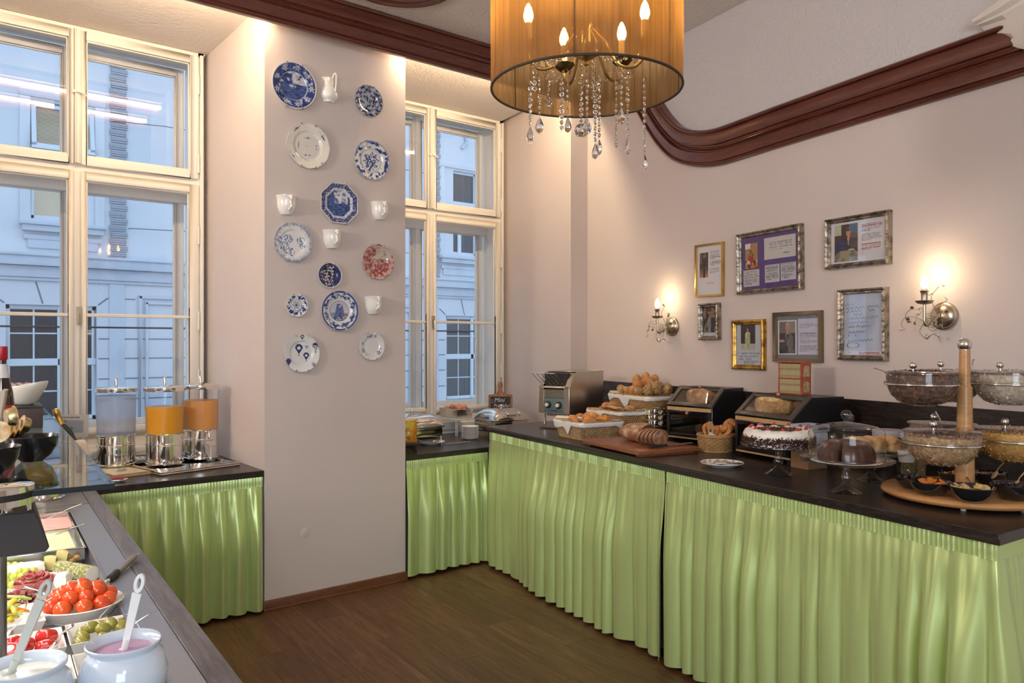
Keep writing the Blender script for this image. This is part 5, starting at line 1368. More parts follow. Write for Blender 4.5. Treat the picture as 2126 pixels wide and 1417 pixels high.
g = MB(); g.lathe([(0, 0), (1, 0)], 32, Matrix.Translation((.0455, 0, .049)) @ Matrix.Rotation(pi / 2, 4, 'Y') @ Matrix.Diagonal((.049, .076, 1, 1))); g.build('cut_face', m_crumb, t)
for k, lab in enumerate(('first bread slice leaning at the cut face of the rye loaf', 'second bread slice fanned out from the rye loaf', 'third bread slice fanned out from the rye loaf', 'fourth bread slice fanned out from the rye loaf', 'last bread slice lying flat at the end of the fan')):
    t = thing('bread_slice', lab, 'bread slice', MBo @ Vector((.080 + .034 * k, -.03 + .006 * k, .037)), rot=(0, radians(-66 - 5 * k), rzb + .35), group='slices cut from the rye loaf')
    g = MB(); g.lathe([(0, -.004), (.93, -.004), (.93, .004), (0, .004)], 28, Matrix.Translation((.05, 0, .006)) @ Matrix.Diagonal((.043, .070, 1, 1))); g.build('crumb', m_crumb, t)
    g = MB(); g.lathe([(.93, -.0045), (1.0, -.0045), (1.0, .0045), (.93, .0045)], 28, Matrix.Translation((.05, 0, .006)) @ Matrix.Diagonal((.043, .070, 1, 1))); g.build('crust', m_rye, t, smooth=50)
ka, kb = on_z(1349, 927, 1.045), on_z(1440, 918, 1.045)
t = thing('bread_knife', 'black-handled bread knife lying on the cutting board before the slices', 'knife', ka, turn(kb.x - ka.x, kb.y - ka.y)); Lk = (kb - ka).length
g = MB(); g.tube([(0, 0, 0), (.04, 0, .002), (.10, 0, 0), (.125, 0, 0)], [.010, .011, .010, .009], 8, False, .7); g.build('handle', m_blackmatt, t, smooth=60)
g = MB(); g.prism([(.12, -.012), (Lk - .02, -.012), (Lk, .004), (Lk - .02, .010), (.12, .012)], -.001, .001); g.build('blade', m_steel, t)

# ---- small round basket of pretzels
pc = on_z(1487, 932, Z2); pc = Vector((1.845, -1.872, Z2))
tP, pP = basket('wicker_basket', 'small round wicker basket of pretzels between the bread cases', pc, .4, .165, .165, .085, .16, m_wicker, .0105, False)
def pretzel(label, loc, rot, s=1.0):
    pts = poly_smooth([(-.018, -.045, .006), (.012, -.012, .008), (.040, .016, 0), (.050, .045, 0), (.028, .066, 0), (0, .048, .002), (-.028, .066, 0), (-.050, .045, 0), (-.040, .016, 0), (-.012, -.012, -.006), (.018, -.045, .0)], 6)
    n = len(pts); rr = [s * (.008 + .011 * min(1, 2.2 * min(i, n - 1 - i) / n)) for i in range(n)]
    g = MB(); g.tube([(x * s, y * s, z * s) for x, y, z in pts], rr, 10); o = g.build('pretzel', m_lye, smooth=70); o.location = loc; o.rotation_euler = rot
    return tag(o, label, 'pretzel', 'pretzels in and behind the small round basket')
pretzel('shiny pretzel leaning in the small basket, window side', pc + Vector((.0, .038, .078)), (1.0, .3, -1.2), .95)
pretzel('shiny pretzel standing in the small basket, towards the second case', pc + Vector((.0, -.035, .080)), (.9, -.2, -1.7), 1.0)
pretzel('large pretzel propped behind the small basket', pc + Vector((.07, -.045, .088)), (1.1, .2, -1.6), 1.1)
t = thing('wooden_tongs', 'short dark wooden tongs standing in the small pretzel basket', 'tongs', pc + Vector((-.03, .01, .08)), .5)
for sg in (-1, 1):
    g = MB(); g.tube([(-.0, .008 * sg, 0), (-.01, .012 * sg, .045), (-.02, .006 * sg, .085)], [.006, .007, .006], 6, False, .6); g.build('arm', m_tongs, t)
g = MB(); g.grid(lambda a, b: ((a - .5) * .06, (b - .5) * .05, .006 * noise.noise(Vector((a * 4, b * 4, 1)))), 8, 8); o = g.build('paper_napkin', m_linen, solid=.001); o.location = pc + Vector((-.055, -.02, .083)); o.rotation_euler = (.6, -.4, .3); tag(o, 'scrap of white napkin at the front rim of the pretzel basket', 'napkin')

# ---- plate with cake tongs
pp = on_z(1499, 968, Z2)
def flat_plate(t, R, h=.018, mat=None, nm='dish'):
    g = MB(); g.lathe([(0, 0), (R * .55, 0), (R * .58, .002), (R * .95, h), (R, h + .002), (R * .99, h + .004), (R * .60, .006), (R * .5, .004), (0, .004)], 48); return g.build(nm, mat or m_porcelain, t, smooth=60)
t = thing('serving_plate', 'white plate with a dark dotted rim at the front of the counter before the cake', 'plate', pp, 0)
flat_plate(t, .103)
g = MB()
for k in range(14): g.ball((.088 * cos(k * .449), .088 * sin(k * .449), .0195), (.006, .006, .0012), 8, 4)
g.build('rim_dots', m_blackmatt, t)['kind'] = 'stuff'
g = MB()
for k in range(3): g.tube([(-.03 + .016 * cos(a) + .02 * k, .01 + .014 * sin(a), .0055) for a in [i * .6 for i in range(10)]], .0018, 5)
g.build('painted_curls', m_blackmatt, t)['kind'] = 'stuff'
t = thing('cake_tongs', 'steel cake tongs with a dark blade resting on the dotted plate', 'tongs', pp + Vector((0, 0, .010)), turn(.55, -.85))
g = MB(); g.tube([(-.05, .0, .002), (-.02, .004, .020), (.02, .002, .016), (.05, .0, .010)], .0035, 6); g.tube([(-.05, -.008, .002), (-.02, -.014, .014), (.03, -.006, .010)], .0035, 6); g.tube([(-.055, 0, .002), (-.06, -.004, .012), (-.05, -.008, .002)], .0035, 6); g.build('arm', m_chrome, t, smooth=60)
g = MB(); g.prism([(.02, -.018), (.085, -.022), (.095, 0), (.085, .02), (.02, .016)], .008, .010); g.build('blade', m_darksteel, t, bevel=.0008)
# ---- glass cake stands
m_clear = M('thick_clear_glass', (.97, .98, .98), .0, trans=1.0, ior=1.45)
def cake_stand(label, loc, R, hz):
    t = thing('cake_stand', label, 'cake stand', loc)
    g = MB(); g.lathe([(.0, .012), (.058, .0), (.062, .002), (.058, .006), (.030, .022), (.016, .034), (.013, .042), (.020, .052), (.022, .060), (.016, .070), (.014, hz - .03), (.022, hz - .012), (.026, hz - .006)], 36)
    g.build('foot', m_glass2, t, smooth=50)
    g = MB(); g.lathe([(0, hz - .004), (R * .85, hz - .002), (R * .97, hz + .006), (R, hz + .012), (R * .985, hz + .013), (R * .95, hz + .009), (R * .84, hz + .003), (0, hz + .002)], 56); g.build('plate', m_glass2, t, smooth=50)
    return t
m_glass2 = glass('pressed_glass', (.93, .94, .93), 1.75, .02)
s1 = on_z(1616, 984, Z2); cake_stand('footed glass stand carrying the cream cake', s1, .168, .128)
# cream cake: chocolate shavings below, cream on top
m_cream = M('whipped_cream', (.86, .82, .76), .5, bump=(70, .4, .006), sss=.2)
m_choc = M('dark_chocolate', (.075, .022, .014), .5)
m_shav = scatter_mat('chocolate_shavings', [(.045, .014, .010), (.10, .030, .018), (.14, .045, .028), (.06, .02, .012)], .5)
m_cherry = M('candied_cherry', (.45, .012, .018), .15, coat=.5)
ck = s1 + Vector((0, 0, .132))
t = thing('cream_cake', 'round cream cake with chocolate shavings and red cherries on the glass stand', 'cake', ck)
g = MB(); RC = .155
g.lathe([(0, 0), (RC, 0), (RC, .045), (RC * .99, .058), (RC * .95, .068), (RC * .86, .074), (RC * .5, .073), (0, .072)], 64, None, wob=lambda a, i: 1 + (.012 * noise.noise(Vector((cos(a) * 5, sin(a) * 5, i * .8))) if i > 0 else 0)); g.build('cream', m_cream, t, smooth=70)
def flakes(nm, t, mat, pts, smin, smax, flat=.3, seed=1):
    r = random.Random(seed); g = MB()
    for p, n in pts:
        s = r.uniform(smin, smax); q = Matrix.Translation(p) @ Matrix.Rotation(r.uniform(0, 6.28), 4, (r.uniform(-1, 1), r.uniform(-1, 1), r.uniform(-1, 1)))
        g.add([(-s, -s * .45, 0), (s, -s * .5, s * flat), (s * .9, s * .5, 0), (-s * .8, s * .5, s * flat)], [(0, 1, 2, 3), (0, 3, 2, 1)] if False else [(0, 1, 2, 3)], q)
    o = g.build(nm, mat, t, smooth=0, fix=False); o['kind'] = 'stuff'; return o
rr_ = random.Random(5); pts = []
for _ in range(3400):
    a = rr_.uniform(0, 6.283); z = .042 * rr_.random() ** .8 + (.014 * rr_.random() if rr_.random() < .2 else 0); pts.append((Vector(((RC + .002) * cos(a), (RC + .002) * sin(a), z)), None))
for _ in range(500):
    a = rr_.uniform(0, 6.283); r_ = RC * (.10 + .58 * rr_.random()); pts.append((Vector((r_ * cos(a), r_ * sin(a), .0745)), None))
flakes('chocolate_shavings', t, m_shav, pts, .003, .0065, .4)
g = MB()
for k in range(12):
    a = 2 * pi * k / 12 + .2; g.lathe([(.0, .0), (.020, 0), (.021, .006), (.014, .012), (.008, .017), (0, .019)], 12, Matrix.Translation((RC * .80 * cos(a), RC * .80 * sin(a), .071)) @ Matrix.Diagonal((1, 1, .5, 1)), wob=lambda q, i: 1 + .12 * cos(q * 6))
g.build('cream_rosettes', m_cream, t, smooth=60)
for k in range(12):
    a = 2 * pi * k / 12 + .2; g = MB(); g.ball((0, 0, 0), .0085, 10, 8); o = g.build('cherry', m_cherry, t, smooth=80) if k == 0 else inst(ch0, 'cherry', t)
    if k == 0: ch0 = o
    o.location = (RC * .80 * cos(a), RC * .80 * sin(a), .083)
# bundt cake under a glass dome
s2 = on_z(1757, 1021, Z2); cake_stand('footed glass stand carrying the domed chocolate cake', s2, .182, .122)
t = thing('glass_dome', 'clear glass cake dome with a ball knob over the chocolate cake', 'cake dome', s2 + Vector((0, 0, .1345)))
g = MB(); g.lathe([(.143, 0), (.145, .004), (.144, .10), (.138, .118), (.115, .132), (.06, .142), (.02, .147), (0, .148)], 56); g.build('bell', m_glass, t, smooth=60)
g = MB(); g.tube([(.144 * cos(a), .144 * sin(a), .003) for a in [2 * pi * i / 48 for i in range(48)]], .003, 6, True); g.build('rim', m_glass2, t, smooth=60)
g = MB(); g.lathe([(0, .146), (.012, .148), (.009, .156), (.015, .162), (.021, .172), (.021, .182), (.014, .192), (0, .196)], 20); g.build('knob', m_glass2, t, smooth=60)
t = thing('bundt_cake', 'glossy chocolate ring cake with a cut slice under the glass dome', 'cake', s2 + Vector((0, 0, .128)))
m_glaze = M('chocolate_glaze', (.070, .028, .018), .30, coat=.25, bump=(30, .15, .004))
g = MB(); pr = [(.022, 0), (.026, .042), (.034, .068), (.055, .080), (.080, .075), (.098, .053), (.108, .022), (.108, 0)]
g.lathe(pr, 84, None, radians(-160), radians(182), lambda a, i: 1 + (.045 * abs(cos(a * 8)) - .02 if 2 < i < 7 else 0)); g.build('glaze', m_glaze, t, smooth=60)
for a in (-160, 182):
    g = MB(); g.prism([(x, z) for x, z in pr], -.0005, .0005, Matrix.Rotation(radians(a), 4, 'Z') @ Matrix(((1, 0, 0, 0), (0, 0, -1, 0), (0, 1, 0, 0), (0, 0, 0, 1)))); g.build('cut_face', M('chocolate_crumb_%d' % (a > 0), (.15, .075, .045), .8, bump=(120, .5)), t)
t = thing('paper_doily', 'white lace paper doily under the chocolate cake', 'doily', s2 + Vector((0, 0, .1255)))
g = MB(); g.lathe([(0, 0), (.11, 0), (.128, .001), (.134, .0008)], 96, None, wob=lambda a, i: 1 + (.03 * cos(a * 32) if i == 3 else 0)); g.build('sheet', m_linen, t)
# strudel on a low stand behind
s3 = on_z(1808, 997, Z2); cake_stand('footed glass stand carrying the apple strudel behind the dome', s3, .165, .122)
m_strud = bake('flaky_pastry', (.55, .27, .08), (.72, .46, .20), (.82, .62, .36), 26, .5)
for k, (x, y, r, lab) in enumerate(((-.065, .03, .25, 'strudel piece at the window end of the pastry stand'), (.0, .0, .12, 'strudel piece in the middle of the pastry stand'), (.07, -.035, -.1, 'strudel piece at the near end of the pastry stand'))):
    g = MB(); sd = k * 7; g.ball((0, 0, .03), (.075, .042, .034), 22, 14, None, lambda d: (1 + .12 * noise.noise(d * 4 + Vector((sd, 0, 0))) + .05 * noise.noise(d * 11)) / max(.75, (abs(d.x) ** 4 + abs(d.y) ** 4) ** .25) * .85); g.v = [(a, b, max(c, 0)) for a, b, c in g.v]
    o = g.build('strudel_piece', m_strud, smooth=60); o.location = s3 + Vector((x, y, .126)); o.rotation_euler = (0, 0, turn(-.3, -.95) + r); tag(o, lab, 'pastry', 'strudel pieces on the rear glass stand')
# things at the back by the wall
m_greyp = M('grey_plastic', (.42, .45, .52), .35)
t = thing('cutlery_box', 'pale grey plastic box with a slotted lid behind the cream cake', 'box', (1.722, -2.505, Z2 - .0), turn(-.17, -.985))
g = MB(); g.bx(-.055, .055, -.07, .07, .1155, .175); g.build('body', m_greyp, t, bevel=.008)
g = MB(); g.bx(-.06, .06, -.075, .075, .175, .19); g.bx(-.06, .06, -.075, -.055, .19, .208); g.bx(-.06, .06, .055, .075, .19, .208); g.bx(-.06, -.045, -.055, .055, .19, .208); g.bx(.045, .06, -.055, .055, .19, .208); g.build('lid', m_greyp, t, bevel=.003)
g = MB(); g.bx(-.04, .04, -.045, .045, .19, .198); g.build('slot', m_darksteel, t)
m_carton = M('brown_carton', (.30, .17, .08), .6)
t = thing('carton', 'small brown carton under the pale grey plastic box', 'carton', (1.722, -2.505, Z2), turn(-.17, -.985)); g = MB(); g.bx(-.052, .052, -.066, .066, 0, .115); g.build('body', m_carton, t, bevel=.002); g = MB(); g.bx(-.0525, .0525, -.008, .008, .02, .1153); g.build('tape', M('carton_tape', (.42, .30, .18), .35), t)
t = thing('cookie_jar', 'wide clear jar with a glass ball knob behind the dome', 'jar', (1.955, -2.59, Z2))
g = MB(); g.lathe([(0, .0), (.092, .0), (.098, .01), (.100, .14), (.096, .165), (.092, .17)], 40); g.build('body', m_glass, t, smooth=50)
g = MB(); g.lathe([(.099, .170), (.101, .178), (.09, .195), (.05, .205), (.0, .207)], 40); g.build('lid', m_glass2, t, smooth=50)
g = MB(); g.ball((0, 0, .228), .022, 16, 10); g.cyl((0, 0, .204), (0, 0, .212), .012, n=12); g.build('knob', m_glass2, t, smooth=80)
g = MB(); g.ball((0, 0, .07), (.083, .083, .065), 24, 12, None, lambda d: 1 + .08 * noise.noise(d * 6)); g.v = [(a, b, max(.005, c)) for a, b, c in g.v]; g.build('biscuits', m_speck, t, smooth=60)
for k, (x, y, lab) in enumerate(((1.99, -2.76, 'dark jar with a pale lid behind the strudel'),)):
    t = thing('storage_jar', lab, 'jar', (x, y, Z2)); g = MB(); g.lathe([(0, 0), (.065, 0), (.068, .01), (.068, .155), (.0, .155)], 32); g.build('body', M('smoked_jar', (.03, .028, .03), .15), t, smooth=50)
    g = MB(); g.lathe([(0, .155), (.072, .155), (.074, .17), (.070, .185), (0, .187)], 32); g.build('lid', M('lilac_lid', (.52, .50, .58), .35), t, smooth=50)
t = thing('cereal_jar', 'tall clear jar of cereal with a pale lid beside the cereal stand', 'jar', (1.885, -2.92, Z2))
g = MB(); g.lathe([(0, .0), (.052, .0), (.056, .008), (.056, .16), (.050, .17)], 32); g.build('body', m_glass, t, smooth=50)
g = MB(); g.lathe([(0, .17), (.054, .17), (.056, .182), (.05, .19), (.02, .194), (0, .195)], 32); g.build('lid', bpy.data.materials['lilac_lid'], t, smooth=50)
g = MB(); g.lathe([(0, .19), (.016, .194), (.018, .21), (.012, .216), (0, .217)], 16); g.build('knob', m_glass2, t, smooth=50)
m_musli = scatter_mat('muesli_mix', [(.34, .20, .10), (.50, .34, .19), (.22, .12, .06), (.58, .43, .27)], .7)
g = MB(); g.lathe([(0, .004), (.050, .004), (.050, .14), (0, .15)], 24); g.build('cereal', bake('muesli_base', (.20, .11, .05), (.38, .25, .13), (.55, .40, .24), 90), t)

# ================================================================== cereal carousel
cc = CAM + FX * 1.745 + FY * 2.97; cc.z = Z2
m_cbeech = wood('oiled_beech', (.40, .19, .065), (.50, .26, .10), (.58, .33, .14), (3, 3, 12), 3, .32, .15)
m_cbeech2 = wood('oiled_beech_board', (.38, .17, .055), (.48, .24, .09), (.56, .31, .13), (1.2, 10, 10), 3, .32, .15)
t = thing('cereal_carousel', 'beech carousel stand with a chrome ball on top and a round board', 'stand', cc)
g = MB(); g.lathe([(0, .010), (.276, .010), (.290, .016), (.294, .024), (.290, .033), (.278, .038), (0, .038)], 80); g.build('board', m_cbeech2, t, smooth=50)
for a in (20, 110, 200, 290, 250):
    g = MB(); g.lathe([(0, 0), (.010, 0), (.010, .010), (0, .010)], 12, Matrix.Translation((.24 * cos(radians(a)), .24 * sin(radians(a)), 0))); g.build('foot', m_porcelain, t)
g = MB(); g.lathe([(0, .038), (.034, .038), (.033, .27), (.028, .275), (.026, .43), (.021, .435), (.019, .572), (0, .572)], 28); g.build('pole', m_cbeech, t, smooth=40)
g = MB(); g.ball((0, 0, .593), .026, 24, 16); g.cyl((0, 0, .57), (0, 0, .576), .018, n=16); g.build('finial', m_chrome, t, smooth=80)
def polar(R, deg): a = radians(deg); d = FX * cos(a) + FY * sin(a); return cc + d * R
m_lid = glass('smoky_lid_acrylic', (.82, .80, .86), 1.6, .02)
def cereal_bowl(label, R, deg, z, rad, content, scoop, base_mat, flake_mat, seed, wire=True):
    c = polar(R, deg); c.z = Z2 + z
    t = thing('cereal_bowl', label, 'bowl', c, 0, 'covered glass bowls on the carousel')
    g = MB(); g.lathe([(0, -.086), (rad * .34, -.086), (rad * .62, -.073), (rad * .84, -.045), (rad * .95, -.008), (rad * .96, .0), (rad, .0), (rad, .004), (rad * .965, .006), (rad * .96, .040)], 56); g.build('bowl', m_glass, t, smooth=50)
    g = MB(); g.tube([(rad * cos(a), rad * sin(a), .002) for a in [2 * pi * i / 64 for i in range(64)]], .0035, 6, True); g.build('rim', m_glass2, t, smooth=60)
    g = MB(); g.lathe([(0, .048), (rad * .9, .045), (rad * 1.0, .040), (rad * 1.0, .036), (rad * .95, .038), (0, .043)], 48); g.build('lid', m_lid, t, smooth=40)
    inw = (cc - c); inw.z = 0; inw.normalize(); kx = FX * -.55 + FY * -.25
    g = MB(); kp = Vector((0, 0, .0)) + kx * rad * .62; g.ball((kp.x, kp.y, .068), .014, 16, 12); g.cyl((kp.x, kp.y, .044), (kp.x, kp.y, .058), .005, n=10); g.build('knob', m_chrome, t, smooth=80)
    g = MB(); g.lathe([(0, -.082), (rad * .33, -.082), (rad * .60, -.069), (rad * .82, -.042), (rad * .92, -.006), (rad * .93, content), (rad * .6, content + .012), (0, content + .016)], 40, None, wob=lambda a, i: 1 + (.03 * noise.noise(Vector((cos(a) * 3, sin(a) * 3, i + seed))) if i > 4 else 0)); g.build('cereal', base_mat, t, smooth=60)
    r = random.Random(seed); pts = []
    for _ in range(1500):
        a = r.uniform(0, 6.283)
        if r.random() < .45:
            q = rad * .92 * sqrt(r.random()); zz = content + .014 * (1 - (q / rad) ** 2) + .004 * r.random()
        else:
            u = r.random(); ks = [(.33, -.082), (.60, -.069), (.82, -.042), (.92, -.006), (.93, content)]; i = min(3, int(u * 4)); f = u * 4 - i; q = rad * (ks[i][0] * (1 - f) + ks[i + 1][0] * f) * .985; zz = ks[i][1] * (1 - f) + ks[i + 1][1] * f
        pts.append((Vector((q * cos(a), q * sin(a), zz)), None))
    flakes('cereal_flakes', t, flake_mat, pts, .004, .008, .5, seed)
    if wire:
        g = MB(); p0 = inw * (R - .02); g.tube([(rad * 1.01 * cos(a), rad * 1.01 * sin(a), -.004) for a in [2 * pi * i / 56 for i in range(56)]], .003, 6, True); g.tube([tuple(inw * rad * 1.01 + Vector((0, 0, -.004))), tuple(inw * (R - .025) + Vector((0, 0, -.004)))], .004, 6); g.build('ring_holder', m_chrome, t, smooth=60)
    return t
bb = lambda n, a, b, c: bake(n, a, b, c, 80, .7)
dk = (bb('choc_cereal', (.06, .03, .02), (.14, .075, .05), (.26, .15, .10)), scatter_mat('choc_flakes', [(.09, .045, .03), (.17, .09, .06), (.28, .17, .12), (.05, .025, .018)]))
ot = (bb('oat_cereal', (.36, .29, .21), (.52, .44, .34), (.66, .58, .47)), scatter_mat('oat_flakes', [(.50, .42, .32), (.62, .54, .43), (.38, .31, .23), (.70, .63, .52)]))
ms = (bb('muesli_cereal', (.24, .14, .07), (.42, .27, .14), (.58, .42, .25)), m_musli)
cf = (bb('corn_cereal', (.44, .22, .05), (.58, .33, .09), (.68, .43, .15)), scatter_mat('corn_flakes', [(.56, .30, .07), (.66, .40, .12), (.46, .22, .05), (.72, .48, .18)]))
cereal_bowl('upper glass bowl of chocolate muesli, beside the chrome ball', .178, 187, .446, .130, .030, 0, *dk, 1)
cereal_bowl('upper glass bowl of pale oats on the side away from the window', .178, 5, .446, .130, .030, 0, *ot, 2)
cereal_bowl('upper glass bowl behind the pole, mostly hidden', .178, 78, .446, .128, .026, 0, *ot, 3)
cereal_bowl('lower glass bowl of brown muesli before the pole', .178, 216, .232, .134, .022, 0, *ms, 4)
cereal_bowl('lower glass bowl of golden cornflakes at the picture edge', .178, -5, .232, .134, .026, 0, *cf, 5)
cereal_bowl('lower glass bowl behind the pole with a pale scoop', .178, 86, .232, .130, .020, 0, *cf, 6)
m_scoop = M('clear_scoop_acrylic', (.60, .57, .54), .2)
def utensil(name, label, cat, p, d, L, mat, kind='scoop', w=.012):
    t = thing(name, label, cat, p); d = Vector(d).normalized(); q = d.to_track_quat('X', 'Z'); t.rotation_mode = 'XYZ'; t.rotation_euler = q.to_euler()
    if kind == 'scoop':
        g = MB(); out = [(0, -w * .6), (L * .7, -w), (L, -w * .7), (L, w * .7), (L * .7, w), (0, w * .6)]; g.prism(out, -.0015, .0015); g.build('handle', mat, t, bevel=.001, seg=1)
        g = MB(); g.tube([(L * .82 + .010 * cos(a), .004 * sin(a), 0) for a in [2 * pi * i / 12 for i in range(12)]], .0022, 5, True); g.build('hang_loop', m_blackmatt, t)
    else:
        g = MB(); g.tube([(0, 0, 0), (L * .3, 0, .003), (L * .7, 0, .002), (L, 0, 0)], [.0025, .0025, .0035, .005], 6, False, .6); g.build('handle', mat, t, smooth=60)
        g = MB(); g.ball((-.012, 0, -.001), (.020, .013, .006), 12, 8); g.build('bowl', mat, t, smooth=70)
    return t
u = lambda px, py, R, deg: at_depth(px, py, polar(R, deg))
utensil('cereal_scoop', 'grey scoop handle with a slot standing in the bowl of pale oats', 'scoop', u(2113, 792, .20, 0), FX * -.12 + Vector((0, 0, 1)), .045, m_darksteel, 'scoop', .009)
utensil('cereal_scoop', 'pale scoop handle leaning out of the hidden lower bowl', 'scoop', u(1955, 878, .16, 100), FX * -.55 + Vector((0, 0, 1)), .055, m_scoop, 'scoop', .008)
utensil('cereal_scoop', 'pale scoop handle rising behind the wooden pole from the hidden upper bowl', 'scoop', u(2018, 770, .15, 83), Vector((0, 0, 1)) + FX * .15, .045, m_scoop, 'scoop', .008)
utensil('cereal_spoon', 'steel spoon sticking out of the chocolate muesli towards the window', 'spoon', u(1850, 778, .19, 187), FX * -1 + Vector((0, 0, .42)), .075, m_steel, 'spoon')
# black bowls on the board
m_apri = M('dried_apricot', (.62, .20, .025), .35, coat=.2, var=(30, (.45, .10, .015), .4, .7)); m_ban = M('banana_chip', (.66, .46, .20), .55, var=(40, (.50, .32, .12), .4, .7))
m_rais = M('raisin', (.55, .36, .10), .4, var=(30, (.30, .18, .05), .4, .7)); m_nut = scatter_mat('chopped_nuts', [(.40, .20, .09), (.55, .33, .17), (.30, .14, .06)]); m_plum = M('prune', (.03, .015, .018), .25)
def black_bowl(label, px, r, fill, seed, zc=None, group='black bowls of toppings on the carousel board'):
    c = on_z(px[0], px[1], Z2 + .0385); t = thing('black_bowl', label, 'bowl', c, 0, group)
    g = MB(); h = r * .68; g.lathe([(0, 0), (r * .45, 0), (r * .70, h * .22), (r * .90, h * .6), (r, h), (r * .975, h + .002), (r * .94, h * .95), (r * .8, h * .5), (r * .5, h * .2), (0, h * .16)], 40); g.build('body', m_black, t, smooth=50)
    g = MB(); g.lathe([(0, h * .80), (r * .55, h * .78), (r * .86, h * .66), (r * .84, h * .6), (0, h * .5)], 28); g.build('bed', {'apricot': m_apri, 'banana': m_ban, 'raisin': m_rais, 'nuts': m_speck, 'prune': m_plum}[fill], t, smooth=60)
    rr = random.Random(seed); n = {'apricot': 16, 'banana': 18, 'raisin': 40, 'nuts': 0, 'prune': 16}[fill]; f0 = None
    for k in range(n):
        if f0 is None:
            g = MB()
            if fill == 'apricot': g.ball((0, 0, 0), (.017, .014, .006), 12, 8, None, lambda d: 1 + .15 * noise.noise(d * 2 + Vector((3, 1, 0))) - .25 * exp(-(d.x ** 2 + d.y ** 2) * 9) * (d.z > 0)); mt = m_apri; nm = 'apricot'
            elif fill == 'banana': g.lathe([(0, -.0015), (.015, -.0015), (.016, 0), (.015, .0015), (0, .0012)], 14, Matrix.Diagonal((1, .8, 1, 1))); mt = m_ban; nm = 'banana_chip'
            elif fill == 'prune': g.ball((0, 0, 0), (.013, .010, .008), 10, 8, None, lambda d: 1 + .15 * noise.noise(d * 3)); mt = m_plum; nm = 'prune'
            else: g.ball((0, 0, 0), (.007, .005, .004), 8, 6); mt = m_rais; nm = 'raisin'
            f0 = g.build(nm, mt, t, smooth=70); o = f0
        else: o = inst(f0, f0.name.split('.')[0], t)
        a = rr.uniform(0, 6.28); q = r * .74 * sqrt(rr.random()); o.location = (q * cos(a), q * sin(a), h * (.98 - .25 * (q / r) ** 2) + .004 * rr.random()); o.rotation_euler = (rr.uniform(-.7, .7), rr.uniform(-.7, .7), rr.uniform(0, 6))
    if fill == 'nuts':
        pts = []
        for _ in range(500):
            a = rr.uniform(0, 6.28); q = r * .84 * sqrt(rr.random()); pts.append((Vector((q * cos(a), q * sin(a), h * (.84 - .15 * (q / r) ** 2) + .004 * rr.random())), None))
        flakes('chopped_nuts', t, m_nut, pts, .003, .006, .6, seed)
    return t
black_bowl('black bowl of orange dried apricots at the front of the board', (1932, 1026), .072, 'apricot', 1)
black_bowl('black bowl of banana chips at the front of the board', (2017, 1040), .077, 'banana', 2)
black_bowl('black bowl of prunes at the picture edge of the board', (2108, 1036), .080, 'prune', 3)
black_bowl('black bowl of dried fruit behind the apricots', (1988, 1006), .070, 'raisin', 4)
black_bowl('black bowl of chopped nuts behind the wooden pole', (2054, 1004), .066, 'nuts', 5)
black_bowl('black bowl at the window side of the board behind the apricots', (1893, 1013), .062, 'prune', 6)
for (px, d, lab) in (((1926, 1002), (-.35, .0, 1), 'teaspoon standing in the apricots'), ((2020, 1018), (-.3, .1, .8), 'teaspoon in the banana chips'), ((1888, 996), (-.5, .1, .8), 'teaspoon in the dark bowl behind the apricots')):
    utensil('tea_spoon', lab, 'spoon', at_depth(px[0], px[1], {1926: on_z(1932, 1026, Z2), 2020: on_z(2017, 1040, Z2), 1888: on_z(1893, 1013, Z2)}[px[0]]), FX * d[0] + FY * d[1] + Vector((0, 0, d[2])), .055, m_chrome, 'spoon')
utensil('wooden_spoon', 'pale wooden spoon leaning out of the chopped nuts', 'spoon', at_depth(2068, 980, polar(.1, 20)), FX * .6 + Vector((0, 0, .75)), .05, m_tongs, 'spoon')
utensil('wooden_spoon', 'pale wooden spoon leaning out of the prunes at the picture edge', 'spoon', at_depth(2112, 1000, polar(.22, -50)), FX * .6 + Vector((0, 0, .75)), .055, m_tongs, 'spoon')
t = thing('filter_cup', 'small white paper cup behind the lower muesli bowl', 'cup', (1.675, -2.985, Z2 + .0905)); g = MB(); g.lathe([(0, .0), (.03, 0), (.036, .05), (.0345, .05), (.029, .004), (0, .004)], 20); g.build('body', m_linen, t, smooth=50)

t = thing('glass_dish', 'low greenish glass dish under the small white paper cup', 'dish', (1.675, -2.985, Z2)); g = MB(); g.lathe([(0, 0), (.035, 0), (.038, .006), (.040, .085), (.036, .09), (0, .09)], 28); g.build('body', glass('green_glass', (.80, .88, .70), 1.5), t, smooth=50)
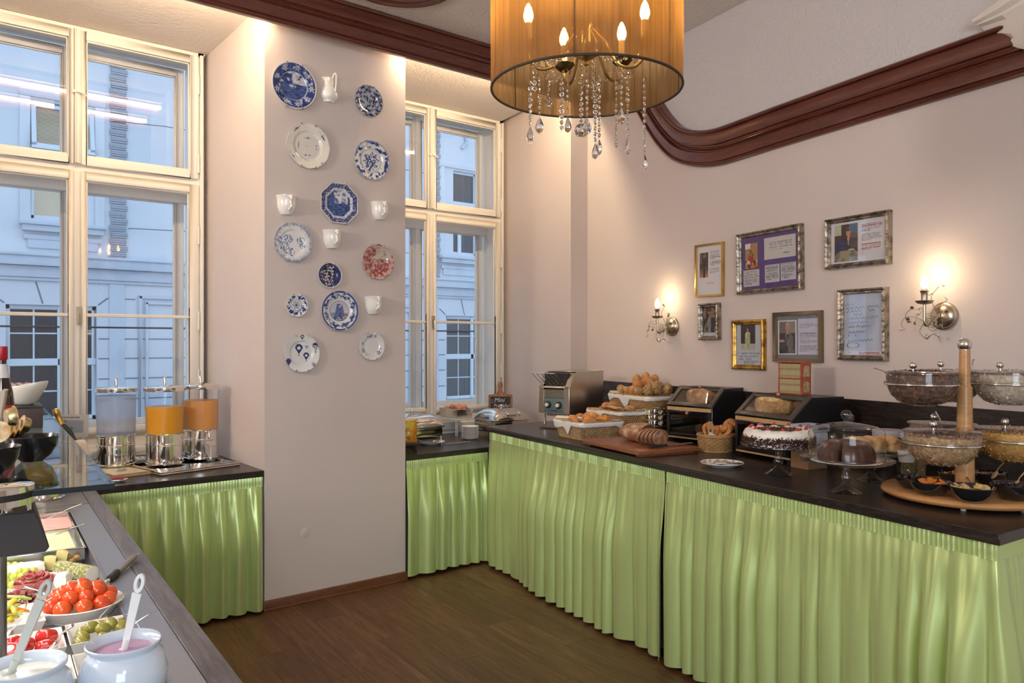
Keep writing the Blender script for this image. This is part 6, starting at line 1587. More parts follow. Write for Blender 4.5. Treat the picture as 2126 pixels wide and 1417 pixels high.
# ================================================================== second niche: chafing dishes, eggs, plates, chalkboard
def wprism(g, poly, x0, x1):          # profile in the y-z plane extruded along x
    return g.prism(poly, x0, x1, Matrix(((0, 0, 1, 0), (1, 0, 0, 0), (0, 1, 0, 0), (0, 0, 0, 1))))
m_chafe = M('polished_steel', (.74, .70, .64), .12, 1.0)
def chafing(label, loc, rz, Wd, D):
    t = thing('chafing_dish', label, 'chafing dish', loc, rz); h = Wd / 2
    g = MB(); g.bx(-h, h, 0, D, .055, .125); g.build('water_pan', M('dark_polished_steel', (.50, .46, .38), .10, 1.0), t, bevel=.008)
    g = MB(); g.bx(-h - .012, h + .012, -.012, D + .012, .125, .137); g.build('pan_rim', m_chafe, t, bevel=.003)
    arc = [(-.006, .137)] + [(D * .5 - (D * .5 + .006) * cos(a), .137 + .085 * sin(a) ** .75) for a in [pi * i / 14 for i in range(1, 14)]] + [(D + .006, .137)]
    n = len(arc); vs = []; fs = []
    ks = [(-1, .0), (-.97, .45), (-.86, .80), (-.66, .96), (-.3, 1), (.3, 1), (.66, .96), (.86, .80), (.97, .45), (1, .0)]
    for kx, kz in ks:
        for (y, z) in arc: vs.append((kx * h, y, .137 + (z - .137) * kz))
    for i in range(len(ks) - 1):
        for j in range(n - 1): fs.append((i * n + j, i * n + j + 1, (i + 1) * n + j + 1, (i + 1) * n + j))
    g = MB(); g.add(vs, fs); g.build('roll_top_lid', m_chafe, t, smooth=40, solid=-.002)
    g = MB(); g.cyl((0, D * .5, .218), (0, D * .5, .232), .006, n=10); g.ball((0, D * .5, .240), .013, 14, 10); g.build('lid_knob', m_chrome, t, smooth=80)
    g = MB()
    for x in (-.06, .06): g.tube(poly_smooth([(x, .012, .160), (x, -.012, .168), (x + .008, -.020, .180), (x + .012, .008, .196)], 4), .005, 8)
    g.cyl((-.075, -.022, .178), (.08, -.022, .178), .005, n=8); g.build('handle', m_chrome, t, smooth=60)
    for x in (-h + .01, h - .01):
        for y in (.012, D - .012):
            g = MB(); g.tube([(x, y, .13), (x, y, .05), (x + (.006 if x > 0 else -.006), y, .0)], [.010, .009, .011], 8); g.build('leg', m_chrome, t, smooth=60)
    g = MB(); g.bx(-h + .02, h - .02, .02, D - .02, .034, .042); g.lathe([(0, .0), (.04, .0), (.042, .034), (0, .034)], 20, Matrix.Translation((0, D * .5, 0))); g.build('burner', m_blackmatt, t)
    return t
chafing('steel roll-top chafing dish beside the pier, half hidden by it', (1.345, .385, Z1), 0.02, .36, .31)
chafing('steel roll-top chafing dish before the chalkboard sign', (2.20, .395, Z1), -.03, .335, .30)
m_wire = M('white_coated_wire', (.62, .62, .60), .4)
t = thing('wire_riser', 'white wire riser carrying the tray of eggs', 'riser', (1.855, .70, Z1))
for (x, y) in ((0, 0), (.24, 0), (.0, .30), (.24, .30), (.015, 0)): g = MB(); g.cyl((x, y, 0), (x, y, .125), .0045, n=8); g.build('leg', m_wire, t)
g = MB(); g.bx(-.01, .25, -.01, .31, .125, .134); g.build('shelf', m_wire, t, bevel=.002)
t = thing('egg_tray', 'deep steel tray of brown eggs on the wire riser', 'tray', (1.878, .715, Z1 + .1345))
g = MB(); g.lathe([(.92, 0), (1.0, .075), (1.04, .077), (1.04, .080), (.985, .080), (.90, .004)], 4, Matrix.Translation((.077, .125, 0)) @ Matrix.Diagonal((.082 * 1.414, .13 * 1.414, 1, 1)) @ Matrix.Rotation(pi / 4, 4, 'Z')); g.bx(.013, .141, .02, .23, .0, .004); g.build('tray', m_steel, t, bevel=.002)
for yy in (-.02, .25):
    g = MB(); g.tube(poly_smooth([(.045, .125 + (yy - .115) * 1.02, .079), (.045, yy - (.025 if yy < 0 else -.025), .079), (.11, yy - (.025 if yy < 0 else -.025), .079), (.11, .125 + (yy - .115) * 1.02, .079)], 4), .003, 6); g.build('handle', m_steel, t)
m_egg = M('brown_eggshell', (.60, .24, .10), .42, var=(8, (.68, .30, .14), .4, .7), sss=.1)
e0 = None
for k, (x, y, z, lab) in enumerate(((.035, .19, .078, 'brown egg at the window end of the tray'), (.05, .14, .092, 'brown egg resting on top at the window end of the tray'), (.075, .10, .082, 'brown egg in the middle of the tray'), (.06, .055, .080, 'brown egg at the front rim of the tray'), (.11, .12, .092, 'topmost brown egg in the middle of the tray'), (.105, .06, .080, 'brown egg at the front corner of the tray'), (.13, .19, .078, 'brown egg at the back rim of the tray'), (.135, .10, .086, 'brown egg at the far end of the tray towards the chalkboard'))):
    if e0 is None:
        g = MB(); g.ball((0, 0, 0), (.029, .0225, .0225), 20, 14, None, lambda d: 1 - .06 * d.x); e0 = g.build('egg', m_egg, smooth=80); o = e0
    else: o = e0.copy(); C.objects.link(o)
    o.location = Vector((1.878, .715, Z1 + .1345)) + Vector((x, y, z)); o.rotation_euler = (0, .3 * (k % 3), k * 1.3); tag(o, lab, 'egg', 'brown eggs in the steel tray')
st0 = on_z(976, 911, Z1)
for k in range(10):
    t = thing('side_plate', ['lowest white side plate of the stack', 'topmost white side plate of the stack'][k == 9] if k in (0, 9) else 'white side plate inside the stack beside the wire riser', 'plate', (st0.x, st0.y, Z1 + k * .0098), .2 * k, 'white side plates inside the stack' if 0 < k < 9 else 'stack of white side plates')
    if k == 0:
        g = MB(); g.lathe([(0, 0), (.045, 0), (.048, .002), (.066, .012), (.070, .014), (.069, .016), (.050, .0055), (0, .0045)], 40); sp0 = g.build('dish', m_porcelain, t, smooth=60)
    else: inst(sp0, 'dish', t)
pS = on_z(895, 922, Z1)
t = thing('spoon_plate', 'white plate at the counter edge holding a serving spoon', 'plate', pS); flat_plate(t, .103, .020)
t = thing('serving_spoon', 'steel serving spoon lying on the white plate at the counter edge', 'spoon', pS + Vector((0, 0, .018)), .2)
g = MB(); g.tube([(-.12, .03, .028), (-.06, .015, .008), (.0, .0, .004)], [.008, .006, .005], 8, False, .5); g.ball((.035, -.008, .006), (.038, .022, .008), 16, 8); g.build('spoon', m_steel, t, smooth=70)
a, b = on_z(926, 921, Z1 + .008), on_z(968, 917, Z1 + .008)
t = thing('serving_fork', 'long thin steel fork lying between the plate and the plate stack', 'fork', a, turn(b.x - a.x, b.y - a.y)); L = (b - a).length
g = MB(); g.tube([(0, 0, 0), (L * .7, 0, 0), (L, 0, .002)], .003, 6)
for dy in (-.008, 0, .008): g.tube([(L, 0, .002), (L + .012, dy, 0), (L + .035, dy, 0)], .0016, 5)
g.build('fork', m_steel, t, smooth=60)
def pouch(x, y):
    c = mixc((.60, .22, .02), (.72, .42, .03), step(-.3, .5, nz(x, y, 3, 2)))
    if hypot((x - .55) / .30, (y - .80) / .12) < 1 and nz(x, y, 7, 4) > -.2: return (.50, .52, .06)
    if hypot((x - .4) / .25, (y - .22) / .10) < 1: return (.62, .34, .16) if nz(x, y, 9, 5) > 0 else (.45, .10, .06)
    if .40 < y < .62 and .15 < x < .9 and nz(x * 4, y, 6, 6) > .12: return (.45, .06, .03)
    return c
t = thing('snack_bag', 'orange and yellow printed snack bag standing at the pier on the niche counter', 'bag', (1.115, .20, Z1 + .052), -.25)
g = MB(); g.col = []; nu_, nv_ = 22, 30
for sgn in (-1, 1):
    vs = []
    for j in range(nv_ + 1):
        for i in range(nu_ + 1):
            a, b = i / nu_, j / nv_; bul = .022 * (sin(pi * a) ** .6) * (sin(pi * min(1, max(0, b))) ** .5)
            vs.append(((a - .5) * .115, sgn * (bul + .0006) + .004 * noise.noise(Vector((a * 5, b * 5, sgn))) * sin(pi * a) * sin(pi * b), b * .165)); g.col.append(pouch(a, b))
    fs = [(j * (nu_ + 1) + i, j * (nu_ + 1) + i + 1, (j + 1) * (nu_ + 1) + i + 1, (j + 1) * (nu_ + 1) + i) for j in range(nv_) for i in range(nu_)]
    g.add(vs, fs)
g.build('pouch', painted('printed_foil', .3, .3), t, smooth=180)
t = thing('bag_stand', 'small black stand under the snack bag', 'stand', (1.115, .20, Z1), -.25)
g = MB(); g.bx(-.06, .06, -.03, .03, .034, .052); g.build('top', m_blackmatt, t, bevel=.003)
for x in (-.05, .04):
    g = MB(); g.bx(x, x + .012, -.025, .025, 0, .034); g.build('leg', m_blackmatt, t)
# chalkboard in the shape of a cutting board, leaning at the reveal
cA, cB = at_depth(1014, 850, (2.3, .86, 1)), at_depth(1064, 850, (2.3, .86, 1))
cw = (cB - cA).length; cz0 = Z1 + .001; cctr = (cA + cB) / 2
t = thing('chalkboard_sign', 'wooden handled chalkboard sign leaning behind the second chafing dish', 'sign', (cctr.x, cctr.y, cz0 + .01), rot=(radians(-4), 0, atan2(FX.y, FX.x)))
ztop = at_depth(1037, 793.5, (2.3, .86, 1)).z - cz0; zsh = at_depth(1037, 821, (2.3, .86, 1)).z - cz0; hw_ = cw / 2
out = [(-hw_, 0), (hw_, 0), (hw_, zsh - .008), (hw_ - .006, zsh), (hw_ * .75, zsh), (hw_ * .42, zsh + .008), (hw_ * .20, zsh + .025), (hw_ * .16, zsh + .05), (hw_ * .20, ztop - .035), (hw_ * .17, ztop - .010), (hw_ * .08, ztop), (-hw_ * .08, ztop), (-hw_ * .17, ztop - .010), (-hw_ * .20, ztop - .035), (-hw_ * .16, zsh + .05), (-hw_ * .20, zsh + .025), (-hw_ * .42, zsh + .008), (-hw_ * .75, zsh), (-hw_ + .006, zsh), (-hw_, zsh - .008)]
m_signwood = wood('warm_sign_wood', (.20, .075, .025), (.30, .125, .045), (.38, .18, .075), (10, 10, 1.5), 3, .4)
g = MB(); g.prism(out, -.006, .006, Matrix.Rotation(pi / 2, 4, 'X')); g.build('board', m_signwood, t, bevel=.003)
g = MB(); g.bx(-hw_ * .82, hw_ * .82, -.0075, -.006, .02, zsh - .018); g.build('slate', M('slate_black', (.020, .021, .024), .7, var=(9, (.035, .037, .04))), t)
m_chalk = M('chalk', (.70, .70, .70), .9)
fs_ = cw * .25
font_mesh('chalk_text', 'Mini', fs_, (-.01, -.0078, zsh - .018 - fs_ * .60), t, m_chalk, shear=.2)
font_mesh('chalk_text', 'Frankfur', fs_ * .80, (.012, -.0078, zsh - .018 - fs_ * 1.50), t, m_chalk, shear=.15)
g = MB(); g.bx(-hw_ * .74, -hw_ * .62, -.0080, -.0076, zsh - .018 - fs_ * .62, zsh - .018 - fs_ * .56); g.bx(-hw_ * .78, -hw_ * .55, -.0080, -.0076, zsh - .018 - fs_ * .98, zsh - .018 - fs_ * .94); g.build('chalk_dash', m_chalk, t)['kind'] = 'stuff'
g = MB(); g.tube(poly_smooth([(.0, -.008, ztop - .018), (.012, -.010, ztop - .030), (.010, -.010, ztop - .055)], 4), .0018, 5); g.build('cord', m_trimcloth, t)
grille(1.50, 2.60, .90, 1.03, Z1 + .0005, 'white slotted heating grille at the back of the chafing dish counter')
grille(-1.0, -.02, .88, 1.02, Z1 + .0005, 'white slotted heating grille behind the juice dispensers')
# ================================================================== first niche: juice dispensers
m_polytube = glass('dispenser_tube', (.95, .96, .98), 1.45)
def liquid(name, col, rough=.3, al=1.0):
    m, nt, b = newmat(name); b.inputs['Base Color'].default_value = (*col, 1); b.inputs['Roughness'].default_value = rough
    b.inputs['Subsurface Weight'].default_value = .4; b.inputs['Subsurface Radius'].default_value = (.05, .04, .03); b.inputs['Subsurface Scale'].default_value = .6
    return m
def milky(name, col, mixf):
    m = bpy.data.materials.new(name); m.use_nodes = True; nt = m.node_tree; nt.nodes.clear()
    o = nt.nodes.new('ShaderNodeOutputMaterial'); a = nt.nodes.new('ShaderNodeMixShader'); t = nt.nodes.new('ShaderNodeBsdfTransparent'); d = nt.nodes.new('ShaderNodeBsdfTranslucent'); e = nt.nodes.new('ShaderNodeBsdfDiffuse'); b = nt.nodes.new('ShaderNodeMixShader')
    t.inputs[0].default_value = (.92, .94, .97, 1); d.inputs[0].default_value = (*col, 1); e.inputs[0].default_value = (*col, 1); b.inputs[0].default_value = .5
    link(nt, d.outputs[0], b.inputs[1]); link(nt, e.outputs[0], b.inputs[2]); a.inputs[0].default_value = mixf; link(nt, t.outputs[0], a.inputs[1]); link(nt, b.outputs[0], a.inputs[2]); link(nt, a.outputs[0], o.inputs[0]); return m
def dispenser(label, loc, rz, mat, level, tap=-1):
    t = thing('juice_dispenser', label, 'dispenser', loc, rz)
    g = MB(); g.lathe([(0, 0), (.104, 0), (.112, .004), (.112, .012), (.106, .016), (.106, .118), (.109, .121), (.109, .128), (.106, .131), (.106, .182), (.109, .186), (.104, .190), (0, .190)], 48); g.build('base', m_chrome, t, smooth=35)
    g = MB(); g.lathe([(.1065, .186), (.110, .30), (.1145, .452)], 48); g.build('cylinder', m_polytube, t, smooth=60)
    g = MB(); g.lathe([(0, .190), (.1045, .190), (.107, .30), (.1095, level), (0, level + .001)], 48); g.build('drink', mat, t, smooth=40)
    g = MB(); g.lathe([(.1195, .446), (.1205, .450), (.1195, .468), (.112, .474), (.04, .480), (.02, .484), (0, .485)], 48); g.build('lid', m_chrome, t, smooth=40)
    g = MB(); g.lathe([(0, .484), (.009, .484), (.0085, .522), (.006, .530), (0, .532)], 14); g.build('lid_knob', m_chrome, t, smooth=50)
    g = MB(); g.cyl((0, -.100, .175), (0, -.135, .175), .009, n=12); g.tube(poly_smooth([(0, -.128, .178), (0, -.142, .170), (0, -.146, .150), (0, -.146, .135)], 4), .008, 10); g.build('tap', m_chrome, t, smooth=60)
    g = MB(); g.tube([(0, -.128, .18), (0, -.126, .190), (.0, -.128, .198)], [.005, .004, .006], 8); g.build('tap_lever', m_chrome, t, smooth=60)
    return t
D1, D2, D3 = Vector((-.674, .649, Z1 + .018)), Vector((-.433, .503, Z1 + .0215)), Vector((-.189, .616, Z1 + .0215))
fz = turn(.783, -.622)
dispenser('chrome dispenser of clear cold drink, nearest the window mullion', D1, fz + .25, milky('cold_water', (.72, .76, .84), .45), .424)
dispenser('chrome dispenser of deep orange juice in the middle', D2, fz + .35, liquid('orange_juice', (.80, .36, .015)), .352)
dispenser('chrome dispenser of pale apricot juice at the pier', D3, fz + .75, liquid('apricot_juice', (.74, .34, .09)), .372)
def tray(label, c, rz, Lx, Ly, mat, inlay=None):
    t = thing('drip_tray', label, 'tray', c, rz)
    g = MB(); g.bx(-Lx / 2, Lx / 2, -Ly / 2, Ly / 2, 0, .014); g.build('base', mat, t, bevel=.004)
    g = MB(); e = .012
    for (a, b, cc_, d) in ((-Lx / 2, Lx / 2, -Ly / 2, -Ly / 2 + e), (-Lx / 2, Lx / 2, Ly / 2 - e, Ly / 2), (-Lx / 2, -Lx / 2 + e, -Ly / 2 + e, Ly / 2 - e), (Lx / 2 - e, Lx / 2, -Ly / 2 + e, Ly / 2 - e)): g.bx(a, b, cc_, d, .014, .021)
    g.build('rim', mat, t, bevel=.002)
    if inlay: g = MB(); g.bx(-Lx / 2 + e, Lx / 2 - e, -Ly / 2 + e, Ly / 2 - e, .0142, .0155); g.build('printed_inlay', inlay, t)
    return t
tray('polished drip tray under the orange and apricot juice dispensers', (-.345, .44, Z1), .21, .50, .46, m_chafe)
tray('small wooden edged tray under the cold drink dispenser', (-.70, .51, Z1), .20, .24, .50, M('light_tray_wood', (.50, .34, .18), .4), M('cream_print', (.62, .54, .38), .5, var=(40, (.48, .36, .2), .5, .7)))
m_tumbler = glass('tumbler_glass', (.95, .96, .96), 1.6)
def tumbler(label, c, fill=None, cat='glass', h=.095, r=.036):
    t = thing('tumbler', label, cat, c)
    g = MB(); g.lathe([(0, .0), (r * .78, .0), (r * .80, .003), (r * .84, .02), (r * .96, h * .8), (r, h)], 40, None, wob=lambda a, i: 1 + (.02 * cos(a * 14) if 1 < i < 5 else 0)); g.build('body', m_tumbler, t, smooth=50)
    g = MB(); g.tube([(r * cos(a), r * sin(a), h) for a in [2 * pi * i / 36 for i in range(36)]], .0013, 5, True); g.build('rim', m_glass2, t, smooth=60)
    g = MB(); g.lathe([(0, .002), (r * .74, .002), (r * .76, .010), (0, .011)], 24); g.build('thick_base', m_glass2, t)
    if fill: g = MB(); g.lathe([(0, .011), (r * .79, .011), (r * .90, h * .60), (0, h * .60)], 32); g.build('juice', fill, t, smooth=40)
    return t
tumbler('empty ribbed tumbler before the cold drink dispenser', on_z(252, 977, Z1 + .0155))
tumbler('tumbler half full of orange juice on the polished tray', on_z(357, 965, Z1 + .0142), bpy.data.materials['orange_juice'])
tumbler('empty ribbed tumbler before the apricot juice dispenser', on_z(438, 957, Z1 + .0142))
gm = on_z(204, 974, Z1); t = thing('glass_mug', 'tall clear handled glass beside the cold drink dispenser', 'glass', gm)
g = MB(); g.lathe([(0, 0), (.026, 0), (.030, .01), (.032, .10)], 32); g.build('body', m_tumbler, t, smooth=50)
g = MB(); g.tube(poly_smooth([(.03, -.0, .09), (.055, -.01, .085), (.058, -.01, .05), (.045, -.008, .02), (.029, 0, .012)], 5), .0035, 8); g.build('handle', m_glass2, t, smooth=60); t.rotation_euler = (0, 0, fz)
rp = on_z(240, 999, Z1); t = thing('small_plate', 'small white plate at the edge of the first niche counter under a red napkin', 'plate', rp); flat_plate(t, .060, .010)
g = MB(); g.prism([(-.05, -.035), (.05, -.03), (.045, .03), (-.04, .035)], 0, .004); o = g.build('red_napkin', M('red_paper', (.30, .02, .03), .7)); o.location = rp + Vector((0, 0, .0148)); o.rotation_euler = (0, 0, .3); tag(o, 'folded red paper napkin on the small white plate', 'napkin')
# wine cooler with bottle and cloth, framed card behind
wc = Vector((-.985, .60, Z1)); t = thing('wine_cooler', 'steel wine cooler under a white towel in the first niche', 'wine cooler', wc)
g = MB(); g.lathe([(0, 0), (.070, 0), (.080, .01), (.098, .17), (.104, .176), (.100, .180), (.093, .17), (.075, .014), (0, .01)], 40); g.build('bucket', m_chafe, t, smooth=50)
g = MB(); g.tube(poly_smooth([(.098, 0, .15), (.125, .0, .155), (.135, 0, .13), (.122, 0, .105), (.093, 0, .11)], 4), .006, 8); g.build('handle', m_chafe, t, smooth=60)
m_bottle = M('dark_green_bottle', (.012, .03, .014), .08, coat=.5); m_foil = M('gold_foil', (.72, .46, .12), .28, 1.0, bump=(60, .4, .003))
def bottle(label, loc, rot, foilmat, s=1.0, cap=False):
    t = thing('bottle', label, 'bottle', loc, rot=rot)
    g = MB(); g.lathe([(0, 0), (.034 * s, 0), (.040 * s, .008), (.040 * s, .16 * s), (.034 * s, .19 * s), (.018 * s, .225 * s), (.0145 * s, .25 * s), (.0145 * s, .29 * s), (0, .29 * s)], 28); g.build('body', m_bottle, t, smooth=50)
    g = MB(); g.lathe([(.0185 * s, .222 * s), (.0155 * s, .25 * s), (.0155 * s, .288 * s), (.0185 * s, .291 * s), (.0185 * s, .318 * s), (.015 * s, .325 * s), (0, .326 * s)], 24); g.build('foil', foilmat, t, smooth=50)
    return t
pb = at_depth(114, 848, wc); pq = at_depth(142, 912, wc); ax_ = (pb - pq).normalized(); q = ax_.to_track_quat('Z', 'Y').to_euler()
bottle('sparkling wine bottle with gold foil neck leaning in the wine cooler', pb - ax_ * .326, q, m_foil)
g = MB(); g.tube([(0, 0, 0), (.003, 0, .012), (0, 0, .024)], .0155, 16); 
t = thing('towel', 'white towel draped over the wine cooler and hanging down beside it', 'towel', wc + Vector((0, 0, .185)), fz)
def tw(u, v):
    x = -.10 + .23 * min(v, .62) / .62 if v < .62 else .13 + .03 * (v - .62) / .38
    z = .012 + .01 * sin(v * 5 + u * 3) if v < .55 else .016 - (v - .55) ** 1.2 * .36
    return (x + .008 * sin(u * 9), -.06 + .11 * u - .01 * v + .008 * sin(v * 11), z + .006 * noise.noise(Vector((u * 5, v * 6, 1))))
g = MB(); g.grid(tw, 16, 30); g.build('cloth', M('cream_towel', (.70, .62, .53), .9, bump=(120, .3, .004)), t, smooth=180, solid=.006)
def cardart(x, y):
    if y > .80: return textlines(x, y, .12, .80, .83, .92, 1, 3, (.25, .25, .3), lastshort=False) or rgb(224, 218, 212)
    if .10 < x < .86 and .16 < y < .76: return rgb(78, 98, 120) if x < .55 and y < .44 and nz(x, y, 4, 3) > -.3 else (rgb(120, 126, 140) if x < .35 and y > .66 else rgb(172, 178, 192))
    return rgb(224, 218, 212)
ca, cb2 = at_depth(112, 905, (-.95, .80, 1)), at_depth(181, 905, (-.95, .80, 1)); ct = at_depth(150, 862, (-.95, .80, 1))
t = thing('table_card', 'white card with a blue-grey picture in a clear holder behind the wine cooler', 'sign', ((ca.x + cb2.x) / 2, (ca.y + cb2.y) / 2, ca.z), rot=(radians(-6), 0, atan2(FX.y, FX.x)))
hwc = (cb2 - ca).length / 2; hh = ct.z - ca.z; g = MB(); g.col = []; vs = []; fs = []
for j in range(30):
    for i in range(46):
        x0, x1, z0, z1 = -hwc + 2 * hwc * i / 46, -hwc + 2 * hwc * (i + 1) / 46, hh * j / 30, hh * (j + 1) / 30; b = len(vs)
        vs += [(x0, 0, z0), (x1, 0, z0), (x1, 0, z1), (x0, 0, z1)]; fs.append((b, b + 1, b + 2, b + 3)); g.col += [cardart((i + .5) / 46, (j + .5) / 30)] * 4
g.add(vs, fs); g.build('print', m_print, t, smooth=0, fix=False)
g = MB(); g.bx(-hwc - .004, hwc + .004, .001, .003, -.004, hh + .004); g.build('back', m_linen, t)
zb_ = -(ca.z - Z1); g = MB(); g.bx(-hwc - .006, hwc + .006, -.004, -.002, zb_ + .03, hh + .008); g.bx(-hwc * .9, hwc * .9, -.03, .04, zb_ + .012, zb_ + .016); g.bx(-hwc * .9, hwc * .9, .004, .006, zb_ + .012, .0); g.build('acrylic_holder', m_glass, t, smooth=0)
# ================================================================== cold buffet in the foreground
E0, BD, BL = Vector((-.905, -.01, 0)), Vector((-.0696, -.9976, 0)), Vector((-.9976, .0696, 0))
ZB = .835; rzB_ = atan2(BD.y, BD.x)
def bf(a, b, z=ZB): return E0 + BD * a + BL * b + Vector((0, 0, z))
def onb(u, v, z): return on_z(u, v, z)
t = thing('cold_buffet', 'grey oak and steel cold buffet counter in the foreground with a sunken well', 'buffet', E0, rzB_)   # local x = a, local y = -b
LA, LB = 3.25, .86
def L(g, a0, a1, b0, b1, z0, z1): return g.bx(a0, a1, -b1, -b0, z0, z1)
m_cg = wood('grey_oak_along', (.055, .048, .050), (.125, .112, .118), (.20, .18, .19), (1.0, 13, 13), 3.2, .42, 0, .15)
g = MB(); g.prism([(.003, 0), (.0078, -.065), (LA, -.065), (LA, 0)], ZB - .045, ZB); g.build('wood_rim', m_cg, t, bevel=.002, seg=1)
g = MB(); g.prism([(.0079, -.066), (.066, -LB), (.375, -LB), (.375, -.066)], ZB - .045, ZB); g.build('wood_rim', m_counter_grey, t, bevel=.002, seg=1)
m_sheet = M('satin_steel_sheet', (.46, .47, .50), .38, 1.0, bump=(300, .05))
g = MB(); L(g, .376, LA, .066, .150, ZB - .01, ZB - .003); L(g, .376, LA, .70, LB, ZB - .01, ZB - .003); L(g, .376, .50, .150, .70, ZB - .01, ZB - .003); L(g, 2.95, LA, .15, .70, ZB - .01, ZB - .003)
for (a0, a1, b0, b1) in ((.50, 2.95, .150, .158), (.50, 2.95, .692, .70), (.50, .508, .158, .692), (2.942, 2.95, .158, .692)): L(g, a0, a1, b0, b1, ZB - .10, ZB - .0025)
g.build('steel_surround', m_sheet, t, bevel=.0012, seg=1)
g = MB(); L(g, .50, 2.95, .15, .70, ZB - .108, ZB - .10); g.build('well_floor', m_steel, t)
g = MB(); L(g, .09, LA - .02, .04, .06, .05, ZB - .045); L(g, .09, LA - .02, .80, .84, .05, ZB - .045); L(g, .09, .13, .06, .80, .05, ZB - .045); L(g, LA - .06, LA - .02, .06, .80, .05, ZB - .045); L(g, .13, LA - .06, .06, .80, .02, .06); g.build('carcass', m_basebox, t, smooth=0)
# glass shelf on posts with a light channel below
ZG = 1.30
m_shelfglass = glass('shelf_glass', (.80, .85, .86), 1.5)
t = thing('glass_shelf', 'clear glass sneeze shelf above the cold buffet', 'shelf', E0, rzB_)
g = MB(); L(g, .0, 2.72, .255, .78, ZG - .010, ZG); g.build('pane', m_shelfglass, t, smooth=0)
g = MB(); L(g, 2.715, 2.722, .256, .78, ZG - .011, ZG + .0005); L(g, 0, 2.722, .252, .256, ZG - .011, ZG + .0005); g.build('pane_edge', M('dark_glass_edge', (.012, .022, .026), .15), t)
for (a, b) in ((2.43, .452), (.35, .52)):
    g = MB(); p_ = Vector((a, -b, 0)); g.cyl((a, -b, ZB - .003), (a, -b, ZG - .03), .014, n=16); g.build('post', m_darksteel, t, smooth=60)
g = MB(); g.lathe([(0, ZG + .0012), (.072, ZG + .0012), (.072, ZG + .012), (.066, ZG + .016), (0, ZG + .018)], 40, Matrix.Translation((2.69, -.468, 0))); g.lathe([(0, ZG - .024), (.072, ZG - .024), (.072, ZG - .0115), (0, ZG - .0115)], 40, Matrix.Translation((2.69, -.468, 0))); g.build('clamp_disc', m_chrome, t, smooth=40)
g = MB(); g.lathe([(.0, ZG - .0112), (.0735, ZG - .0112), (.0735, ZG + .001), (.0, ZG + .001)], 40, Matrix.Translation((2.69, -.468, 0))); g.build('clamp_gasket', m_blackmatt, t, smooth=40)
g = MB(); g.cyl((2.52, -.44, ZG - .074), (2.52, -.44, ZG - .010), .012, n=14); g.cyl((2.52, -.40, ZG - .074), (2.52, -.40, ZG - .010), .006, n=10); g.build('clamp_stem', m_chrome, t)
chn = [(-.389, 1.226), (-.361, 1.144), (-.368, 1.134), (-.52, 1.134), (-.52, 1.226)]
g = MB(); g.prism(chn, .25, 2.55, Matrix(((0, 0, 1, 0), (1, 0, 0, 0), (0, 1, 0, 0), (0, 0, 0, 1)))); g.build('light_channel', M('dark_bronze_channel', (.050, .042, .040), .4, .4), t, bevel=.002, seg=1)
g = MB(); L(g, .30, 2.52, .378, .505, 1.130, 1.1335); g.build('diffuser', emit('cool_led', (1, .97, .92), 2.5), t, smooth=0)
for k in range(3):
    l = bpy.data.lights.new('buffet_led', 'AREA'); l.shape = 'RECTANGLE'; l.size = .8; l.size_y = .11; l.energy = 1.2; l.color = (1, .96, .89)
    lo = bpy.data.objects.new('buffet_led', l); C.objects.link(lo); lo.parent = t; lo.location = (.70 + .74 * k, -.44, 1.128)

# pans, ham, cheese
def pan(label, a0, a1, b0, b1):
    t = thing('buffet_pan', label, 'pan', bf((a0 + a1) / 2, (b0 + b1) / 2, ZB - .045), rzB_); x, y = (a1 - a0) / 2, (b1 - b0) / 2
    g = MB(); g.bx(-x, x, -y, y, 0, .003)
    for (p, q, r_, s_) in ((-x, x, -y, -y + .003), (-x, x, y - .003, y), (-x, -x + .003, -y + .003, y - .003), (x - .003, x, -y + .003, y - .003)): g.bx(p, q, r_, s_, .003, .044)
    g.build('tray', m_steel, t)
    g = MB(); e = .014
    for (p, q, r_, s_) in ((-x - e, x + e, -y - .004, -y + .003), (-x - e, x + e, y - .003, y + .004), (-x - e, -x + .003, -y, y), (x - .003, x + e, -y, y)): g.bx(p, q, r_, s_, .044, .0475)
    g.build('rim', m_chafe, t, bevel=.001, seg=1)
    for (p, q) in ((-x + .01, -y + .01), (x - .01, -y + .01)): pass
    return t
pan('steel pan of ham at the far end of the well', .53, .88, .170, .45)
pan('steel pan of sliced cheese next to the ham', .915, 1.27, .170, .45)
m_ham = M('cooked_ham', (.70, .36, .32), .45, var=(14, (.76, .46, .41), .35, .7), sss=.2); m_hamf = M('ham_rind', (.80, .66, .60), .5)
for k in range(9):
    g = MB(); n = 18; r0 = .11
    g.grid(lambda u, v: (u * .085 - .0, (v - .5) * .22, .028 * sin(u * 2.6) * (1 - .3 * v) + .004 * noise.noise(Vector((u * 4, v * 5, k)))), 10, 14)
    o = g.build('ham_slice', m_ham, solid=.003); o.location = bf(.565 + k * .032, .285, ZB - .040 + .0015 * k); o.rotation_euler = (0, radians(-12), rzB_ + .12 - .02 * k)
    tag(o, 'folded slice of pink ham in the fan at the far end of the well' if 0 < k < 8 else 'first ham slice at the far rim of its pan' if k == 0 else 'last ham slice, nearest the sliced cheese', 'ham slice', 'folded ham slices between the first and the last' if 0 < k < 8 else 'ham slices')
c0 = None
for k in range(3):
    g = MB(); g.ball((0, 0, 0), (.011, .011, .006), 12, 6); o = g.build('tomato_half', M('tomato_half_%d' % k, (.55, .05, .02), .25)); o.location = bf(.735 + .035 * k, .268, ZB - .012); tag(o, 'small halved tomato beside the ham, ' + ('farthest of three', 'middle of three', 'nearest of three')[k], 'tomato', 'halved tomatoes at the ham')
m_cheese = M('sliced_cheese', (.78, .72, .42), .5, var=(6, (.82, .77, .50)), sss=.2); cs0 = None
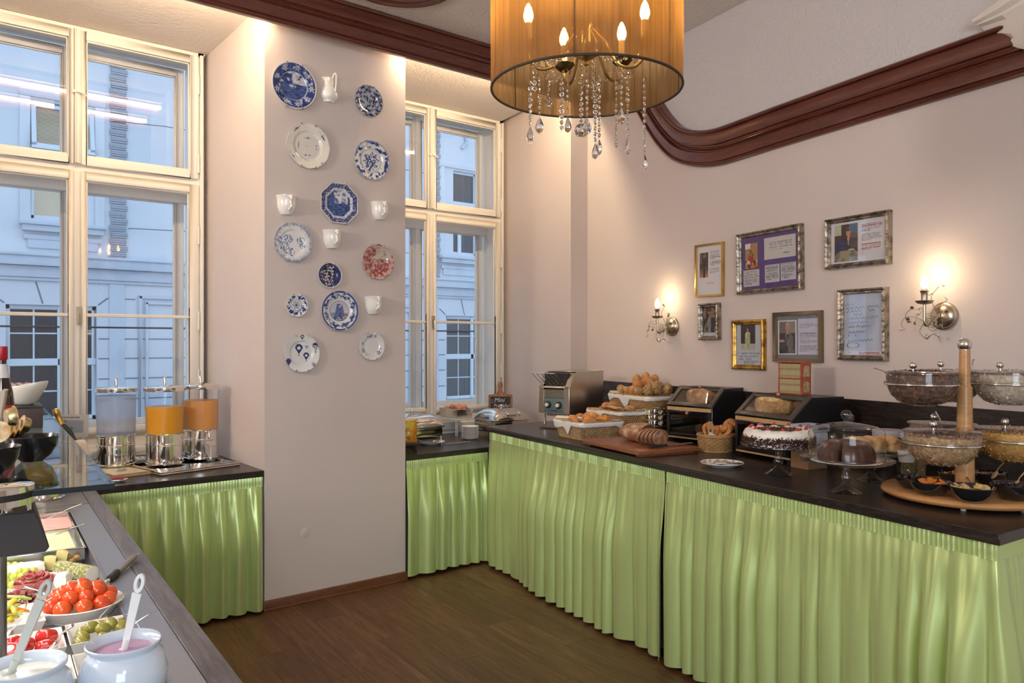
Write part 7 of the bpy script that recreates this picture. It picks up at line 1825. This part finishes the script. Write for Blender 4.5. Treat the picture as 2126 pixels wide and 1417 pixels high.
for k in range(12):
    if cs0 is None:
        g = MB(); g.bx(-.155, .155, -.115, .115, 0, .0028); cs0 = g.build('cheese_slice', m_cheese, bevel=.0008, seg=1); o = cs0
    else: o = cs0.copy(); C.objects.link(o)
    o.location = bf(1.092 - .0015 * k, .308 + .001 * (k % 3), ZB - .0415 + .0029 * k); o.rotation_euler = (0, 0, rzB_ + rnd.uniform(-.02, .02))
    tag(o, 'pale cheese slice inside the neat stack in the steel pan' if 0 < k < 11 else ('lowest' if k == 0 else 'topmost') + ' pale cheese slice of the stack in the steel pan', 'cheese slice', 'pale cheese slices inside the stack' if 0 < k < 11 else 'stack of pale cheese slices')
def pike(label, pa, pb_, name='serving_fork', mat=None, r=.0045):
    d = pb_ - pa; t = thing(name, label, 'cutlery', pa, rot=d.to_track_quat('X', 'Z').to_euler()); Lg = d.length
    g = MB(); g.tube([(0, 0, 0), (Lg * .45, 0, .002), (Lg * .62, 0, 0), (Lg, 0, 0)], [r * 1.1, r * 1.3, r * .7, r * .6], 8, False, .55); g.build('handle', mat or m_steel, t, smooth=60)
    g = MB(); g.bx(Lg, Lg + .05, -.010, .010, -.001, .001); g.build('tines', m_steel, t, bevel=.0008, seg=1); return t
pike('steel serving fork resting on the rim of the ham pan', on_z(168, 1046, ZB + .02), on_z(110, 1071, ZB - .010))
pike('steel serving fork resting between the ham and cheese pans', on_z(174, 1088, ZB + .016), on_z(112, 1110, ZB - .008))
# cheese platter: wedges, walnuts, peppered log, soft cheese
plz = ZB - .050
t = thing('cheese_platter', 'white rectangular platter of mixed cheeses in the middle of the well', 'platter', bf(1.62, .39, ZB - .098), rzB_)
g = MB(); g.bx(-.30, .30, -.20, .20, 0, .03); g.build('riser', m_steel, t, bevel=.004)
g = MB(); g.bx(-.305, .305, -.205, .205, .0305, .044); g.build('dish', m_porcelain, t, bevel=.006)
m_log = M('herb_crust', (.22, .24, .06), .8, var=(130, (.60, .56, .34), .46, .60), bump=(160, .8, .006)); m_logf = M('soft_goat_cheese', (.84, .80, .70), .7, bump=(50, .3))
la, lb = on_z(122, 1178, plz + .027), on_z(192, 1191, plz + .027); d = lb - la
t = thing('herb_cheese_log', 'soft cheese log rolled in green herbs with one white cut end', 'cheese', la, rot=d.to_track_quat('X', 'Z').to_euler())
MXX = Matrix.Rotation(pi / 2, 4, 'Y'); g = MB(); g.lathe([(.0, 0), (.022, .001), (.027, .006), (.0275, d.length), ], 30, MXX, wob=lambda a, i: 1 + .03 * noise.noise(Vector((cos(a) * 3, sin(a) * 3, i)))); g.build('herb_coat', m_log, t, smooth=60)
g = MB(); g.lathe([(0, d.length + .002), (.0255, d.length + .0015), (.027, d.length - .001)], 30, MXX); g.build('cut_end', m_logf, t, smooth=50)
m_wedge = M('pickled_wedge', (.62, .52, .18), .4, var=(14, (.72, .64, .32))); m_rind = M('green_rind', (.14, .17, .05), .5)
for k, (px, lab) in enumerate((((122, 1178), 'tall cheese wedge with dark green rind beside the walnuts'), ((102, 1184), 'second rinded cheese wedge behind the herb log'))):
    p = on_z(px[0], px[1], plz); t = thing('cheese_wedge', lab, 'cheese', p, rot=(.12, .28 - .15 * k, fz))
    arc = [(.022 * cos(a), .022 * sin(a)) for a in [pi * i / 10 for i in range(11)]]
    g = MB(); g.prism([(x, y) for x, y in arc], 0, .062 - .012 * k); g.build('core', m_wedge, t, bevel=.003)
    g = MB(); o2 = [(.0235 * cos(a), .0235 * sin(a)) for a in [pi * i / 10 for i in range(11)]]; g.prism(o2 + [(x * .95, y * .95) for x, y in reversed(arc)], .001, .061 - .012 * k); g.build('rind', m_rind, t)
m_walnut = M('walnut', (.42, .22, .07), .55, bump=(60, .6, .004), var=(25, (.55, .34, .14)))
for k in range(6):
    g = MB(); g.ball((0, 0, 0), (.012, .010, .009), 12, 8, None, lambda d: 1 + .16 * noise.noise(d * 3.5 + Vector((k * 9, 0, 0)))); o = g.build('walnut', m_walnut, smooth=70)
    o.location = on_z(142 + 9 * (k % 3), 1158 + 4 * (k // 3), plz + .010) + Vector((0, 0, .012 * (k % 2))); tag(o, 'shelled walnut half in the little heap behind the herb log', 'walnut', 'heap of walnut halves')
for k, (px, s, lab) in enumerate((((50, 1186), (.075, .05, .022), 'white soft cheese round under the light channel'), ((131, 1214), (.028, .024, .03), 'upright white cheese triangle before the herb log'), ((150, 1216), (.022, .016, .016), 'crumbled white cheese cube behind the tomatoes'), ((118, 1192), (.03, .02, .012), 'pale cheese piece under the wedges'))):
    g = MB(); g.ball((0, 0, s[2]), s, 16, 10, None, lambda d: (1 + .06 * noise.noise(d * 4)) / max(.7, max(abs(d.x), abs(d.y), abs(d.z))) * .8); o = g.build('soft_cheese', M('white_mould_rind_%d' % k, (.84, .82, .76), .7), smooth=50, bevel=0); o.location = on_z(px[0], px[1] + 8, plz); o.rotation_euler = (0, 0, k); tag(o, lab, 'cheese')
m_grape = M('green_grape', (.46, .56, .05), .22, coat=.3, sss=.4, var=(6, (.56, .62, .12))); g0 = None
for k in range(20):
    a, b, c = (k * 37 % 11) / 11, (k * 53 % 7) / 7, (k % 3)
    if g0 is None:
        g = MB(); g.ball((0, 0, 0), (.0135, .0135, .0155), 14, 10); g0 = g.build('grape', m_grape, smooth=80); o = g0
    else: o = g0.copy(); C.objects.link(o)
    row = k // 5; o.location = on_z(12 + (k % 5) * 14.5 + 4 * (row % 2), 1215 - row * 12, plz + .016) + Vector((0, 0, .003 + .008 * (row == 1) + .006 * (row > 1))); o.rotation_euler = (a * 3, b * 3, 0); tag(o, 'green grape in the bunch at the picture edge beside the salami', 'grape', 'bunch of green grapes')
m_salami = M('salami', (.46, .10, .09), .4, var=(120, (.68, .40, .34), .55, .68)); m_salami2 = M('dark_salami', (.30, .055, .055), .42, var=(130, (.52, .26, .22), .56, .70))
for (px, s, mt, lab, ph) in (((72, 1222), 1.0, m_salami, 'rose of folded pink salami slices before the grapes', 0), ((34, 1262), .85, m_salami2, 'dark folded salami slices at the picture edge', 2)):
    c = on_z(px[0], px[1], plz); t = thing('salami_rose', lab, 'salami', c, ph)
    for k in range(7):
        g = MB(); rr = (.048 - .0055 * k) * s; n = 40
        g.grid(lambda u, v: ((rr + .012 * v + .004 * sin(u * 19 + k)) * cos(u * 4.6 + k * 1.3), (rr + .012 * v + .004 * sin(u * 23)) * sin(u * 4.6 + k * 1.3), (.004 * k + .030 * v ** .8) * s + .004 * sin(u * 15 + k)), n, 6); g.build('slice', mt, t, smooth=180, solid=.0022)
# dishes
def square_dish(label, c, s, h=.052, rz=None):
    t = thing('porcelain_dish', label, 'dish', c, rzB_ if rz is None else rz)
    g = MB(); k = 1.414 / 2; MR = Matrix.Rotation(pi / 4, 4, 'Z')
    g.lathe([(s * .80 * k, 0), (s * .98 * k, h * .94), (s * k, h), (s * .965 * k, h + .001), (s * .93 * k, h * .92), (s * .74 * k, .006), (0.0001, .006)], 4, MR); g.build('body', m_porcelain, t, bevel=.007, seg=3); return t
def round_dish(label, c, R, h):
    t = thing('porcelain_bowl', label, 'bowl', c); g = MB(); g.lathe([(0, 0), (R * .5, 0), (R * .8, h * .4), (R * .97, h * .95), (R, h), (R * .97, h + .002), (R * .92, h * .93), (R * .72, h * .45), (0, h * .18)], 56); g.build('body', m_porcelain, t, smooth=60); return t
def scatter(name, label, cat, group, builder, mat, spots, uniq=None):
    o0 = None
    for k, (p, rot, sc_) in enumerate(spots):
        if o0 is None:
            g = MB(); builder(g); o0 = g.build(name, mat, smooth=80); o = o0
        else: o = o0.copy(); C.objects.link(o)
        o.location = p; o.rotation_euler = rot; o.scale = (sc_,) * 3; tag(o, label, cat, group)
m_tom = M('cherry_tomato', (.66, .060, .012), .16, coat=.4, sss=.1, var=(3, (.72, .13, .018), .4, .7))
tc = bf(1.985, .252, ZB - .045); round_dish('round white bowl heaped with cherry tomatoes', tc, .118, .055)
r = random.Random(11); sp_ = []
for (n, R, z) in ((11, .080, .060), (8, .050, .080), (3, .020, .096), (6, .052, .056)):
    for k in range(n):
        a = 2 * pi * k / n + r.uniform(-.15, .15) + n; sp_.append((tc + Vector((R * cos(a), R * sin(a), z + r.uniform(-.003, .004))), (r.uniform(0, 6), r.uniform(0, 6), 0), r.uniform(.92, 1.08)))
scatter('cherry_tomato', 'bright red cherry tomato in the heap in the round white bowl', 'tomato', 'cherry tomatoes in the round bowl', lambda g: g.ball((0, 0, 0), (.0225, .0225, .0212), 20, 14, None, lambda d: 1 - .05 * max(0, d.z) ** 8), m_tom, sp_)
zd = ZB - .055
oc = bf(2.222, .218, zd); square_dish('square white dish of green olives before the tomatoes', oc, .168)
m_olive = M('green_olive', (.26, .23, .035), .18, coat=.4, var=(5, (.36, .33, .07)))
sp_ = [(oc + BD * a + BL * b + Vector((0, 0, .040 + z)), (r.uniform(-.4, .4), r.uniform(-.4, .4), r.uniform(0, 6)), r.uniform(.9, 1.15)) for a, b, z in ((-.045, -.05, 0), (-.05, -.005, .0), (-.03, .045, 0), (0, -.045, .006), (.005, .0, .012), (.01, .05, 0), (.045, -.045, 0), (.05, .005, 0), (.04, .055, -.004), (-.01, -.02, .018), (-.02, .025, .014))]
scatter('olive', 'plump green olive in the square dish before the tomatoes', 'olive', 'green olives in the square dish', lambda g: g.ball((0, 0, 0), (.0195, .0155, .0155), 16, 12, None, lambda d: 1 - .12 * exp(-((d.x - 1) ** 2 + d.y ** 2 + d.z ** 2) * 20)), m_olive, sp_)
pc_ = bf(2.228, .392, zd); square_dish('square white dish of stuffed red peppers beside the olives', pc_, .168)
m_pep = M('pickled_red_pepper', (.48, .012, .014), .14, coat=.5, var=(4, (.58, .03, .02))); m_fill = M('cream_cheese_filling', (.82, .76, .66), .6)
k_ = 0
for (a, b, z, s) in ((-.035, -.045, .052, 1.0), (-.01, .005, .050, .9), (.03, -.04, .048, .9), (-.045, .03, .046, .9), (.035, .035, .050, 1.05), (.0, .06, .044, .85)):
    t = thing('stuffed_pepper', 'round red pepper stuffed with white cheese in the square dish beside the olives', 'pepper', pc_ + BD * a + BL * b + Vector((0, 0, z - .006)), rot=(r.uniform(-.5, .5), r.uniform(-.5, .5), r.uniform(0, 6)), group='stuffed red peppers in the square dish')
    g = MB(); g.lathe([(0, -.022), (.008, -.0215), (.016, -.0185), (.0225, -.012), (.026, -.003), (.0262, .004), (.0245, .011), (.021, .0165), (.0165, .0198), (.0135, .0185)], 30, Matrix.Scale(s, 4), wob=lambda q, i: 1 + .07 * cos(q * 5)); g.build('skin', m_pep, t, smooth=70)
    g = MB(); g.ball((0, 0, .014 * s), (.0145 * s, .0145 * s, .007 * s), 14, 8); g.build('filling', m_fill, t, smooth=80)
yc = bf(1.985, .435, zd + .004); square_dish('square white dish of pepper strips behind the stuffed peppers', yc, .19)
m_yel = M('yellow_pepper', (.70, .50, .03), .25, coat=.3); m_gre = M('pale_green_pepper', (.38, .50, .10), .25, coat=.3); m_ora = M('orange_pepper', (.70, .25, .03), .25, coat=.3)
def strip(g): g.tube([(-.045, 0, 0), (-.02, .006, .006), (.02, .006, .007), (.045, -.002, 0)], [.006, .009, .009, .006], 8, False, .55)
for (mt, n, lab) in ((m_yel, 6, 'yellow pepper strip in the dish behind the stuffed peppers'), (m_gre, 7, 'pale green pepper strip in the dish behind the stuffed peppers'), (m_ora, 3, 'orange pepper strip in the dish behind the stuffed peppers')):
    scatter('pepper_strip', lab, 'pepper', lab.replace('strip', 'strips').split(' in')[0], strip, mt, [(yc + Vector((r.uniform(-.040, .040), r.uniform(-.040, .040), .046 + .007 * k)), (r.uniform(-.3, .3), r.uniform(-.2, .2), r.uniform(0, 6)), 1) for k in range(n)])
gc = bf(2.455, .388, zd); square_dish('square white dish of dark green olives behind the white pot', gc, .165)
scatter('olive', 'dark green olive in the dish behind the white pot', 'olive', 'dark olives behind the white pot', lambda g: g.ball((0, 0, 0), (.017, .014, .014), 16, 10), M('dark_olive', (.14, .13, .03), .15, coat=.4), [(gc + BD * a + BL * b + Vector((0, 0, .036)), (0, 0, a * 50), 1) for a, b in ((-.04, -.05), (0, -.052), (.04, -.05), (-.045, -.01), (.0, -.01), (.045, .0), (-.03, .04), (.02, .045))])
sc4 = bf(2.462, .222, zd); square_dish('square white dish of pale nut spread and red garnish behind the berry yogurt', sc4, .165)
g = MB(); g.ball((0, 0, .012), (.062, .062, .022), 24, 12, None, lambda d: 1 + .12 * noise.noise(d * 4)); o = g.build('nut_spread', M('pale_spread', (.70, .58, .34), .6, bump=(40, .6, .006))); o.location = sc4 + Vector((0, 0, .006)); tag(o, 'pale yellow spread heaped in the square dish behind the berry yogurt', 'spread')
g = MB(); g.tube(poly_smooth([(0, 0, 0), (.012, .004, .018), (.006, .01, .034), (-.008, .012, .03)], 4), [.007] * 12 + [.004], 8, False, .6); o = g.build('red_garnish', M('red_garnish', (.60, .10, .04), .3)); o.location = sc4 + BL * .052 + BD * -.01 + Vector((0, 0, .026)); tag(o, 'curl of red garnish at the rim of the spread dish', 'garnish')
# pots with yogurt and ladles
def pot(label, c, s, mat):
    t = thing('yogurt_pot', label, 'pot', c); z = lambda q: q * s
    g = MB(); g.lathe([(0, 0), (z(.060), 0), (z(.068), z(.006)), (z(.088), z(.045)), (z(.092), z(.075)), (z(.082), z(.112)), (z(.069), z(.124)), (z(.070), z(.128)), (z(.078), z(.136)), (z(.0785), z(.142)), (z(.076), z(.1435)), (z(.064), z(.136)), (z(.060), z(.126)), (z(.062), z(.116)), (z(.01), z(.112))], 64); g.build('body', M('glazed_pot_' + label.split()[0], (.58, .67, .78), .10, coat=.5), t, smooth=60)
    g = MB(); g.lathe([(0, z(.1245)), (z(.04), z(.124)), (z(.0608), z(.1235)), (z(.055), z(.118))], 48, None, wob=lambda a, i: 1); g.build('yogurt', mat, t, smooth=70); return t
m_berry = M('berry_yogurt', (.46, .23, .38), .2, coat=.3, bump=(22, .25, .006), var=(8, (.53, .31, .46)))
m_plain = M('plain_yogurt', (.74, .76, .68), .2, coat=.3, bump=(14, .2, .006))
p1_ = on_z(257, 1330, .93); p2_ = on_z(52, 1378, .93)
pot('purple berry yogurt in a round white pot in the front', Vector((p1_.x, p1_.y, .93 - .142)), 1.0, m_berry)
pot('white plain yogurt in a round white pot at the picture corner', Vector((p2_.x, p2_.y, .93 - .142)), 1.0, m_plain)
m_ladlew = M('white_ladle_plastic', (.80, .82, .84), .25); m_ladleg = M('grey_ladle_plastic', (.52, .56, .53), .3)
def ladle(label, top, bot, like, mat):
    a = at_depth(top[0], top[1], like); b = at_depth(bot[0], bot[1], like); d = a - b; t = thing('ladle', label, 'ladle', b, rot=d.to_track_quat('Z', 'Y').to_euler()); Lg = d.length
    yaw = Matrix.Rotation(0, 4, 'Z')
    ux = (t.rotation_euler.to_matrix().inverted() @ (-FY)); an = atan2(ux.y, ux.x) + pi / 2; R = Matrix.Rotation(an, 4, 'Z')
    ow = [(-.0075, 0), (.0075, 0), (.011, Lg * .70), (.012, Lg - .012), (.008, Lg - .002), (0, Lg), (-.008, Lg - .002), (-.012, Lg - .012), (-.011, Lg * .70)]
    hole = [(.004 * cos(q), Lg - .022 + .013 * sin(q)) for q in [2 * pi * i / 16 for i in range(16)]]
    m_ = R @ Matrix.Rotation(pi / 2, 4, 'X')
    g = MB(); n1, n2 = len(ow), len(hole)
    g.prism([(-.0075, 0), (.0075, 0), (.0105, Lg - .045), (-.0105, Lg - .045)], -.003, .003, m_)
    ring = [(.0115 * cos(q), Lg - .022 + .022 * sin(q)) for q in [2 * pi * i / 24 for i in range(24)]]; hole = [(.0045 * cos(q), Lg - .022 + .013 * sin(q)) for q in [2 * pi * i / 24 for i in range(24)]]
    vs = [(x, y, -.003) for x, y in ring] + [(x, y, .003) for x, y in ring] + [(x, y, -.003) for x, y in hole] + [(x, y, .003) for x, y in hole]; fs = []
    for i in range(24):
        j = (i + 1) % 24; fs += [(i, j, 24 + j, 24 + i), (48 + j, 48 + i, 72 + i, 72 + j), (24 + i, 24 + j, 72 + j, 72 + i), (j, i, 48 + i, 48 + j)]
    g.add(vs, fs, m_); g.build('handle', mat, t, smooth=50)
    g = MB(); g.ball((0, 0, -.036), (.022, .022, .016), 18, 10); g.cyl((0, 0, -.03), (0, 0, .004), .0075, n=10); g.build('cup', mat, t, smooth=70); return t
ladle('white plastic ladle standing in the berry yogurt', (294, 1190), (263, 1328), (p1_.x, p1_.y, .9), m_ladlew)
ladle('grey plastic ladle standing in the plain yogurt', (102, 1203), (32, 1372), (p2_.x, p2_.y, .9), m_ladleg)
# spoons and the spatula
a, b = on_z(286, 1149, ZB + .018), on_z(222, 1206, ZB + .004); d = b - a
t = thing('cheese_spatula', 'steel handled cheese spatula lying across the steel edge', 'spatula', a, rot=d.to_track_quat('X', 'Z').to_euler()); Lg = d.length
g = MB(); g.tube([(.018, 0, 0), (.03, 0, 0), (Lg * .5, 0, 0), (Lg * .78, 0, 0)], [.006, .010, .0115, .0095], 12); g.tube([(.012 + .012 * cos(q), .008 * sin(q), 0) for q in [2 * pi * i / 12 for i in range(12)]], .002, 6, True); g.build('handle', M('taupe_steel', (.42, .38, .35), .3, .9), t, smooth=60)
g = MB(); g.tube([(Lg * .70, 0, 0), (Lg * .92, 0, 0)], [.0125, .0115], 12); g.build('collar', m_blackmatt, t, smooth=60)
g = MB(); g.tube([(Lg * .92, 0, 0), (Lg * 1.05, 0, -.004)], [.008, .006], 10); g.bx(Lg * 1.02, Lg * 1.02 + .08, -.02, .02, -.006, -.0045); g.build('blade', m_chrome, t, bevel=.001, seg=1)
def spoon(label, top, bot, ztop, zbot, w=.005, name='serving_spoon', flat=False):
    a, b = on_z(top[0], top[1], ztop), on_z(bot[0], bot[1], zbot); d = a - b; t = thing(name, label, 'spoon', b, rot=d.to_track_quat('X', 'Z').to_euler()); Lg = d.length
    g = MB(); g.tube([(0, 0, 0), (Lg * .35, 0, .004), (Lg * .75, 0, .003), (Lg * .94, 0, .0), (Lg, 0, 0)], [w * .6, w * .6, w * (.8 if not flat else 1.6), w * (1 if not flat else 2.3), w * .7], 8, False, .5); g.build('handle', m_chafe, t, smooth=60)
    g = MB(); g.ball((-.016, 0, -.003), (.026, .017, .008), 16, 8); g.build('bowl', m_chafe, t, smooth=70); return t
spoon('slim steel spoon leaning in the dish of green olives', (279, 1216), (205, 1283), ZB + .055, ZB - .005, .0035)
spoon('slim steel spoon behind the berry yogurt pot', (326, 1264), (262, 1310), ZB + .05, ZB + .0, .0035)
spoon('steel spoon with a shaped handle end in the dark olive dish', (153, 1295), (112, 1336), ZB + .045, ZB - .0, .0045, 'serving_spoon', True)
spoon('steel spoon lying by the salami with its broad handle end up', (47, 1219), (92, 1231), ZB + .02, ZB + .012, .0055, 'serving_spoon', True)
spoon('steel spoon in the dish of stuffed peppers', (108, 1240), (20, 1310), ZB + .05, ZB - .002, .004)
t = thing('steel_tongs', 'short steel tongs lying on the pepper strips', 'tongs', on_z(28, 1254, ZB + .016), fz)
g = MB(); g.tube(poly_smooth([(-.04, 0, .004), (.02, 0, .012), (.036, .002, .006), (.032, .004, -.012)], 4), [.010] * 13, 8, False, .3); g.build('arm', m_chafe, t, smooth=60)
# fruit salad bowl on a steel ring at the far end
fcp = on_z(92, 1034, ZB); t = thing('fruit_bowl', 'clear bowl of fruit salad on a steel stand at the far end of the buffet', 'bowl', fcp)
g = MB(); g.lathe([(0, 0), (.088, 0), (.090, .006), (.076, .012), (.074, .045), (.070, .048), (.066, .046), (.06, .012), (0, .01)], 40); g.build('stand', m_chafe, t, smooth=45)
g = MB(); g.lathe([(0, .048), (.05, .050), (.09, .075), (.115, .12), (.122, .17)], 48); g.build('bowl', m_glass, t, smooth=60)
g = MB(); g.ball((0, 0, .12), (.106, .106, .062), 24, 12); g.build('syrup', M('fruit_syrup', (.45, .28, .05), .2), t, smooth=70)
fm = [M('melon_cube', (.62, .30, .05), .3), M('pineapple_cube', (.62, .50, .10), .3), M('kiwi_cube', (.34, .42, .08), .3)]; f0 = None
for k in range(46):
    a, ph = k * 2.4, .2 + 1.5 * ((k * 7) % 46) / 46
    if k < 3:
        g = MB(); g.bx(-.016, .016, -.014, .014, -.012, .012); o = g.build('fruit_cube', fm[k], t, bevel=.004); fm[k] = o
    else: o = inst(fm[k % 3], 'fruit_cube', t)
    o.location = (.097 * sin(ph) * cos(a), .097 * sin(ph) * sin(a), .125 + (.055 * cos(ph) if k % 2 else -.052 * cos(ph))); o.rotation_euler = (a, ph, k)
# ---- on the glass shelf
ZT = ZG + .001
m_jamgold = M('gold_portion_cup', (.62, .52, .27), .25, 1.0); m_jamlid = M('printed_foil_lid', (.55, .30, .12), .3, .6, var=(30, (.70, .62, .40), .45, .6))
def shelf_bowl(label, px, r):
    c = on_z(px[0], px[1], ZT); t = thing('black_bowl', label, 'bowl', c, 0, 'black bowls on the glass shelf')
    g = MB(); h = r * 1.05; g.lathe([(0, 0), (r * .42, 0), (r * .45, .003), (r * .72, h * .25), (r * .92, h * .62), (r, h), (r * .975, h + .001), (r * .92, h * .9), (r * .8, h * .5), (r * .4, h * .12), (0, h * .1)], 48); g.build('body', m_black, t, smooth=55); return c
c1_ = shelf_bowl('black bowl of gold jam portions in the middle of the glass shelf', (67, 956), .060)
c2_ = shelf_bowl('black bowl of jam portions at the picture edge, in front on the glass shelf', (-20, 985), .060)
jam0 = None
def jam(label, p, rot, group='gold jam portions'):
    global jam0
    t = thing('jam_portion', label, 'jam portion', p, rot=rot, group=group)
    if jam0 is None:
        g = MB(); g.lathe([(0, 0), (.017, 0), (.0185, .002), (.0215, .016), (.0215, .018)], 28); a = g.build('cup', m_jamgold, t, smooth=40)
        g = MB(); g.lathe([(0, .0185), (.0245, .0185), (.0245, .0175), (.0215, .0172)], 28); b = g.build('foil_lid', m_jamlid, t, smooth=40); jam0 = (a, b)
    else: inst(jam0[0], 'cup', t); inst(jam0[1], 'foil_lid', t)
for k, (px, rx, lab) in enumerate((((60, 879), (.3, 1.25), 'largest gold jam portion lying at the back of the middle black bowl'), ((50, 888), (.25, 1.2), 'gold jam portion in the middle of the row in the black bowl'), ((40, 893), (.2, 1.15), 'gold jam portion at the front of the row in the black bowl'), ((27, 896), (.2, 1.1), 'gold jam portion with a reddish lid at the front of the black bowl'))):
    p = at_depth(px[0], px[1], c1_); jam(lab, p + Vector((0, 0, -.006)), (rx[0], -rx[1] + .3 * 0, fz + .5))
for (px, ro, lab) in (((12, 866), (.1, 1.5, .3), 'gold jam portion standing upright in the front black bowl'), ((2, 898), (1.35, 0, fz + .3), 'gold jam portion with its lid facing out of the front black bowl')):
    jam(lab, at_depth(px[0], px[1], c2_), ro)
# dark box with white bowl of tea sachets, bottles and a leaning card
bxc = on_z(45, 862, ZT); bxc = CAM + ray(48, 857) * 2.75; bxc.z = ZT
t = thing('tea_box', 'dark box on the glass shelf under the white bowl', 'box', bxc, rzB_); hb = 1.6 - (843 - 711) / F_PX * 2.7 - ZT
g = MB(); g.bx(-.10, .10, -.055, .055, 0, hb); g.build('body', M('dark_taupe_box', (.07, .055, .05), .5), t, bevel=.002)
g = MB(); g.bx(-.101, .101, -.056, .056, hb - .006, hb + .0005); g.build('lid', m_blackmatt, t, bevel=.001, seg=1)
t = thing('oval_bowl', 'sloping white porcelain bowl of tea sachets on the dark box', 'bowl', bxc + Vector((0, 0, hb + .001)), fz)
g = MB(); g.lathe([(0, 0), (.42, 0), (.62, .010), (.92, .05), (1.0, .068), (.98, .070), (.90, .052), (.58, .014), (0, .008)], 44, Matrix.Diagonal((.075, .05, 1, 1)), wob=None); g.v = [(x + (.010 if z > .04 else 0) * (x > 0), y, z + .22 * max(0, x) * (z > .03)) for x, y, z in g.v]; g.build('body', M('cream_porcelain', (.70, .69, .62), .2, coat=.4), t, smooth=60)
m_sach = M('plum_sachet', (.13, .035, .06), .4); m_sach2 = M('pale_sachet', (.60, .50, .50), .5)
for k in range(7):
    g = MB(); g.bx(-.026, .026, -.002, .002, -.018, .018); o = g.build('tea_sachet', m_sach if k % 2 else m_sach2, bevel=.0012, seg=1); o.location = bxc + Vector((0, 0, hb + .066)) + FX * (-.045 + .013 * k) + FY * (.002 * k); o.rotation_euler = (.9, .12, fz + .12 * (k % 2)); tag(o, ('plum coloured tea sachet in the white bowl' if k % 2 else 'pale tea sachet in the white bowl'), 'tea sachet', 'plum tea sachets' if k % 2 else 'pale tea sachets')
bo = CAM + ray(3, 850) * 2.35; bo.z = ZT; t = thing('syrup_bottle', 'dark syrup bottle with a red cap at the picture edge on the glass shelf', 'bottle', bo)
g = MB(); g.lathe([(0, 0), (.030, 0), (.034, .006), (.034, .115), (.030, .150), (.018, .205), (.0135, .235), (.0135, .262), (0, .262)], 28); g.build('body', M('dark_syrup_glass', (.018, .006, .006), .06, coat=.5), t, smooth=50)
g = MB(); g.lathe([(.0345, .04), (.0347, .045), (.0347, .105), (.0345, .11)], 28); g.build('label', M('red_label', (.42, .03, .03), .4, var=(20, (.60, .35, .30), .56, .62)), t, smooth=50)
g = MB(); g.lathe([(.0222, .192), (.0172, .214), (.0146, .234)], 24); g.build('neck_label', M('pale_neck_label', (.66, .64, .62), .5), t, smooth=50)
g = MB(); g.lathe([(0, .288), (.0155, .288), (.0165, .284), (.0165, .250), (.014, .246)], 24); g.build('cap', M('red_cap', (.42, .010, .02), .35), t, smooth=40)
ca_ = CAM + ray(-14, 885) * 2.12; ca_.z = ZT; t = thing('leaning_card', 'white framed card leaning on the bottle at the picture edge', 'sign', ca_, rot=(radians(-9), 0, fz - 1.05))
g = MB(); g.bx(-.06, .06, -.003, .003, 0, .165); g.build('sheet', m_linen, t)
g = MB(); g.bx(-.064, -.058, -.005, .005, 0, .170); g.bx(.058, .064, -.005, .005, 0, .170); g.bx(-.058, .058, -.005, .005, .164, .170); g.bx(-.058, .058, -.005, .005, 0, .006); g.build('frame', M('pale_card_frame', (.55, .45, .33), .5), t)
